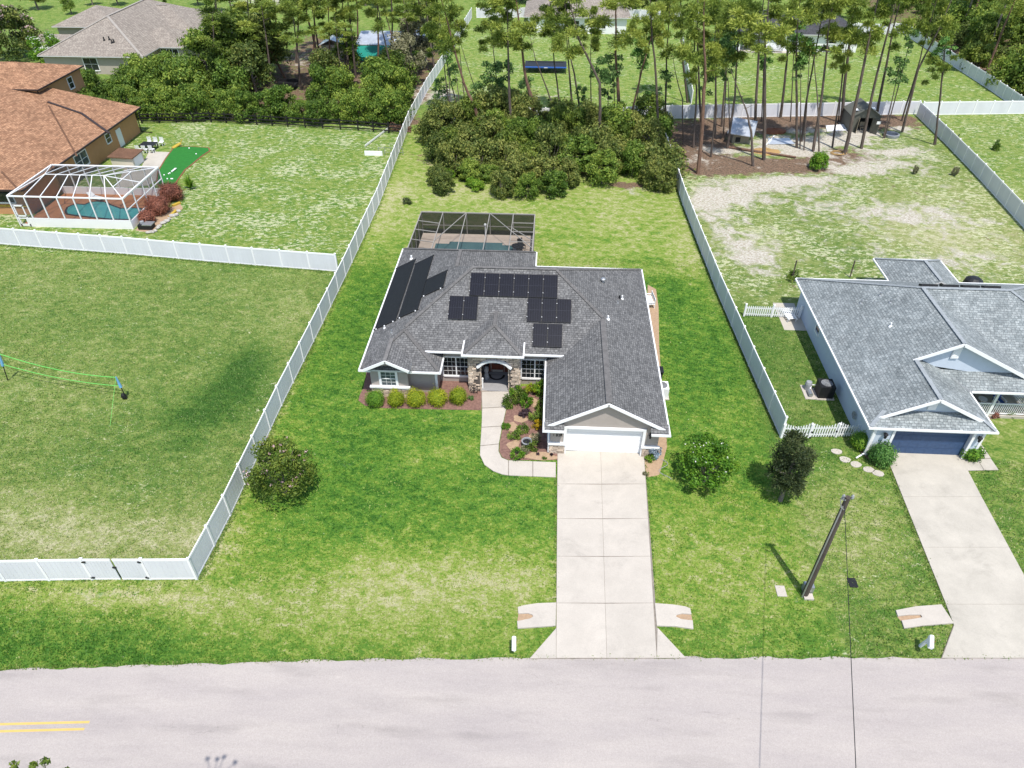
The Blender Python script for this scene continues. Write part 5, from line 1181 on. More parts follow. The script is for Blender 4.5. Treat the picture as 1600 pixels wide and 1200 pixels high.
part('side_door', B().box(-53.91,85.0,.05,-53.84,86.1,2.15), M['white'], bh)
part('wall_band', B().box(-79,65.9,.9,-53.85,66.0,1.05), M['ywood'], bh); window(bh, (-57.8,66.0,1.35), (1,0,0), (0,-1,0), 2.6, 1.2, 1, 1, 1)
struct('patio_slab', B().prism(gxy([(218,268),(233,237),(268,238),(262,252),(248,262),(256,274),(232,290),(180,294),(196,262)]), -.02, .03), M['conc_n'])
# white box shed, table and chairs
t = thing('storage_box', 'cream storage box with brown lid against the brown house', 'storage box', (-50.2,79.6,0))
part('body', B().box(-51.5,78.4,0,-48.9,80.9,1.35), M['creamp'], t); part('lid', B().slab([(-51.7,78.2,1.5),(-48.7,78.2,1.38),(-48.7,81.1,1.38),(-51.7,81.1,1.5)], .1), M['shin_b'], t); part('door_panel', B().box(-48.9,78.7,.1,-48.86,80.6,1.25), M['white'], t)
t = thing('patio_table', 'dark patio table between rows of white chairs beside the brown house', 'table', (-50.0,84.6,0)); part('table_top', B().box(-.9,-.7,.68,.9,.7,.74), M['black'], t, local=True)
for sx in (-.8,.8):
    for sy in (-.6,.6): part('leg', B().box(sx-.04,sy-.04,0,sx+.04,sy+.04,.68), M['black'], t, local=True)
def slat_chair():
    t = thing('slat_chair', 'white slatted patio chair at the dark table beside the brown house', 'chair', (0,0,0), 0, 'white chairs round the dark patio table')
    part('seat', B().box(-.25,-.25,.42,.25,.25,.46), M['white'], t, local=True)
    for k in range(4): part('back_slat', B().box(-.22+k*.13,.22,.46,-.14+k*.13,.26,1.0), M['white'], t, local=True)
    for sx in (-.22,.22):
        for sy in (-.22,.22): part('leg', B().box(sx-.025,sy-.025,0,sx+.025,sy+.025,.42), M['white'], t, local=True)
    return t
c0 = slat_chair(); spots = [(-50.7,83.4,3.14,'nearer the box, farther left'),(-49.9,83.4,3.14,'nearer the box, in the middle'),(-49.1,83.5,3.14,'nearer the box, on the lawn side'),(-50.6,85.9,0,'on the far side, farther left'),(-49.8,85.9,0,'on the far side, in the middle'),(-49.0,85.9,0,'on the far side, towards the lawn')]
for k, (x, y, r_, s_) in enumerate(spots):
    o = c0 if k == 0 else copy_tree(c0); o.location = (x, y, .03); o.rotation_euler = (0,0,r_); o['label'] = 'white slatted chair at the dark patio table, '+s_
# putting green
t = thing('putting_green', 'bright green artificial putting green with rust edging on the left lawn', 'putting green', G(285,262))
gp = [(272,229),(300,229),(327,231),(329,236),(318,243),(300,258),(290,266),(280,280),(274,289),(262,293),(248,291),(244,284),(246,268),(258,248)]
part('edging', B().prism(gxy(gp), -.02, .05), M['turfedge'], t); part('turf', B().prism(inset(gxy(gp), .16), 0, .06), M['turf'], t)
for k, (px, py) in enumerate(((257,275),(262,281),(266,272),(270,281),(255,288),(264,273),(296,233),(307,242),(250,283),(268,281))):
    p = G(px, py); solo('golf_ball', B().ball((0,0,.06), .09,.09,.09, 8, 6), M['white'], 'white golf ball lying on the green putting turf', 'golf ball', (p.x,p.y,.06), 'golf balls on the putting green', local=True)
p = G(269,270); solo('putting_flag', B().bar((0,0,.1),(.12,.9,.14), .22, .05).tube([(0,0,0),(0,0,.12)], .03, 6), M['white'], 'white flag lying on the putting green among the balls', 'flag', (p.x,p.y,.06), local=True)
p = G(270,232); solo('sand_rake', B().bar((0,0,.05),(.7,.9,.35), .5, .12).bar((.7,.9,.35),(.9,1.2,.8), .06,.06), M['ywood'], 'yellow wedge of timber at the far left corner of the putting green', 'timber wedge', p, local=True)

# white-framed pool cage
pc = thing('screen_enclosure', 'white framed glasslike mesh pool enclosure beside the brown house', 'pool enclosure', (-48, 67, 0))
fx0, fx1, fy0, fy1 = -53.6, -41.9, 63.4, 71.3; ez_, rzz, rry = 3.25, 4.05, 67.0; rxa, rxb = -51.5, -45.3
part('pool_deck', B().box(fx0,fy0,0,fx1,fy1,.05), M['ppave2'], pc)
pl = gxy([(101,331),(104,325),(112,321),(122,319),(132,320),(142,316),(153,315),(166,316),(176,321),(190,326),(206,325),(222,326),(226,330),(218,338),(206,345),(170,344),(140,341),(115,338),(103,336)])
part('pool_coping', B().prism(pl, .02, .085), M['gutter_d'], pc); part('pool_water', B().prism(inset(pl, .22), .03, .092), M['pool'], pc)
part('knee_wall', B().box(fx0+.9,fy0-.05,0,fx1+.05,fy0+.05,.85), M['vinyl'], pc); part('knee_wall', B().box(fx1-.05,fy0+.06,0,fx1+.05,fy1,.85), M['vinyl'], pc)
part('knee_wall', B().box(fx0,fy1-.05,0,fx1-.06,fy1+.05,.85), M['vinyl'], pc)
wb = lambda p, q, s=.07: part('beam', B().bar(p, q, s, s), M['white'], pc)
def scr(pts): part('screen_panel', B().face(pts), M['scr_roof' if max(p[2] for p in pts) > 3.5 else 'scr2'], pc)
nx = 7; fxs = [fx0+(fx1-fx0)*k/nx for k in range(nx+1)]
rxs = [rxa+(rxb-rxa)*k/(nx-2) for k in range(nx-1)]
wb((fx0,fy0,ez_),(fx1,fy0,ez_), .12); wb((fx1,fy0,ez_),(fx1,fy1,ez_), .15); wb((fx0,fy1,ez_),(fx1,fy1,ez_), .15); wb((rxa,rry,rzz),(rxb,rry,rzz)); wb((fx0,fy0,ez_),(fx0,fy1,ez_), .15)
for k in range(1, nx):
    rx_ = rxs[min(max(k-1,0), nx-2)]
    wb((fxs[k],fy0,ez_),(rx_,rry,rzz)); wb((rx_,rry,rzz),(fxs[k],fy1,ez_))
wb((fx1,fy0,ez_),(rxb,rry,rzz)); wb((fx1,fy1,ez_),(rxb,rry,rzz)); wb((fx0,fy0,ez_),(rxa,rry,rzz)); wb((fx0,fy1,ez_),(rxa,rry,rzz))
ymid = (fy0+fy1)/2
wb(((fx1+rxb)/2,(fy0+rry)/2,(ez_+rzz)/2),((fx1+rxb)/2,(fy1+rry)/2,(ez_+rzz)/2)); wb((rxb,rry,rzz),(fx1,ymid,ez_))
for k in range(nx+1):
    part('post', B().box(fxs[k]-.055,fy0-.055,.85 if k > 1 else 0,fxs[k]+.055,fy0+.055,ez_), M['white'], pc)
    if k: part('post', B().box(fxs[k]-.055,fy1-.055,.85,fxs[k]+.055,fy1+.055,ez_), M['white'], pc)
for y in (fy0+2.0,fy0+4.0,fy0+6.0): part('post', B().box(fx1-.055,y-.055,.85,fx1+.055,y+.055,ez_), M['white'], pc)
for z in (.85, 2.0): part('rail', B().bar((fx1,fy0,z),(fx1,fy1,z), .08,.08), M['white'], pc)
part('rail', B().bar((fx0,fy0,.9),(fx1,fy0,.9), .1,.1), M['white'], pc)
dr = part('screen_door', B().box(fx0+.15,fy0-.07,.05,fx0+.27,fy0-.02,2.3).box(fx0+1.05,fy0-.07,.05,fx0+1.17,fy0-.02,2.3).box(fx0+.15,fy0-.07,1.1,fx0+1.17,fy0-.02,1.22).box(fx0+.15,fy0-.07,.05,fx0+1.17,fy0-.02,.3).box(fx0+.15,fy0-.07,2.2,fx0+1.17,fy0-.02,2.35), M['white'], pc)
for k in range(nx):
    scr([(fxs[k],fy0,.9),(fxs[k+1],fy0,.9),(fxs[k+1],fy0,ez_),(fxs[k],fy0,ez_)]); scr([(fxs[k],fy1,.9),(fxs[k+1],fy1,.9),(fxs[k+1],fy1,ez_),(fxs[k],fy1,ez_)])
    a = rxs[min(max(k-1,0),nx-2)]; c = rxs[min(max(k,0),nx-2)]
    for yy in (fy0, fy1): scr([(fxs[k],yy,ez_),(fxs[k+1],yy,ez_),(c,rry,rzz)] + ([(a,rry,rzz)] if abs(a-c) > .01 else []))
scr([(fx1,fy0,ez_),(fx1,fy1,ez_),(rxb,rry,rzz)]); scr([(fx0,fy0,ez_),(fx0,fy1,ez_),(rxa,rry,rzz)])
for a, c in ((fy0,fy0+2),(fy0+2,fy0+4),(fy0+4,fy0+6),(fy0+6,fy1)): scr([(fx1,a,.9),(fx1,c,.9),(fx1,c,ez_),(fx1,a,ez_)])
t = thing('pool_lounger', 'white pool lounger on the terracotta deck inside the white framed enclosure', 'lounger', (-49.0,69.8,.05), 1.2); part('seat', B().box(-.3,-.9,.3,.3,.4,.36), M['white'], t, local=True); part('backrest', B().bar((0,.4,.33),(0,.95,.75), .6,.05, up=(0,1,0)), M['white'], t, local=True)
# small things by the cage
t = thing('pool_equipment', 'dark pool equipment boxes at the corner of the white pool cage', 'pool equipment', (*P2(230,357), 0)); part('case', B().box(-.7,-.4,.05,.7,.45,.5), M['black'], t, local=True); part('tank', B().lathe((-.4,.1,.05), [(0,.7),(.2,.68),(.22,.0)], 10), M['greyc'], t, local=True); part('cover', B().box(-.2,-.42,.5,.75,.47,.58), M['metal'], t, local=True)
struct('planting_bed', B().prism(gxy([(212,360),(236,364),(262,345),(286,326),(281,318),(262,326),(240,332),(222,346)]), -.02, .02), M['sandbed'])
rk = random.Random(4)
for k in range(14):
    px = 232+k*3.7+rk.uniform(-.8,.8); py = 366-(px-232)*.72+rk.uniform(-2,4); p = G(px, py)
    solo('pale_rock', B().ball((0,0,.12), .28*rk.uniform(.6,1.2), .22*rk.uniform(.6,1.2), .16, 7, 4, jit=.3, rng=rk), M['rock'], 'pale edging rock of the curved bed by the pool cage, %s from the left' % ORD[k], 'rock', (p.x,p.y,0), 'edging rocks of the curved bed', local=True)
for px, py, q in ((270,323,(282,318)), (266,340,(276,330))):
    p = G(px, py); v = G(*q); solo('timber_edging', B().bar(p+Vector((0,0,.1)), v+Vector((0,0,.1)), .3, .2), M['ywood'], 'yellow landscape timber beside the red shrubs, %s the pool cage' % ('farther from' if py < 330 else 'nearer'), 'timber', p, 'yellow timbers by the red shrubs')

# ================================================================== FAR BUILDINGS
gh = thing('house', 'beige house with grey-brown hip roof beyond the hedge at upper left', 'house', (-72, 125, 0))
f1, r1 = hip_roof(-81.5, 115.2, -64.4, 146, 2.8, .47, 'y'); f2, r2 = hip_roof(-75, 128, -60.2, 146, 2.8, .35, 'x', True, False); f3, r3 = hip_roof(-90, 134, -78, 146, 2.8, .4, 'x'); f4, r4 = hip_roof(-67, 121.3, -60.5, 131.5, 2.8, .35, 'x', True, False)
groof = roof(gh, f1, M['shin_g']); roof(gh, f2, M['shin_g'], name='side_roof'); roof(gh, f3, M['shin_g'], name='garage_roof'); roof(gh, f4, M['shin_g'], name='bay_roof')
f5, r5 = hip_roof(-90, 124.5, -80, 129, 2.6, .3, 'x'); roof(gh, f5, M['shin_g'], name='porch_roof')
for p, q in ((r1), ((-81.4,115.3,2.85), r1[0]), ((-64.5,115.3,2.85), r1[0]), r2): ridge_cap(groof, p, q, mat('tan_cap', (.33,.30,.265), .85, .1), .4, .6)
for bb_ in ((-81,115.8,0,-65,145,2.7), (-75,121.8,0,-61,145,2.6), (-89.4,134.6,0,-79,145,2.6)): W(B().box(*bb_), 'beige', gh)
window(gh, (-74.6,115.8,.6), (1,0,0), (0,-1,0), 2.2, 1.8, 2, 2, 1); window(gh, (-66.6,115.8,1.2), (1,0,0), (0,-1,0), .9, 1.0, 1, 2, 1); window(gh, (-64.6,121.8,.4), (1,0,0), (0,-1,0), 2.8, 2.0, 1, 2, 3); window(gh, (-65,118.4,1.0), (0,1,0), (1,0,0), .9, 1.2, 1, 2)
for k, (px, py) in enumerate(((163,63),(171,62),(175,67),(178,66))):
    p = GP(px, py, (0,-.47,1), 2.8-.47*115.2); part('vent_pipe', B().lathe(p, [(.2,-.1),(.15,.15),(.1,.2),(.1,.5),(0,.5)], 8), M['black'], gh)
ce = thing('screen_enclosure', 'grey mesh pool enclosure at the right end of the beige house', 'pool enclosure', (-58, 138, 0))
for k in range(5):
    x = -62+k*2.6; part('beam', B().bar((x,130,2.6),(x,135,3.9), .12,.12), M['gutter_d'], ce); part('beam', B().bar((x,135,3.9),(x,143,3.9), .12,.12), M['gutter_d'], ce); part('post', B().box(x-.06,129.94,0,x+.06,130.06,2.6), M['gutter_d'], ce)
    if k < 4: part('screen_panel', B().face([(x,130,2.6),(x+2.6,130,2.6),(x+2.6,135,3.9),(x,135,3.9)]).face([(x,135,3.9),(x+2.6,135,3.9),(x+2.6,143,3.9),(x,143,3.9)]), M['scr'], ce)
part('beam', B().bar((-62,135,3.9),(-51.6,135,3.9), .12,.12), M['gutter_d'], ce); part('beam', B().bar((-62,130,2.6),(-51.6,130,2.6), .12,.12), M['gutter_d'], ce)
# teal-awning shed among the trees
sh = thing('shed', 'long shed with silver metal roof and teal tarp front among the trees', 'shed', (-27, 126, 0))
roof(sh, [[(-33,125.2,2.7),(-24.5,125.2,2.7),(-24.5,130,3.7),(-33,130,3.7)], [(-33,134.8,2.7),(-33,130,3.7),(-24.5,130,3.7),(-24.5,134.8,2.7)]], M['tin'], .08)
f, r_ = hip_roof(-25.5, 125.0, -21.3, 133, 3.3, .5, 'y', True, True); roof(sh, f, M['tin'], .08, name='gable_roof')
W(B().xzprism([(-25.2,2.4),(-21.6,2.4),(-21.6,3.3),(-23.4,4.2),(-25.2,3.3)], 125.4, 125.5), 'beige', sh); W(B().box(-32.8,126,0,-21.6,134,2.5), 'beige', sh)
for x in (-24.2,-23.1): part('window_pane', B().box(x,125.35,2.9,x+.8,125.4,3.35), M['glass'], sh)
part('tarp', B().slab([(-32.6,125.1,2.55),(-21.4,125.1,2.75),(-21.4,122.6,1.5),(-32.6,122.6,1.3)], .06), M['teal'], sh); part('tarp', B().box(-32.6,122.6,.9,-21.4,122.66,1.45), M['teal'], sh)
for x in (-32.4,-28.8,-25.2,-21.6): part('post', B().box(x-.06,122.5,0,x+.06,122.62,1.5), M['white'], sh)
s2 = thing('shed', 'small pale shed left of the teal tarp among the trees', 'shed', (-37,127,0)); f, r_ = hip_roof(-39.5,126,-35,131,2.3,.4,'y',True,True); roof(s2, f, M['tin'], .08); W(B().box(-39.2,126.3,0,-35.3,130.7,2.25), 'beige', s2)
sc = thing('utility_trailer', 'dark trailer standing in the brush behind the hedge', 'trailer', (-40.2,110,0)); part('bed', B().box(-41.8,109,.5,-38.8,111,.75), M['black'], sc); part('side_board', B().box(-41.8,108.95,.75,-38.8,109.02,1.15).box(-41.8,110.98,.75,-38.8,111.05,1.15), M['black'], sc)
for x in (-41,-39.6):
    for y in (108.85,111.05): part('wheel', B().tube([(x,y,.35),(x,y+.15,.35)], .35, 12), M['black'], sc)
# trampoline
tr = thing('trampoline', 'rectangular trampoline with blue front padding on the far lawn', 'trampoline', (-1.4,121.5,0))
part('mat', B().box(-4.3,120.4,.88,1.6,123.4,.92), M['black'], tr); part('pad', B().box(-4.7,119.9,.88,2.0,120.4,.98), M['blue'], tr); part('pad', B().box(-4.7,123.3,.86,2.0,123.7,.98), M['black'], tr); part('pad', B().box(-4.7,120.5,.86,-4.2,123.3,.98).box(1.5,120.5,.86,2.0,123.3,.98), M['black'], tr)
part('badge', B().box(-1.6,119.86,.90,-1.0,119.9,.97), M['white'], tr)
for x in (-4.6,-1.3,1.9):
    for y in (120.0,123.6): part('leg', B().box(x-.04,y-.04,0,x+.04,y+.04,.86), M['black'], tr)
# white house with dark roof behind the pines
wh = thing('house', 'white house with dark roof and open patio behind the pine trunks', 'house', (41, 140, 0))
f, r_ = hip_roof(31.6, 135.2, 53.2, 148, 2.9, .42, 'x'); roof(wh, f, M['shin_d']); W(B().box(36.6,135.8,0,52.4,147,2.8), 'white', wh); W(B().box(32.2,139.2,0,36.59,147,2.8), 'white', wh)
part('patio_floor', B().box(31.9,134.6,0,41.0,139.1,.08), M['conc_n'], wh)
for x in (32.2, 36.4): part('patio_post', B().box(x-.12,135.4,0,x+.12,135.64,2.8), M['white'], wh)
window(wh, (42.3,135.8,.7), (1,0,0), (0,-1,0), 1.4, 1.8, 1, 2); window(wh, (47.4,135.8,1.4), (1,0,0), (0,-1,0), 1.2, 1.0, 1, 2); window(wh, (33,139.2,.3), (1,0,0), (0,-1,0), 2.6, 2.0, 1, 1, 2, 'glassw')
t = thing('patio_lounger', 'grey lounger on the open patio of the dark-roofed white house', 'lounger', (38.7,135.2,.08), 1.4); part('seat', B().box(-.35,-1,.3,.35,.5,.36), M['greyc'], t, local=True); part('backrest', B().bar((0,.5,.33),(0,1.1,.8), .7,.05, up=(0,1,0)), M['greyc'], t, local=True)
t = thing('patio_table', 'pale table on the open patio at the left end of the white house', 'table', (33.8,136.4,.08)); part('table_top', B().box(-.9,-.6,.7,.9,.6,.76), M['metal'], t, local=True)
for sx in (-.8,.8):
    for sy in (-.5,.5): part('leg', B().box(sx-.04,sy-.04,0,sx+.04,sy+.04,.7), M['metal'], t, local=True)
w2 = thing('house', 'small grey-roofed house half hidden by pine crowns beyond the trampoline', 'house', (4,150,0)); f, r_ = hip_roof(-6,146,14,160,2.9,.4,'x'); roof(w2, f, M['shin_g']); W(B().box(-5.2,146.6,0,13.3,159,2.8), 'white', w2)
for x in (-2,3,8): window(w2, (x,146.6,.9), (1,0,0), (0,-1,0), 1.4, 1.3, 2, 2)
struct('road', B().prism(gxy([(945,40),(975,40),(996,-8),(962,-8)]), -.05, .02), M['conc_n'])

# ================================================================== RIGHT YARD: SHED, LEAN-TO, CLUTTER
ps = thing('plastic_shed', 'olive-grey plastic garden shed with open door under the pines', 'shed', (40.6,97,0))
x0, x1, y0, y1 = 38.9, 42.5, 95.6, 99.2
part('wall', B().box(x0,y0+.1,0,x0+.1,y1,2.1).box(x1-.1,y0+.1,0,x1,y1,2.1).box(x0+.11,y1-.1,0,x1-.11,y1,2.1), M['shedg'], ps)
part('front_wall', B().box(x0,y0,0,x0+.95,y0+.09,2.1).box(x1-.95,y0,0,x1,y0+.09,2.1).box(x0+.96,y0,1.9,x1-.96,y0+.09,2.1).xzprism([(x0,2.1),(x1,2.1),((x0+x1)/2,3.2)], y0, y0+.09), M['shedg'], ps)
f, r_ = hip_roof(x0-.15, y0-.2, x1+.15, y1+.15, 2.1, .62, 'y', True, True); roof(ps, f, M['shedg'], .08, M['shedg'])
part('door', B().bar((x1-.95,y0-.02,1.0),(x1-.35,y0-.9,1.0), .05, 1.85), M['shedg'], ps); part('door', B().bar((x0+.95,y0-.02,1.0),(x0+.75,y0-.55,1.0), .05, 1.85), M['tanp'], ps)
part('floor', B().box(x0-.2,y0-1.2,0,x1+.2,y1,.05), M['conc_n'], ps)
for x in (x0+.6, x1-.9): part('skylight', B().bar((x,y0+.5,2.1+.62*(x-x0)*1+.2 if x < 40 else 2.1+.62*(x1-x)+.2),(x,y0+1.3,2.1+.62*(x-x0)+.2 if x < 40 else 2.1+.62*(x1-x)+.2), .4,.04), M['white'], ps)
sig = part('notice', B().box(x1-.75,y0-.99,1.45,x1-.25,y0-.95,1.8), M['white'], ps)
t = thing('stored_chair', 'tan plastic chair just inside the open shed doorway', 'chair', (40.8,96.4,.05)); part('seat', B().box(-.3,-.3,.4,.3,.3,.45), M['tanp'], t, local=True); part('backrest', B().box(-.3,.26,.45,.3,.31,1.0), M['tanp'], t, local=True); part('leg', B().box(-.28,-.28,0,-.22,-.22,.4).box(.22,-.28,0,.28,-.22,.4), M['tanp'], t, local=True)
lt = thing('lean_to', 'small coop under a tilted silver metal sheet in the pine litter', 'coop', (23.7,91.6,0))
part('roof_sheet', B().slab([(22.1,90.6,1.35),(25.2,89.9,1.15),(26.3,93.6,1.9),(23.4,94.4,2.1)], .06), M['tin'], lt); part('body', B().box(22.9,90.9,0,25.0,93.0,1.15), M['tanp'], lt); part('opening', B().box(23.3,90.86,.15,23.9,90.9,.75), M['black'], lt)
b = B()
for k in range(7): a = k/6; b.bar((22.1+3.1*a,90.6-.7*a,1.40-.2*a),(23.4+2.9*a,94.4-.8*a,2.15-.2*a), .06,.05)
part('corrugation', b, M['tin'], lt)
ck = random.Random(21)
M['sandpile'] = mat('ochre_sand', (0.42, 0.27, 0.11), .95, .15, 3, bump=.4)
def junk(name, px, py, fn, mt, label, cat, group=None):
    p = G(px, py); b = B(); fn(b); return solo(name, b, M[mt], label, cat, p, group, local=True)
junk('tarpaulin', 1218, 222, lambda b: b.slab([(-1.6,-1,.08),(1.7,-.8,.12),(1.4,1.0,.2),(-1.2,1.1,.1)], .05), 'tin', 'grey-blue tarpaulin spread on the ground right of the coop', 'tarp')
junk('tarpaulin', 1308, 202, lambda b: b.slab([(-1.6,-1,.08),(1.9,-.5,.15),(1.2,1.2,.3),(-1.2,1.1,.1)], .06), 'vinyl', 'pale crumpled tarpaulin left of the plastic shed', 'tarp')
junk('sand_pile', 1196, 237, lambda b: b.ball((0,0,-.05), 1.9,1.2,.3, 14, 6, jit=.3, rng=ck), 'sandpile', 'ochre sand pile between two pine trunks near the coop', 'sand pile')
junk('leaf_pile', 1210, 206, lambda b: b.ball((0,0,0), 1.6,1.1,.4, 12, 6, jit=.25, rng=ck), 'turfedge', 'rust-coloured leaf pile right behind the coop', 'leaf pile')
junk('fallen_log', 1185, 240, lambda b: b.tube([(-3.4,1.6,.16),(0,.2,.17),(4.2,-1.3,.15)], [.17,.16,.12], 8), 'barkr', 'fallen reddish pine log lying in front of the coop', 'log')
junk('timber_pole', 1203, 222, lambda b: b.bar((-.8,-1.4,.12),(.9,1.7,.2), .12,.12), 'white', 'white length of pipe propped beside the grey tarpaulin', 'pipe')
junk('coiled_hose', 1308, 240, lambda b: [b.tube([(r*math.cos(a)+.1*j, r*.8*math.sin(a), .05+.04*j) for a in [k*.5236 for k in range(13)]], .05, 5) for j, r in enumerate((.8,.65,.9))], 'sandpile', 'yellow coiled hose lying on the bare ground before the shed', 'hose')
junk('fire_ring', 1392, 213, lambda b: b.lathe((0,0,0), [(.95,0),(1.0,.35),(.8,.36),(.75,.1),(0,.08)], 16), 'greyc', 'dark round fire ring in the grass right of the plastic shed', 'fire pit')
junk('tree_stump', 1362, 205, lambda b: b.tube([(0,0,0),(0,0,.5)], [.3,.26], 8), 'bark', 'low stump at the right foot of the plastic shed', 'stump')
junk('spade', 1490, 227, lambda b: b.tube([(-.2,-.3,0),(.35,.3,1.3)], .06, 6).bar((-.2,-.3,0),(-.1,-.2,.4), .25,.04), 'black', 'dark post leaning on the white fence in the right yard', 'post')
junk('wood_scrap', 1345, 176, lambda b: b.bar((-1,0,.1),(1,.6,.15), .3,.08).bar((-.8,.5,.1),(.9,-.5,.2), .25,.08), 'debris', 'brown scrap boards by the back fence left of the shed', 'scrap')
junk('brush_pile', 626, 203, lambda b: [b.tube([(ck.uniform(-1.6,1.6),ck.uniform(-1,1),.05),(ck.uniform(-1.6,1.6),ck.uniform(-1,1),ck.uniform(.2,.9))], .05, 4) for _ in range(40)], 'debris', 'brown brush pile behind the ranch fence beside the white fence', 'brush pile')
junk('low_wall', 584, 243, lambda b: b.box(-1.1,-.06,0,1.1,.06,.55), 'vinyl', 'low white barrier at the corner of the fenced compost plot', 'barrier')
junk('low_wall', 590, 216, lambda b: b.bar((-.9,-3.2,.2),(1.0,4.0,.2), .05,.22), 'vinyl', 'low white wire barrier along the left side of the compost plot', 'barrier')
junk('mesh_fence', 612, 242, lambda b: [b.box(k*.75-1.6,-.03,0,k*.75-1.54,.03,.9) for k in range(5)]+[b.box(-1.6,-.02,z,1.5,.02,z+.04) for z in (.3,.85)], 'metal', 'thin wire mesh fence closing the compost plot by the white fence', 'fence')

# ================================================================== STREET FURNITURE
base = G(1257, 930); top = Vector((14.5, 23.4, 7.9))
pole = thing('utility_pole', 'weathered leaning wooden utility pole on the front lawn', 'utility pole', base)
dv = top-base; part('shaft', B().tube([base-Vector((0,0,.2)), base+dv*.5, top], [.175,.155,.125], 12), M['pole'], pole)
ib = B()
for sx in (-.22, .2): ib.lathe(top+Vector((sx,0,-.05)), [(.03,-.1),(.07,0),(.05,.05),(.08,.1),(.04,.2),(0,.22)], 8)
ib.bar(top+Vector((-.3,0,-.12)), top+Vector((.3,.05,-.12)), .06,.06); part('insulator', ib, M['greyc'], pole)
part('bracket', B().tube([top+Vector((-.12,-.1,-.1)), top+Vector((-.45,-.25,.05)), top+Vector((-.3,-.3,-.4)), top+Vector((-.05,-.16,-.7))], .03, 6), M['metal'], pole)
off = Vector((-.14,-.12,0)); part('conduit', B().tube([base+off*1.3, base+dv*.6+off, base+dv*.93+off*.8], .035, 6), M['metal'], pole)
part('ground_box', B().box(base.x-.05,base.y+.1,0,base.x+.45,base.y+.5,.55), M['metal'], pole); part('foot_plate', B().box(base.x-.1,base.y-.32,0,base.x+.4,base.y+.05,.12), M['conc'], pole)
wa = top+Vector((-.22,0,.1)); we = G(1339, 1200, 7.5); wd = (we-wa)
wb_ = B(); wp = [wa+wd*(k/10*2.6)+Vector((0,0,-.12*(1-((k/10*2.6-1.3)/1.3)**2))) for k in range(11)]
wb_.tube(wp, .016, 5); solo('overhead_wire', wb_, M['black'], 'thin black overhead wire running from the pole across the road', 'wire', wa)
for px, py, mt, nm, lb, wd_ in ((1220,924,'conc','utility_lid','pale square concrete utility lid in the grass left of the pole',.34), (1332,911,'black','utility_lid','dark rectangular utility lid in the grass right of the pole',.30)):  # only the flat lids are modelled, no vault beneath
    p = G(px, py); solo(nm, B().box(-wd_*.75,-wd_,0,wd_*.75,wd_,.05), M[mt], lb, 'utility lid', p, 'utility lids near the pole', local=True)
def mailbox(p, rz, label, lean=0):
    t = thing('mailbox', label, 'mailbox', p, rz, 'white kerbside mailboxes'); t.rotation_euler = (lean*.6, lean, rz)
    part('post', B().box(-.06,-.06,0,.06,.06,1.05), M['white'], t, local=True); part('arm', B().box(-.05,-.42,.86,.05,.1,.95), M['white'], t, local=True)
    b = B(); n = 8; pr = [(-.11,.96),(.11,.96)]+[(.11*math.cos(a), 1.12+.11*math.sin(a)) for a in [math.pi*k/n for k in range(n+1)]]; b.xzprism(pr, -.55, .08); part('box', b, M['white'], t, local=True)
    part('door', B().box(-.10,-.57,.97,.10,-.551,1.18), M['white'], t, local=True); part('flag', B().box(.112,-.25,1.08,.125,-.22,1.3), M['terra'], t, local=True); part('brace', B().bar((0,0,.55),(0,-.32,.88), .05,.05), M['white'], t, local=True)
mailbox(G(803,1017), 0.05, 'white mailbox on a post left of the main driveway apron'); mailbox(G(1437,1010), -.35, 'leaning white mailbox on the grass left of the neighbouring driveway', .16)
# volleyball net on the left yard
vb = thing('volleyball_net', 'backyard volleyball net with lime webbing on the left lawn', 'volleyball net', G(100,610))
pr_, tr_ = G(198,624), GY(181,589,37.4); pl_, tl_ = G(12.4,594.5), GY(-2,552,39.05)
for p, q in ((pr_, tr_), (pl_, tl_)): part('pole', B().tube([p, q], .035, 8), M['black'], vb); m_ = p+(q-p)*.55; part('pole_sleeve', B().tube([m_, q], [.11,.05], 8), M['lblue'], vb)
for f_, th in ((.98,.055), (.60,.04)):
    pp = [tl_*f_+pl_*(1-f_), tr_*f_+pr_*(1-f_)]; pts = [pp[0].lerp(pp[1], k/8)+Vector((0,0,-.42*(1-(k/4-1)**2)*(1 if f_ > .9 else .8))) for k in range(9)]
    b = B(); [b.bar(a, c, .03, th) for a, c in zip(pts[:-1], pts[1:])]; part('webbing', b, M['lime'], vb)
part('guy_line', B().tube([tr_, G(172,665)], .012, 4), M['lime'], vb); part('guy_line', B().tube([tl_, G(18,577)], .012, 4), M['black'], vb)
part('bag', B().ball(pr_+Vector((-.15,.05,.25)), .2,.18,.28, 8, 6), M['black'], vb)

# ================================================================== VEGETATION
vr = random.Random(31)
def setloc(o, p, rz=0.0, s=1.0):
    o.location = p; o.rotation_euler = (0, 0, rz); o.scale = s if hasattr(s, '__len__') else (s, s, s)
def stems(R_, H, n, r0=.05, sd_=1):
    r = random.Random(sd_); b = B()
    for k in range(n):
        a = r.random()*6.283; q = R_*r.uniform(.3,.8)
        b.tube([(r.uniform(-.12,.12), r.uniform(-.12,.12), -.05), (q*.45*math.cos(a), q*.45*math.sin(a), H*.45), (q*math.cos(a), q*math.sin(a), H*r.uniform(.7,.95))], [r0, r0*.7, r0*.25], 5, cap=False)
    return b
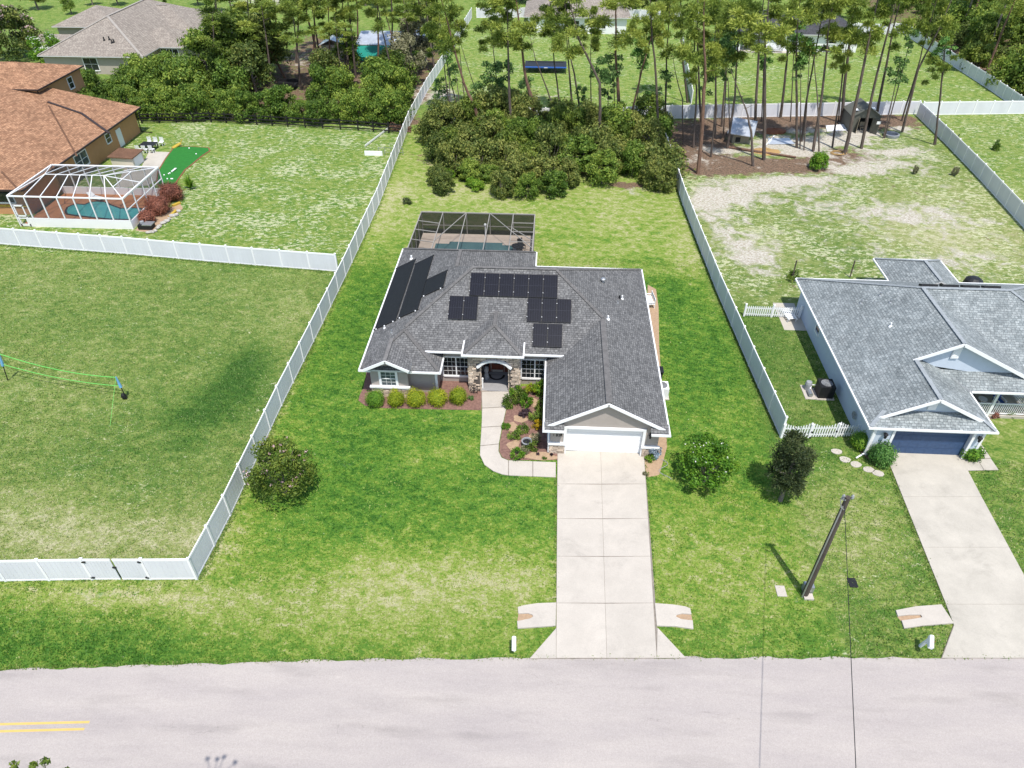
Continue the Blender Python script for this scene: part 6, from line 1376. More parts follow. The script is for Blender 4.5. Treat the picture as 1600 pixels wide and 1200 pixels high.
# ---- thicket of oak shrubs behind the back lawn, and hedges: copies of five bushes
OAK = []
for k in range(5):
    me = foliage('oak%d' % k, M[('lf_oak','lf_hedge','lf_oak','lf_myrtle','lf_oak')[k]], clump_set(34, 2.2, 2.6, .35, .32, .95, hollow=.25), 190, .25)
    tw = stems(1.5, 2.4, 6, .06, k).mesh('stems', [M['barkg']]); OAK.append((me, tw))
def bush(p, s, name, label, cat, group, kind=None, mt=None):
    me, tw = OAK[vr.randrange(5)] if kind is None else kind
    o = thing(name, label, cat, p, vr.random()*6.283, group); o.scale = (s*vr.uniform(.85,1.15), s*vr.uniform(.85,1.15), s*vr.uniform(.8,1.4))
    c = link('foliage', me, o); tchild = link('stems', tw, o)
    return o
gap = G(985, 292)
y = 73.6; row = 0; cnt_ = {}; TH = []
while y < 93.5:
    x = -17.2+(row % 2)*1.5
    while x < 13.4:
        px_, py_ = x+vr.uniform(-.6,.6), y+vr.uniform(-.7,.7)
        front = 73.2+.9*math.sin(x*.55)+(1.6 if x > 5 else 0)+(-1.2 if x < -14 else 0)
        if not (py_ < front or px_ < (-12.6 if py_ < 80 else -14.6 if py_ < 87 else -15.8) or (Vector((px_,py_,0))-gap).length < 1.7):
            s = vr.uniform(.62,.98) if y < 78 else vr.uniform(.75,1.25)
            cnt_[row] = cnt_.get(row, -1)+1; bush((px_,py_,0), s, 'oak_shrub', 'scrub oak in the %s row of the thicket, %s from the left' % (ORD[row], ORD[cnt_[row]]), 'shrub', 'scrub oak bushes of the back thicket')
        x += vr.uniform(2.7,3.5)
    y += 3.2; row += 1
for i_, (x, y, s_, v_) in enumerate(sorted(((-14,88,.8,0),(-10.5,91,.75,4),(-7,87,.7,1),(-3,91.5,.8,0),(1,88,.75,4),(4.5,91,.7,0),(8,88,.8,1),(11.5,84,.75,0),(12,91,.85,4),(-12,83,.6,4)))):
    TH.append((x, y, s_, v_, i_))
p = G(1040, 296); bush((p.x-.6,p.y,0), .72, 'oak_shrub', 'low scrub oak bush at the right front corner of the thicket by the fence', 'shrub', 'scrub oak bushes of the back thicket')
BRI = (foliage('bright0', M['lf_bright'], clump_set(22, 1.3, 1.3, .3, .35, .6), 150, .22), stems(1.0,1.4,6,.04,3).mesh('stems', [M['barkg']]))
for k, (px, py) in enumerate(((735,291),(745,297),(812,297),(700,278))): bush(G(px,py), vr.uniform(.45,.65), 'leafy_sapling', 'bright green sapling at the thicket\'s front edge, %s' % ('second from the left', 'third from the left', 'rightmost', 'leftmost')[k], 'shrub', 'saplings at the thicket edge', BRI)
# hedge behind the ranch fence
OAKG = []
for k in range(4):
    me = foliage('hedge%d' % k, M['lf_hedge'], clump_set(34, 2.3, 3.2, .5, .35, 1.0, hollow=.25), 185, .27)
    OAKG.append((me, stems(1.5, 2.8, 6, .06, 20+k).mesh('stems', [M['barkg']])))
for i_, x in enumerate(np.arange(-66, -20, 2.5)):
    y0 = 96.4+(x+66)*-.03
    bush((x+vr.uniform(-.5,.5), y0+vr.uniform(-.2,.9), 0), vr.uniform(.72,1.0), 'hedge_shrub', 'rounded green shrub in the hedge right behind the black ranch fence, %s from the left' % ORD[i_], 'shrub', 'hedge shrubs behind the ranch fence', OAKG[vr.randrange(4)])
for i_, x in enumerate(np.arange(-66, -20, 3.4)):
    if -43 < x < -34: continue
    bush((x+vr.uniform(-.9,.9), 101.3+vr.uniform(-1.2,1.2), 0), vr.uniform(.85,1.35), 'hedge_shrub', 'taller bush in the second row behind the black ranch fence, %s from the left' % ORD[i_], 'shrub', 'taller bushes behind the hedge', OAKG[vr.randrange(4)])
for i_, (x, y, s) in enumerate(sorted(((-62,107,1.2),(-57.5,108,1.1),(-53,107,1.3),(-47,108,1.2),(-31,106,1.0),(-26,107,.95),(-22,104,1.1),(-22.5,111,1.0),(-26,113,.7),(-22.5,118,.9),(-34,113,.7)))):
    bush((x,y,0), s, 'hedge_shrub', 'large bush among the trees behind the hedge, %s from the left' % ORD[i_], 'shrub', 'large bushes behind the hedge', OAKG[vr.randrange(4)])
# ---- pines
PINE = [foliage('pine%d' % k, M['lf_pine'], [(*(c[0],c[1],c[2]),c[3],c[4],c[5]) for c in clump_set(18, 2.15+.3*(k % 3), 6.2, .2, .38, .9, hollow=.15, squash=.7, shape=1.1)], 330, .34, aspect=.22, spiky=True, inner=.12) for k in range(6)]
def pine(px, py, pts, H, label, group, crown=1.0, r0=.17, bk='bark', name='pine_tree', cs=None):
    base = G(px, py); path = [base-Vector((0,0,.1))]
    for q in pts: path.append(GY(q[0], q[1], base.y))
    d = path[-1]-path[-2]; d = d/max(d.z, .05)
    topz = path[-1].z
    if H > topz+.5: path.append(path[-1]+Vector((d.x*.6, d.y, 1))*(H-topz))
    full = []
    for a, c in zip(path[:-1], path[1:]):
        for k in range(3): full.append(a.lerp(c, k/3)+Vector((vr.uniform(-.06,.06), vr.uniform(-.06,.06), 0)))
    full.append(path[-1]); n = len(full)
    t = thing(name, label, 'tree', base, 0, group)
    tb = B().tube(full, [r0*(1.12-.92*(k/(n-1))**1.1) for k in range(n)], 7, cap=False)
    for k in range(5):
        i = vr.randrange(n//2, n-1); p = full[i]; a = vr.random()*6.28; l = vr.uniform(.5,1.3)
        tb.tube([p, p+Vector((l*math.cos(a), l*math.sin(a), l*.35))], [r0*.22, .01], 4, cap=False)
    part('trunk', tb, M[bk], t)
    if crown:
        c = link('crown', PINE[vr.randrange(6)], t); tp = path[-1]; s = crown*vr.uniform(.9,1.15); ch = (cs or H*.42)
        c.location = Vector((tp.x, tp.y, tp.z-ch))-base; c.rotation_euler = (0,0,vr.random()*6.28); c.scale = (s*1.08, s*1.08, ch/6.4)
    return t
gA = 'pines rising from the back thicket'; gB = 'pines in the right neighbour\'s back yard'; gC = 'pines and trunks behind the hedge'
A = [  # px, py, points up the trunk, height, crown, radius, bark, what sets it apart
 (704,182,[(695,112)],13,.75,.10,'bark','thin'), (716,172,[(705,132)],12,.7,.10,'bark','thin leaning'), (728,168,[(722,120)],13,.7,.09,'bark','very thin'), (760,217,[(742,170),(725,130)],17.5,1.15,.27,'barkr','stout reddish left-leaning'),
 (758,168,[(738,128)],12,.5,.08,'bark','spindly'), (786,185,[(779,150)],15,.9,.12,'bark','slender'), (799,220,[(795,117)],17,1.1,.19,'bark','straight dark'), (839,215,[(832,165),(820,110)],17.5,1.25,.30,'barkr','stoutest red-barked'),
 (870,189,[(855,140),(837,94)],10.5,0,.11,'bark','bare broken-topped'), (877,180,[(866,100)],16,1.0,.12,'bark','slim'), (896,182,[(890,120),(886,67)],17,1.0,.14,'bark','slim straight'), (909,186,[(900,130),(890,82)],16.5,1.0,.14,'bark','gently curved'),
 (924,190,[(923,120)],14,.8,.09,'bark','thin upright'), (937,247,[(937,130),(905,62)],18,1.15,.18,'bark','sharply bent'), (971,217,[(966,150),(962,85)],18.5,1.35,.25,'barkr','thick straight full-crowned'), (977,221,[(998,130),(1017,60)],16,.75,.13,'barkr','right-leaning pale'), (1031,240,[(1025,120),(1017,32)],17.5,.9,.15,'bark','tall slim')]
for k, (px, py, pts, H, cr, r0, bk, w_) in enumerate(A): pine(px, py, pts, H, '%s pine trunk in the back thicket, %s from the left' % (w_, ORD[k]), gA, cr, r0, bk)
Bp = [(1039,211,[(1042,82)],16,.9,.13,'bark','slim straight'), (1068,226,[(1066,155),(1055,114)],11,0,.08,'bark','thin bare bent'), (1074,160,[(1064,70)],17,1.0,.15,'bark','pine beyond the fence,'), (1084,231,[(1088,140),(1085,72)],16,.9,.13,'bark','slim'), (1091,271,[(1100,150),(1102,112),(1099,50)],18,1.2,.21,'barkr','nearest tall reddish'),
 (1095,190,[(1089,60)],17,1.0,.15,'bark','dark straight'), (1111,245,[(1119,170),(1116,75)],15,.9,.11,'bark','slender'), (1117,216,[(1120,75)],16,1.0,.13,'bark','upright'), (1127,198,[(1134,107)],16.5,1.0,.14,'bark','slightly right-leaning'), (1136,232,[(1148,150),(1152,82)],17,1.0,.15,'bark','curved'),
 (1177,259,[(1173,205),(1166,170),(1142,110)],11,0,.16,'bark','bare hooked'), (1180,198,[(1184,110),(1186,60)],18,1.2,.18,'bark','stout straight'), (1194,250,[(1194,140),(1196,57)],18.5,1.25,.21,'bark','tall thick straight'), (1220,183,[(1228,110),(1231,62)],17.5,1.1,.17,'bark','tall dark'), (1245,231,[(1244,120),(1244,70)],17,.9,.15,'bark','vertical'),
 (1252,221,[(1263,140),(1278,60)],17,.9,.13,'bark','right-leaning'), (1271,236,[(1284,150),(1295,45)],18,1.1,.17,'bark','leaning full-topped'), (1280,240,[(1277,150),(1272,97)],11.5,0,.09,'bark','spindly bare'), (1301,230,[(1312,150),(1320,85)],14,.6,.11,'bark','thin'), (1314,192,[(1322,110),(1335,0)],19,1.0,.21,'bark','very tall'),
 (1320,240,[(1338,160),(1358,60)],19.5,1.1,.22,'bark','thick tall'), (1345,232,[(1362,150),(1390,37)],19,1.0,.18,'bark','tall'), (1370,180,[(1385,100),(1397,40)],18,1.0,.17,'bark','dark rear'), (1409,189,[(1433,110),(1446,60)],16,.7,.11,'bark','slim rear'), (1410,206,[(1434,110),(1467,45)],18,.9,.15,'bark','right-curving'), (1460,226,[(1470,150),(1475,88)],12,.55,.11,'bark','rightmost thin')]
for k, (px, py, pts, H, cr, r0, bk, w_) in enumerate(Bp): pine(px, py, pts, H, '%s pine trunk in the right back yard, %s from the left' % (w_, ORD[k]), gB, cr, r0, bk)
Cp = [(449,128,[(432,95),(417,67)],9,.9,.17,'barkr','reddish leaning'), (502,134,[(492,70),(480,22)],14,1.2,.22,'barkr','tall reddish'), (516,126,[(515,50)],13,1.0,.15,'barkr','straight'), (546,120,[(540,50)],13,1.1,.17,'bark','dark'), (620,152,[(610,100),(597,45)],15,.85,.16,'bark','slim leaning'), (640,134,[(625,90),(612,57)],15,.8,.16,'barkr','pale bent'), (556,122,[(548,40)],15,.9,.17,'bark','straight dark'), (385,120,[(390,60)],13,1.4,.2,'bark','bright-crowned'), (330,150,[(335,100)],11,1.2,.2,'bark','bushy'), (425,140,[(420,90)],12,1.3,.18,'bark','bushy dark'), (470,140,[(465,80)],12,1.2,.18,'bark','bushy olive'), (535,140,[(530,90)],10,1.0,.14,'bark','short'), (648,122,[(640,70)],12,1.0,.2,'bark','full-crowned')]
Cp += [(px_, py_, [(px_-vr.uniform(-6,14), py_-62)], H_, c_, .17, 'barkr' if i_ % 2 else 'bark', w_) for i_, (px_, py_, H_, c_, w_) in enumerate(((348,112,14,1.5,'tall'),(372,95,15,1.5,'full'),(405,108,14,1.4,'yellow-green'),(432,100,15,1.4,'tall'),(462,98,15.5,1.4,'dense'),(487,112,15,1.3,'tall'),(528,104,16,1.3,'high-crowned'),(590,112,16,1.2,'high-crowned'),(610,100,16.5,1.2,'high-crowned'),(662,100,16,1.2,'high-crowned'),(640,88,16.5,1.2,'far'),(560,88,17,1.3,'far'),(420,82,15,1.5,'far'),(500,85,16,1.4,'far'),(680,118,14,1.1,'fence-side')))]
Cp.sort()
for k, (px, py, pts, H, cr, r0, bk, w_) in enumerate(Cp): pine(px, py, pts, H, '%s pine behind the hedge row, %s from the left' % (w_, ORD[k]), gC, cr, r0, bk)
# ---- broadleaf trees
TREE = []
for k, (mt, rr_) in enumerate((('lf_oak',2.6),('lf_hedge',2.5),('lf_grey',2.8),('lf_teal',2.3),('lf_myrtle',2.6))):
    TREE.append(foliage('tree%d' % k, M[mt], clump_set(38, rr_, 4.4, 1.5, .35, 1.1, hollow=.2), 150, .30))
def tree(p, s, k, label, group, name='broadleaf_tree', H=1.0):
    t = thing(name, label, 'tree', p, vr.random()*6.28, group); t.scale = (s, s, s*H)
    b = B(); r = random.Random(k*7+3); b.tube([(0,0,-.1),(.08,.05,1.2),(.1,-.05,2.6),(0,0,4.4)], [.22,.18,.12,.04], 8, cap=False)
    for i in range(7): a = i*.9+r.random(); l = r.uniform(1.0,1.9); z = 1.2+i*.38; b.tube([(.05,0,z),(l*.5*math.cos(a),l*.5*math.sin(a),z+.5),(l*math.cos(a),l*math.sin(a),z+1.1)], [.08,.055,.02], 5, cap=False)
    key = 'trunkmesh%d' % k
    if key not in LF: LF[key] = b.mesh('trunk', [M['barkg']])
    link('trunk', LF[key], t); link('crown', TREE[k], t); return t
bl = [(-59,103,1.0,1,'rounded green'),(-47,106,1.15,4,'yellowish'),(-43,104.5,1.25,0,'dark spreading'),(-33.5,108,1.0,0,'tall dark'),(-23.5,108,1.0,4,'olive-crowned'),(-22.6,113,1.2,2,'greyish bare-twigged'),(-22.3,122,1.3,2,'pale grey-twigged'),(-22.5,132,1.3,0,'dark far'),(-33,118,1.0,1,'green inner'),(-45,117,1.2,0,'dark inner'),(-51,108,1.35,1,'tall bright green'),(-47.5,110,1.7,4,'tall yellow-green'),(-44.5,113,1.6,0,'tall dark'),(-25,103.5,1.0,1,'low bright'),(-50,112,1.1,1,'bright')]
for k, (x, y, s, v, w_) in enumerate(sorted(bl)): tree((x,y,0), s, v, '%s broadleaf tree behind the hedge, %s from the left' % (w_, ORD[k]), 'broadleaf trees behind the hedge')
# small leafy oaks between the pine trunks
YOS = [foliage('youngoak%d' % k, M['lf_teal'] if k else M['lf_green'], clump_set(11+k, 1.35, 2.6, -1.2, .22, .55, hollow=.1), 75, .24) for k in range(4)]
for k, (bx_, by_, cx, cy, s) in enumerate(((704,183,698,80,1.1),(718,175,712,118,1.0),(786,188,787,122,1.35),(792,190,795,155,1.0),(988,215,1003,82,1.35),(1041,214,1038,126,.85),(1112,240,1120,92,1.5),(1130,215,1136,70,1.2),(1256,235,1264,82,1.0),(1250,232,1250,112,.8),(1382,216,1421,66,.9),(1380,216,1403,112,1.1),(1462,226,1473,82,1.1),(1310,190,1318,70,.8),(915,188,908,150,.8),(938,240,935,110,.9),(1235,190,1240,60,1.2),(860,190,842,175,.8),(752,190,748,150,1.1),(770,190,768,120,1.3),(808,188,806,158,1.0),(822,200,823,140,1.0),(948,190,950,140,1.1),(960,215,958,110,1.2),(1012,215,1012,150,.9),(1098,200,1100,130,1.1),(1140,215,1136,110,1.1),(690,175,690,140,1.0),(1190,190,1192,95,1.0))):
    base = G(bx_, by_); cp = GY(cx, cy, base.y); t = thing('young_oak', 'slender young oak with clumped leaves among the pine trunks, %s from the left' % ORD[k], 'tree', base, 0, 'young oaks among the pines')
    part('trunk', B().tube([base, base.lerp(cp, .5)+Vector((.1,.1,0)), cp+Vector((0,0,.4))], [.085,.065,.03], 6, cap=False), M['bark'], t)
    c = link('crown', YOS[k % 4], t); c.location = cp-base; c.rotation_euler = (0,0,vr.random()*6.28); c.scale = (s,s,s)
for x, y, s_, v_, i_ in TH: tree((x,y,0), s_, v_, 'small oak standing up out of the back thicket, %s from the left' % ORD[i_], 'small oaks of the back thicket', 'oak_tree', 1.1)
# top-left garden
def flower_tree(p, R_, H, key, mt, fl, nfl, label, cat, name, low=.5, nleaf=170, sz=.22, trunks=4, bl_=.13, nb2=13):
    cl = clump_set(44, R_*1.05, H-low-.4, low+.3, R_*.13, R_*.34, hollow=.12)
    t = thing(name, label, cat, p); b = B(); r = random.Random(len(key))
    for k in range(trunks):
        a = k*6.283/trunks+r.random(); b.tube([(.08*math.cos(a),.08*math.sin(a),-.05),(R_*.25*math.cos(a),R_*.25*math.sin(a),H*.4),(R_*.5*math.cos(a),R_*.5*math.sin(a),H*.8)], [.075,.05,.02], 6, cap=False)
    part('trunk', b, M['barkg'], t, local=True); link('crown', foliage(key, M[mt], cl, nleaf, sz), t)
    if fl:
        top = [c for c in cl if c[2] > low+.35*(H-low)]; fc = []
        for k in range(nfl):
            c = top[vr.randrange(len(top))]; a = vr.random()*6.28; e = vr.uniform(.1,1.3); q = 1.0
            g_ = bl_*R_/2.2*vr.uniform(.5,1.3); fc.append((c[0]+c[3]*q*math.cos(a)*math.cos(e), c[1]+c[3]*q*math.sin(a)*math.cos(e), c[2]+c[5]*q*math.sin(e), g_, g_, g_*.8))
        link('blossom', foliage(key+'f', M[fl], fc, nb2, .085*R_/2.2, inner=.1, aspect=.8), t)
    return t
flower_tree(G(25,92), 5.2, 8.5, 'bigmyrtle', 'lf_oak', 'fl_pink', 190, 'large pink-flowered crape myrtle in the top left corner', 'tree', 'crape_myrtle', 1.2, 230, .42, 6)
flower_tree(G(82,100), 3.0, 4.2, 'whitebush', 'lf_bright', 'fl_white', 120, 'white-flowered green bush left of the beige house', 'shrub', 'flowering_shrub', .3, 170, .3)
for k, (px, py, s, v) in enumerate(((112,22,.6,1),(185,8,.8,4),(237,9,.9,1),(260,12,.8,4),(338,18,.9,1),(310,8,.7,0),(60,15,1.0,0),(145,8,.7,4))):
    tree(G(px,py), s, v, 'small garden tree beyond the beige house, %s in the top row' % ORD[k], 'garden trees beyond the beige house')
# distant trees along the top and scrub woods at right
for k in range(34):
    x = -62+k*4.1+vr.uniform(-1.5,1.5); y = vr.uniform(160,200)
    if abs(x-4) < 12 and y < 166: y += 12
    tree((x,y,0), vr.uniform(1.0,1.5), vr.choice((0,0,4,1)), 'distant tree in the belt along the top edge, %s from the left' % ORD[k], 'distant trees along the top')
wd = random.Random(77)
for k in range(150):
    u, v = wd.random(), wd.random(); y = 112+u*72; x = 65+ (y-112)*.10 + 1.2 + v*46
    if x > 72+ (y-100)*.42+10: x -= 18
    q = wd.random(); s = wd.uniform(.8,1.5)
    bush((x,y,0), s, 'scrub_bush', 'wild scrub bush in the woods beyond the slanting white fence', 'shrub', 'scrub bushes of the right woods', OAKG[wd.randrange(4)] if q < .5 else OAK[wd.randrange(5)])
for k in range(18):
    y = 116+wd.random()*68; x = 67+(y-112)*.12+wd.random()*36
    o = G(800,600); 
    t = thing('pine_tree', 'wild pine in the scrub woods at upper right', 'tree', (x,y,0), 0, 'pines of the right woods'); H = wd.uniform(11,16)
    tb = B().tube([(0,0,-.1),(wd.uniform(-.3,.3),0,H*.5),(wd.uniform(-.6,.6),wd.uniform(-.4,.4),H)], [.19,.14,.05], 7, cap=False); part('trunk', tb, M['barkr'] if k % 3 else M['barkg'], t, local=True)
    c = link('crown', PINE[wd.randrange(6)], t); c.location = (0,0,H*.55); c.scale = (1.15,1.15,H*.47/6.4); c.rotation_euler = (0,0,wd.random()*6)
junk('fallen_branch', 1535, 103, lambda b: b.tube([(-3,0,.3),(0,.4,.5),(4,-.2,.3)], [.1,.12,.05], 6), 'barkg', 'pale fallen branch on the scrub floor beyond the fence', 'branch')
# ---- front garden trees
p = G(447,771); flower_tree((p.x,p.y,0), 2.15, 3.7, 'myrtle', 'lf_crape', 'fl_pink', 46, 'crape myrtle with pale pink blossoms beside the left fence', 'tree', 'crape_myrtle', .7, 190, .16, 6)
p = G(1098,752); flower_tree((p.x,p.y,0), 2.0, 3.0, 'whiteflower', 'lf_bright', 'fl_white', 55, 'round green shrub dotted with white flowers right of the driveway', 'shrub', 'flowering_shrub', .7, 200, .16, 7, .05, 4)
p = G(1219,782); t = thing('conifer_tree', 'small dark dense tree with short pale trunk right of the white-flowered shrub', 'tree', p)
cl = clump_set(38, 1.16, 3.8, .95, .34, .62, squash=1.2, shape=.8); part('trunk', B().tube([(0,0,-.05),(.06,.1,.8),(.1,.3,2.0),(.1,.3,4.0)], [.15,.12,.09,.03], 8), M['barkg'], t, local=True)
bb = B()
for i in range(9): a = i*.75; z = .9+i*.25; bb.tube([(.08,.2,z),(.9*math.cos(a),.2+.9*math.sin(a),z+.6)], [.04,.012], 5, cap=False)
part('branch', bb, M['barkg'], t, local=True); c = link('crown', foliage('darktree', M['lf_dark'], cl, 330, .17, spiky=True, aspect=.35, inner=.3), t); c.location = (.05,.25,0)
# clipped round shrubs
CORE = {k: mat('shrub_core_'+k, c, .9) for k, c in (('lf_box',(.13,.18,.01)),('lf_bright',(.07,.16,.015)),('lf_green',(.05,.12,.025)),('lf_red',(.13,.045,.028)))}
def round_shrub(p, rx, ry, h, key, mt, label, group, n=5200, sz=.075, name='clipped_shrub'):
    t = thing(name, label, 'shrub', p, vr.random()*6.28, group)
    cl = [(0,0,h*.52,rx,ry,h*.5)]+[(rx*.5*math.cos(a),ry*.5*math.sin(a),h*.5+h*.12*math.sin(a*2),rx*.55,ry*.55,h*.44) for a in (0,1.26,2.5,3.8,5.0)]
    link('foliage', foliage(key, M[mt], cl, n//6, sz, inner=.93, low=-.95, jitter=.38), t)
    part('core', B().ball((0,0,h*.5), rx*.86, ry*.86, h*.47, 12, 8), CORE[mt], t, local=True); return t
for k, (px, py, r_) in enumerate(((587,632,.60),(620,632,.57),(651,631,.66),(684,630,.66),(716,628,.58))):
    round_shrub(G(px,py), r_*1.06, r_*1.02, 1.1, 'box%d' % (k % 2)+str(k), 'lf_bright' if k == 0 else 'lf_box', 'clipped round yellow-green shrub in the left mulch bed, %s from the left' % ORD[k], 'clipped round shrubs in the left bed')
for px, py, r_, h, s_ in ((270,312,1.22,1.75,'largest, beside the putting green'),(250,333,1.2,1.75,'in the middle, against the pool cage'),(232,348,.72,1.2,'smallest, nearest the white fence')):
    round_shrub(G(px,py), r_, r_, h, 'red%d' % px, 'lf_red', 'rust-red clipped shrub by the pool cage, '+s_, 'rust-red shrubs by the pool cage', 7200, .12, 'red_shrub')
round_shrub(G(1341,699), .62, .6, 1.25, 'ny1', 'lf_bright', 'yellow-green shrub between the picket fence and the blue garage', 'shrubs by the blue garage'); round_shrub(G(1373,722), .82, .8, 1.4, 'ny2', 'lf_green', 'dark round shrub left of the navy garage door', 'shrubs by the blue garage', 3600, .12); round_shrub(G(1514,714), .66, .66, 1.0, 'ny3', 'lf_bright', 'bright green leafy shrub right of the navy garage door', 'shrubs by the blue garage', 2200, .15)
bush(G(1278,264), .95, 'leafy_bush', 'bright green bush on bare ground before the right yard pines', 'shrub', None or 'lone bushes in the right yard', BRI)
# spiky plants
def spiky(p, r_, n, mt, label, name, cat, group=None, h=.6, sz=.07, dead=False):
    t = thing(name, label, cat, p, vr.random()*6.28, group); Ps = []; r = random.Random(int(p[0]*100+p[1]*10))
    for k in range(n):
        a = r.random()*6.283; l = r_*r.uniform(.6,1.1); e = r.uniform(.35,1.4); d = Vector((math.cos(a)*math.cos(e), math.sin(a)*math.cos(e), math.sin(e)*h/r_)); s = Vector((-math.sin(a), math.cos(a), 0))*sz
        m_ = d*l*.55+Vector((0,0,.10*l)); tip = d*l+Vector((0,0,-.15*l))
        Ps.append([tuple(s*.2), tuple(m_+s), tuple(tip), tuple(m_-s)])
    P = np.array(Ps); link('foliage', quads('foliage', P, np.array([r.random() for _ in range(n)]), M[mt]), t); return t
spiky(G(298,294), 1.15, 60, 'lf_bright', 'bright green cycad on the left lawn beside the putting green', 'cycad', 'plant', h=1.6, sz=.10)
# beds by the curved walk
BEDP = [  # px, py, radius, height, foliage, what
 (796,634,.55,.8,'lf_hedge','leafy green plant by the walk edge in the garage bed'),(812,627,.6,.9,'lf_myrtle','tall olive plant near the right stone pier'),(822,634,.5,.8,'lf_bright','light green plant in the middle of the upper bed'),(806,617,.5,.7,'lf_bright','pale green plant beside the right stone pier'),
 (830,617,.5,.8,'lf_box','yellow-green plant under the right front window'),(842,614,.6,.9,'lf_bright','bright lime plant at the window corner of the bed'),(850,610,.4,.9,'lf_box','lime plant squeezed against the garage wall'),(845,640,.45,.9,'lf_myrtle','olive plant along the garage wall, upper'),
 (838,656,.5,.8,'lf_hedge','dark green plant along the garage wall, middle'),(846,650,.4,.8,'lf_myrtle','olive plant along the garage wall, lower'),(840,669,.36,.6,'lf_yel','yellow-flowered plant beside the garage wall'),(818,650,.42,.35,'lf_pur','dark purple low plant in the middle of the bed'),(824,646,.35,.3,'lf_pur','small purple plant beside the larger purple one'),
 (791,669,.34,.4,'lf_bright','small lime plant by the walk in the bed'),(804,682,.5,.5,'lf_hedge','feathery green plant in the centre of the bed'),(817,674,.42,.5,'lf_hedge','dark green mound beside the feathery plant'),(830,700,.55,.6,'lf_myrtle','straggly olive plant right of the grey pot'),(836,692,.4,.7,'lf_grey','dry pale plant above the grey pot'),
 (808,714,.5,.55,'lf_bright','green plant below the grey pot'),(820,707,.35,.4,'lf_grey','dry plant behind the grey pot'),(851,717,.16,.2,'lf_hedge','tiny green seedling in the sandy corner'),(840,711,.14,.18,'lf_pur','tiny brown seedling in the sandy corner'),(862,712,.14,.18,'lf_pur','tiny dark seedling near the driveway corner'),
 (736,624,.25,.3,'lf_teal','small grey-green plant beside the fifth clipped shrub'),(1015,719,.35,.45,'lf_bright','small lime shrub at the right corner of the garage'),(1008,742,.2,.2,'lf_grey','dry tuft at the edge of the sandy corner bed'),
 (1550,650,.4,.4,'lf_red','low reddish plant in the bed below the porch railing, left'),(1575,648,.45,.4,'lf_myrtle','low olive plant in the bed below the porch railing, middle'),(1592,646,.45,.4,'lf_red','low reddish plant in the bed below the porch railing, right'),
 (636,318,.55,.5,'lf_dark','dark weed clump on the back lawn near the left fence'),(1428,272,.35,.9,'lf_grey','bare twiggy sapling in the right back yard, left one'),(1490,275,.4,1.0,'lf_grey','bare twiggy sapling in the right back yard, right one'),(1237,437,.6,.9,'lf_hedge','green shrub at the back left corner of the blue house'),(1556,235,.5,1.2,'lf_hedge','small green sapling beyond the right white fence')]
PLM = {}
for px, py, r_, h, mt, lb in BEDP:
    p = G(px, py); t = thing('garden_plant', lb, 'plant', p, vr.random()*6.28, 'garden plants')
    if mt not in PLM:
        PLM[mt] = (foliage('plant'+mt, M[mt], clump_set(12, .85, .75, .15, .2, .42), 70, .22, aspect=.4, inner=.25, spiky=mt in ('lf_bright','lf_grey','lf_hedge')), stems(.6,.7,5,.025,9).mesh('stems', [M['barkg']]))
    a = link('foliage', PLM[mt][0], t); c = link('stems', PLM[mt][1], t); t.scale = (r_*1.2, r_*1.2, h*1.1)
t = thing('potted_plant', 'blue-grey potted plant at the right front corner of the garage', 'potted plant', G(1023,716)); part('pot', B().lathe((0,0,0), [(0,0),(.17,0),(.24,.36),(.26,.38),(.2,.36),(0,.33)], 12), M['lblue'], t, local=True)
c = link('foliage', foliage('bluepl', leafmat('blue_grey_leaf', (.08,.11,.14), (.2,.26,.32), (.4,.46,.5)), clump_set(9,.35,.5,.4,.12,.22), 60, .13), t)
solo('garden_hose', B().tube([(7.9+.35*math.sin(k*.7)+.05*k*.2, 33.4-.16*k, .03) for k in range(12)], .022, 5), M['greyc'], 'thin grey hose trailing over the sandy corner right of the garage', 'hose', (7.9,33.4,0))
# leafy tip of a roadside tree rising into the bottom edge
tp = G(48,1190,15.3); t = thing('roadside_tree', 'treetop whose leafy tips show at the bottom left edge', 'tree', (tp.x,tp.y-.3,0)); part('trunk', B().tube([(0,-.5,0),(.1,-.4,6),(0,-.1,11),(0,0,14.2)], [.22,.17,.10,.04], 8), M['barkg'], t, local=True)
tips = ((-.42,.24,15.24),(.02,.27,15.20),(.30,.33,15.28),(.85,.2,15.16)); tw = B()
for dx, dy, dz in tips: tw.tube([(0,0,13.6),(dx*.6,dy*.5,14.5),(dx,dy,dz)], [.04,.025,.008], 5, cap=False)
part('branch', tw, M['barkg'], t, local=True)
link('crown', foliage('tip', M['lf_myrtle'], [(dx,dy,dz-.05,.09,.09,.12) for dx, dy, dz in tips]+[(vr.uniform(-1.4,1.4),vr.uniform(-2.0,-.5),vr.uniform(10.5,13.2),.6,.6,.5) for _ in range(16)], 60, .11, aspect=.45), t)
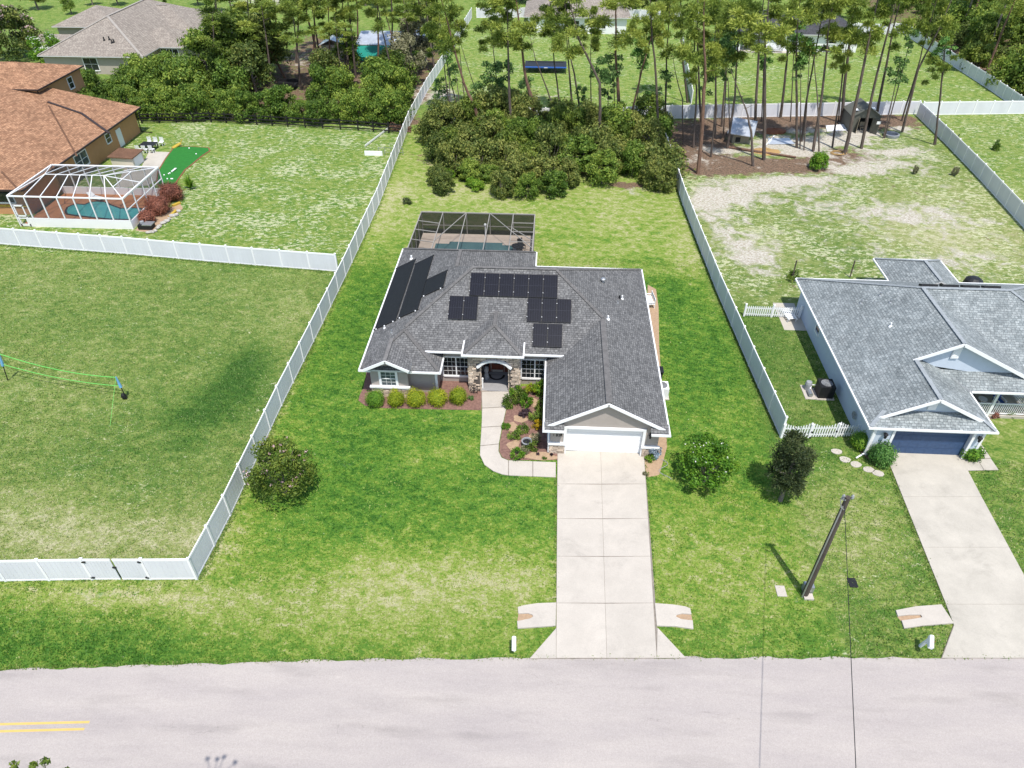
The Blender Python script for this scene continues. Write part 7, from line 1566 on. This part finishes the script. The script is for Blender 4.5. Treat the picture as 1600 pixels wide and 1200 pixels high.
# ---- grass tufts: taller tussocks along fences and slab edges (nobody could count them)
gr_ = np.random.default_rng(5); pts_ = []
def along(a, c, n, w_, side=0.0):
    a = np.array(a[:2]); c = np.array(c[:2]); t_ = gr_.random((n,1)); d = (c-a)/np.linalg.norm(c-a); nn = np.array([-d[1], d[0]])
    pts_.append(a+(c-a)*t_+nn*(side+w_*gr_.normal(size=(n,1))))
for a, c in zip(left_line[:-1], left_line[1:]): along(a, c, 260, .10, .14); along(a, c, 260, .10, -.14)
for a, c in zip(right_line[:-1], right_line[1:]): along(a, c, 360, .10, .16)
for a, c in zip(cross[:-1], cross[1:]): along(a, c, 300, .12, .18); along(a, c, 120, .1, -.18)
along(P2(308,906), P2(0,909), 260, .1, -.16); along(P2(1383,712), P2(1490,976), 420, .10, -.10); along(P2(869,735), P2(868,940), 110, .05, -.04); along(P2(1008,712), P2(1023,940), 110, .05, .04)
for a, c in zip(edge[1:-1], edge[2:]): along(a, c, 110, .05, .05)
for k in range(5): pass
Pt = np.concatenate(pts_); nT = len(Pt); nb_ = 4
base_ = np.repeat(Pt, nb_, axis=0)+gr_.normal(size=(nT*nb_,2))*.035; n_ = len(base_)
an = gr_.random(n_)*6.283; hh = gr_.uniform(.02,.11,n_)*gr_.random(n_)**.5; le = gr_.uniform(.02,.09,n_); wv = .02+.02*gr_.random(n_)
b0 = np.column_stack([base_, np.zeros(n_)]); sv = np.column_stack([-np.sin(an), np.cos(an), np.zeros(n_)])*wv[:,None]; tv = np.column_stack([np.cos(an)*le, np.sin(an)*le, hh])
quadP = np.stack([b0-sv, b0+sv, b0+tv+sv*.4, b0+tv-sv*.4], axis=1)
go = link('grass_tufts', quads('grass_tufts', quadP, gr_.random(n_), leafmat('tuft_grass', (.07,.16,.02), (.13,.23,.035), (.26,.29,.09)))); go['kind'] = 'stuff'

# ---- short lawn blades where the grass is near enough to show its grain
def inpoly(P, poly):
    x, y = P[:,0], P[:,1]; r = np.zeros(len(P), bool); n = len(poly)
    for k in range(n):
        x0_, y0_ = poly[k][0], poly[k][1]; x1_, y1_ = poly[(k+1)%n][0], poly[(k+1)%n][1]
        if y0_ == y1_: continue
        c = ((y0_ > y) != (y1_ > y)) & (x < (x1_-x0_)*(y-y0_)/(y1_-y0_)+x0_); r ^= c
    return r
NOGRASS = [gxy(q) for q in (
 [(871,709),(1006,712),(1024,943),(1026,981),(1072,1029),(827,1030),(869,983)], [(1383,704),(1489,698),(1668,1029),(1470,1029),(1490,976)], [(1511,736),(1560,735),(1527,686),(1508,690),(1492,700)],
 [(752,600),(799,600),(794,628),(788,650),(780,690),(779,706),(784,716),(794,720),(868,723),(868,746),(790,743),(771,737),(757,727),(750,712),(751,690),(753,655)],
 [(869,943),(840,944),(820,947),(809,950),(809,983),(840,981),(868,979)], [(1023,944),(1050,946),(1078,952),(1083,984),(1055,980),(1026,979)], [(1489,975),(1470,946),(1430,949),(1399,955),(1412,983),(1440,979)],
 [(562,618),(560,626),(570,634),(600,638),(690,640),(752,641),(753,590),(573,580)], [(799,606),(856,600),(856,700),(872,702),(872,719),(794,719),(785,715),(780,706),(781,690),(789,650)],
 [(1012,445),(1025,452),(1029,480),(1030,540),(1034,600),(1040,640),(1042,700),(1030,742),(1012,746),(1004,714),(1020,640),(1010,540)], [(1338,702),(1350,712),(1370,728),(1385,728),(1384,706),(1368,700),(1350,690)])]
NOGRASS += [[(-12.4,39),(7.6,33.6),(7.6,56),(-12.4,56)], [(.5,33.6),(7.6,33.6),(7.6,45),(.5,45)], [(-12.6,55),(-1.2,55),(-1.2,64),(-12.6,64)], [(21.2,34.5),(40,34.5),(40,53),(21.2,53)], [(28,38.7),(34,38.7),(34,42),(28,42)], [(19.4,48.8),(21.4,48.8),(21.4,53),(19.4,53)]]
def near(A, P):
    i = np.clip(np.searchsorted(gx, P[:,0]), 0, len(gx)-1); j = np.clip(np.searchsorted(gy, P[:,1]), 0, len(gy)-1); return A[j, i]
ex_ = np.array([e[0] for e in edge]); ey_ = np.array([e[1] for e in edge])
def vnoise(P, cell, seed):
    r = np.random.default_rng(seed); g = r.random((256, 256)); u = P/cell+1000; i = np.floor(u).astype(int); f = u-i; f = f*f*(3-2*f); i %= 255
    return (g[i[:,0],i[:,1]]*(1-f[:,0])+g[i[:,0]+1,i[:,1]]*f[:,0])*(1-f[:,1])+(g[i[:,0],i[:,1]+1]*(1-f[:,0])+g[i[:,0]+1,i[:,1]+1]*f[:,0])*f[:,1]
def blades(name, x0, x1, y0, y1, n, mt):
    P = np.column_stack([gr_.uniform(x0, x1, n), y0+(y1-y0)*gr_.random(n)**1.25])
    ok = P[:,1] > np.interp(P[:,0], ex_, ey_)+.06
    for q in NOGRASS: ok &= ~inpoly(P, q)
    P = P[ok]; n = len(P); L0 = near(Lw, P); bare = np.maximum(near(Sd, P), near(St, P)); k = gr_.random(n) > bare*1.6; P = P[k]; L0 = L0[k]; n = len(P)
    Pr = P@np.array([[.8,-.6],[.6,.8]]); L0 = np.clip(L0+.42*(vnoise(Pr, 1.9, 3)-.5)+.42*(vnoise(Pr*np.array([1,1.5]), .75, 4)-.5)+.25*(vnoise(Pr, .3, 5)-.5), 0, 1)
    an = gr_.random(n)*6.283; h = gr_.uniform(.02,.075,n)*(.6+.8*L0); le = gr_.uniform(.0,.07,n); wv = gr_.uniform(.018,.045,n)
    b0 = np.column_stack([P, np.zeros(n)]); sv = np.column_stack([-np.sin(an), np.cos(an), np.zeros(n)])*wv[:,None]; tv = np.column_stack([np.cos(an)*le, np.sin(an)*le, h])
    Q = np.stack([b0-sv, b0+sv, b0+tv+sv*.5, b0+tv-sv*.5], axis=1)
    o = link(name, quads(name, Q, np.clip(L0+.20*gr_.normal(size=n), 0, 1), mt)); o['kind'] = 'stuff'
blades('lawn_grass', -18.5, 15.6, 17, 60, 150000, leafmat('lawn_blade', (.40,.41,.15), (.215,.32,.05), (.098,.215,.028)))
blades('lawn_grass', -58, -18.7, 22.8, 59, 150000, leafmat('left_lawn_blade', (.44,.46,.24), (.265,.33,.115), (.11,.20,.045)))
blades('lawn_grass', 15.8, 34, 20, 53, 70000, leafmat('right_lawn_blade', (.42,.42,.20), (.215,.29,.075), (.08,.175,.03)))
blades('verge_grass', -34, -18.5, 16, 22.6, 22000, leafmat('verge_blade', (.42,.42,.18), (.22,.32,.055), (.07,.18,.022)))
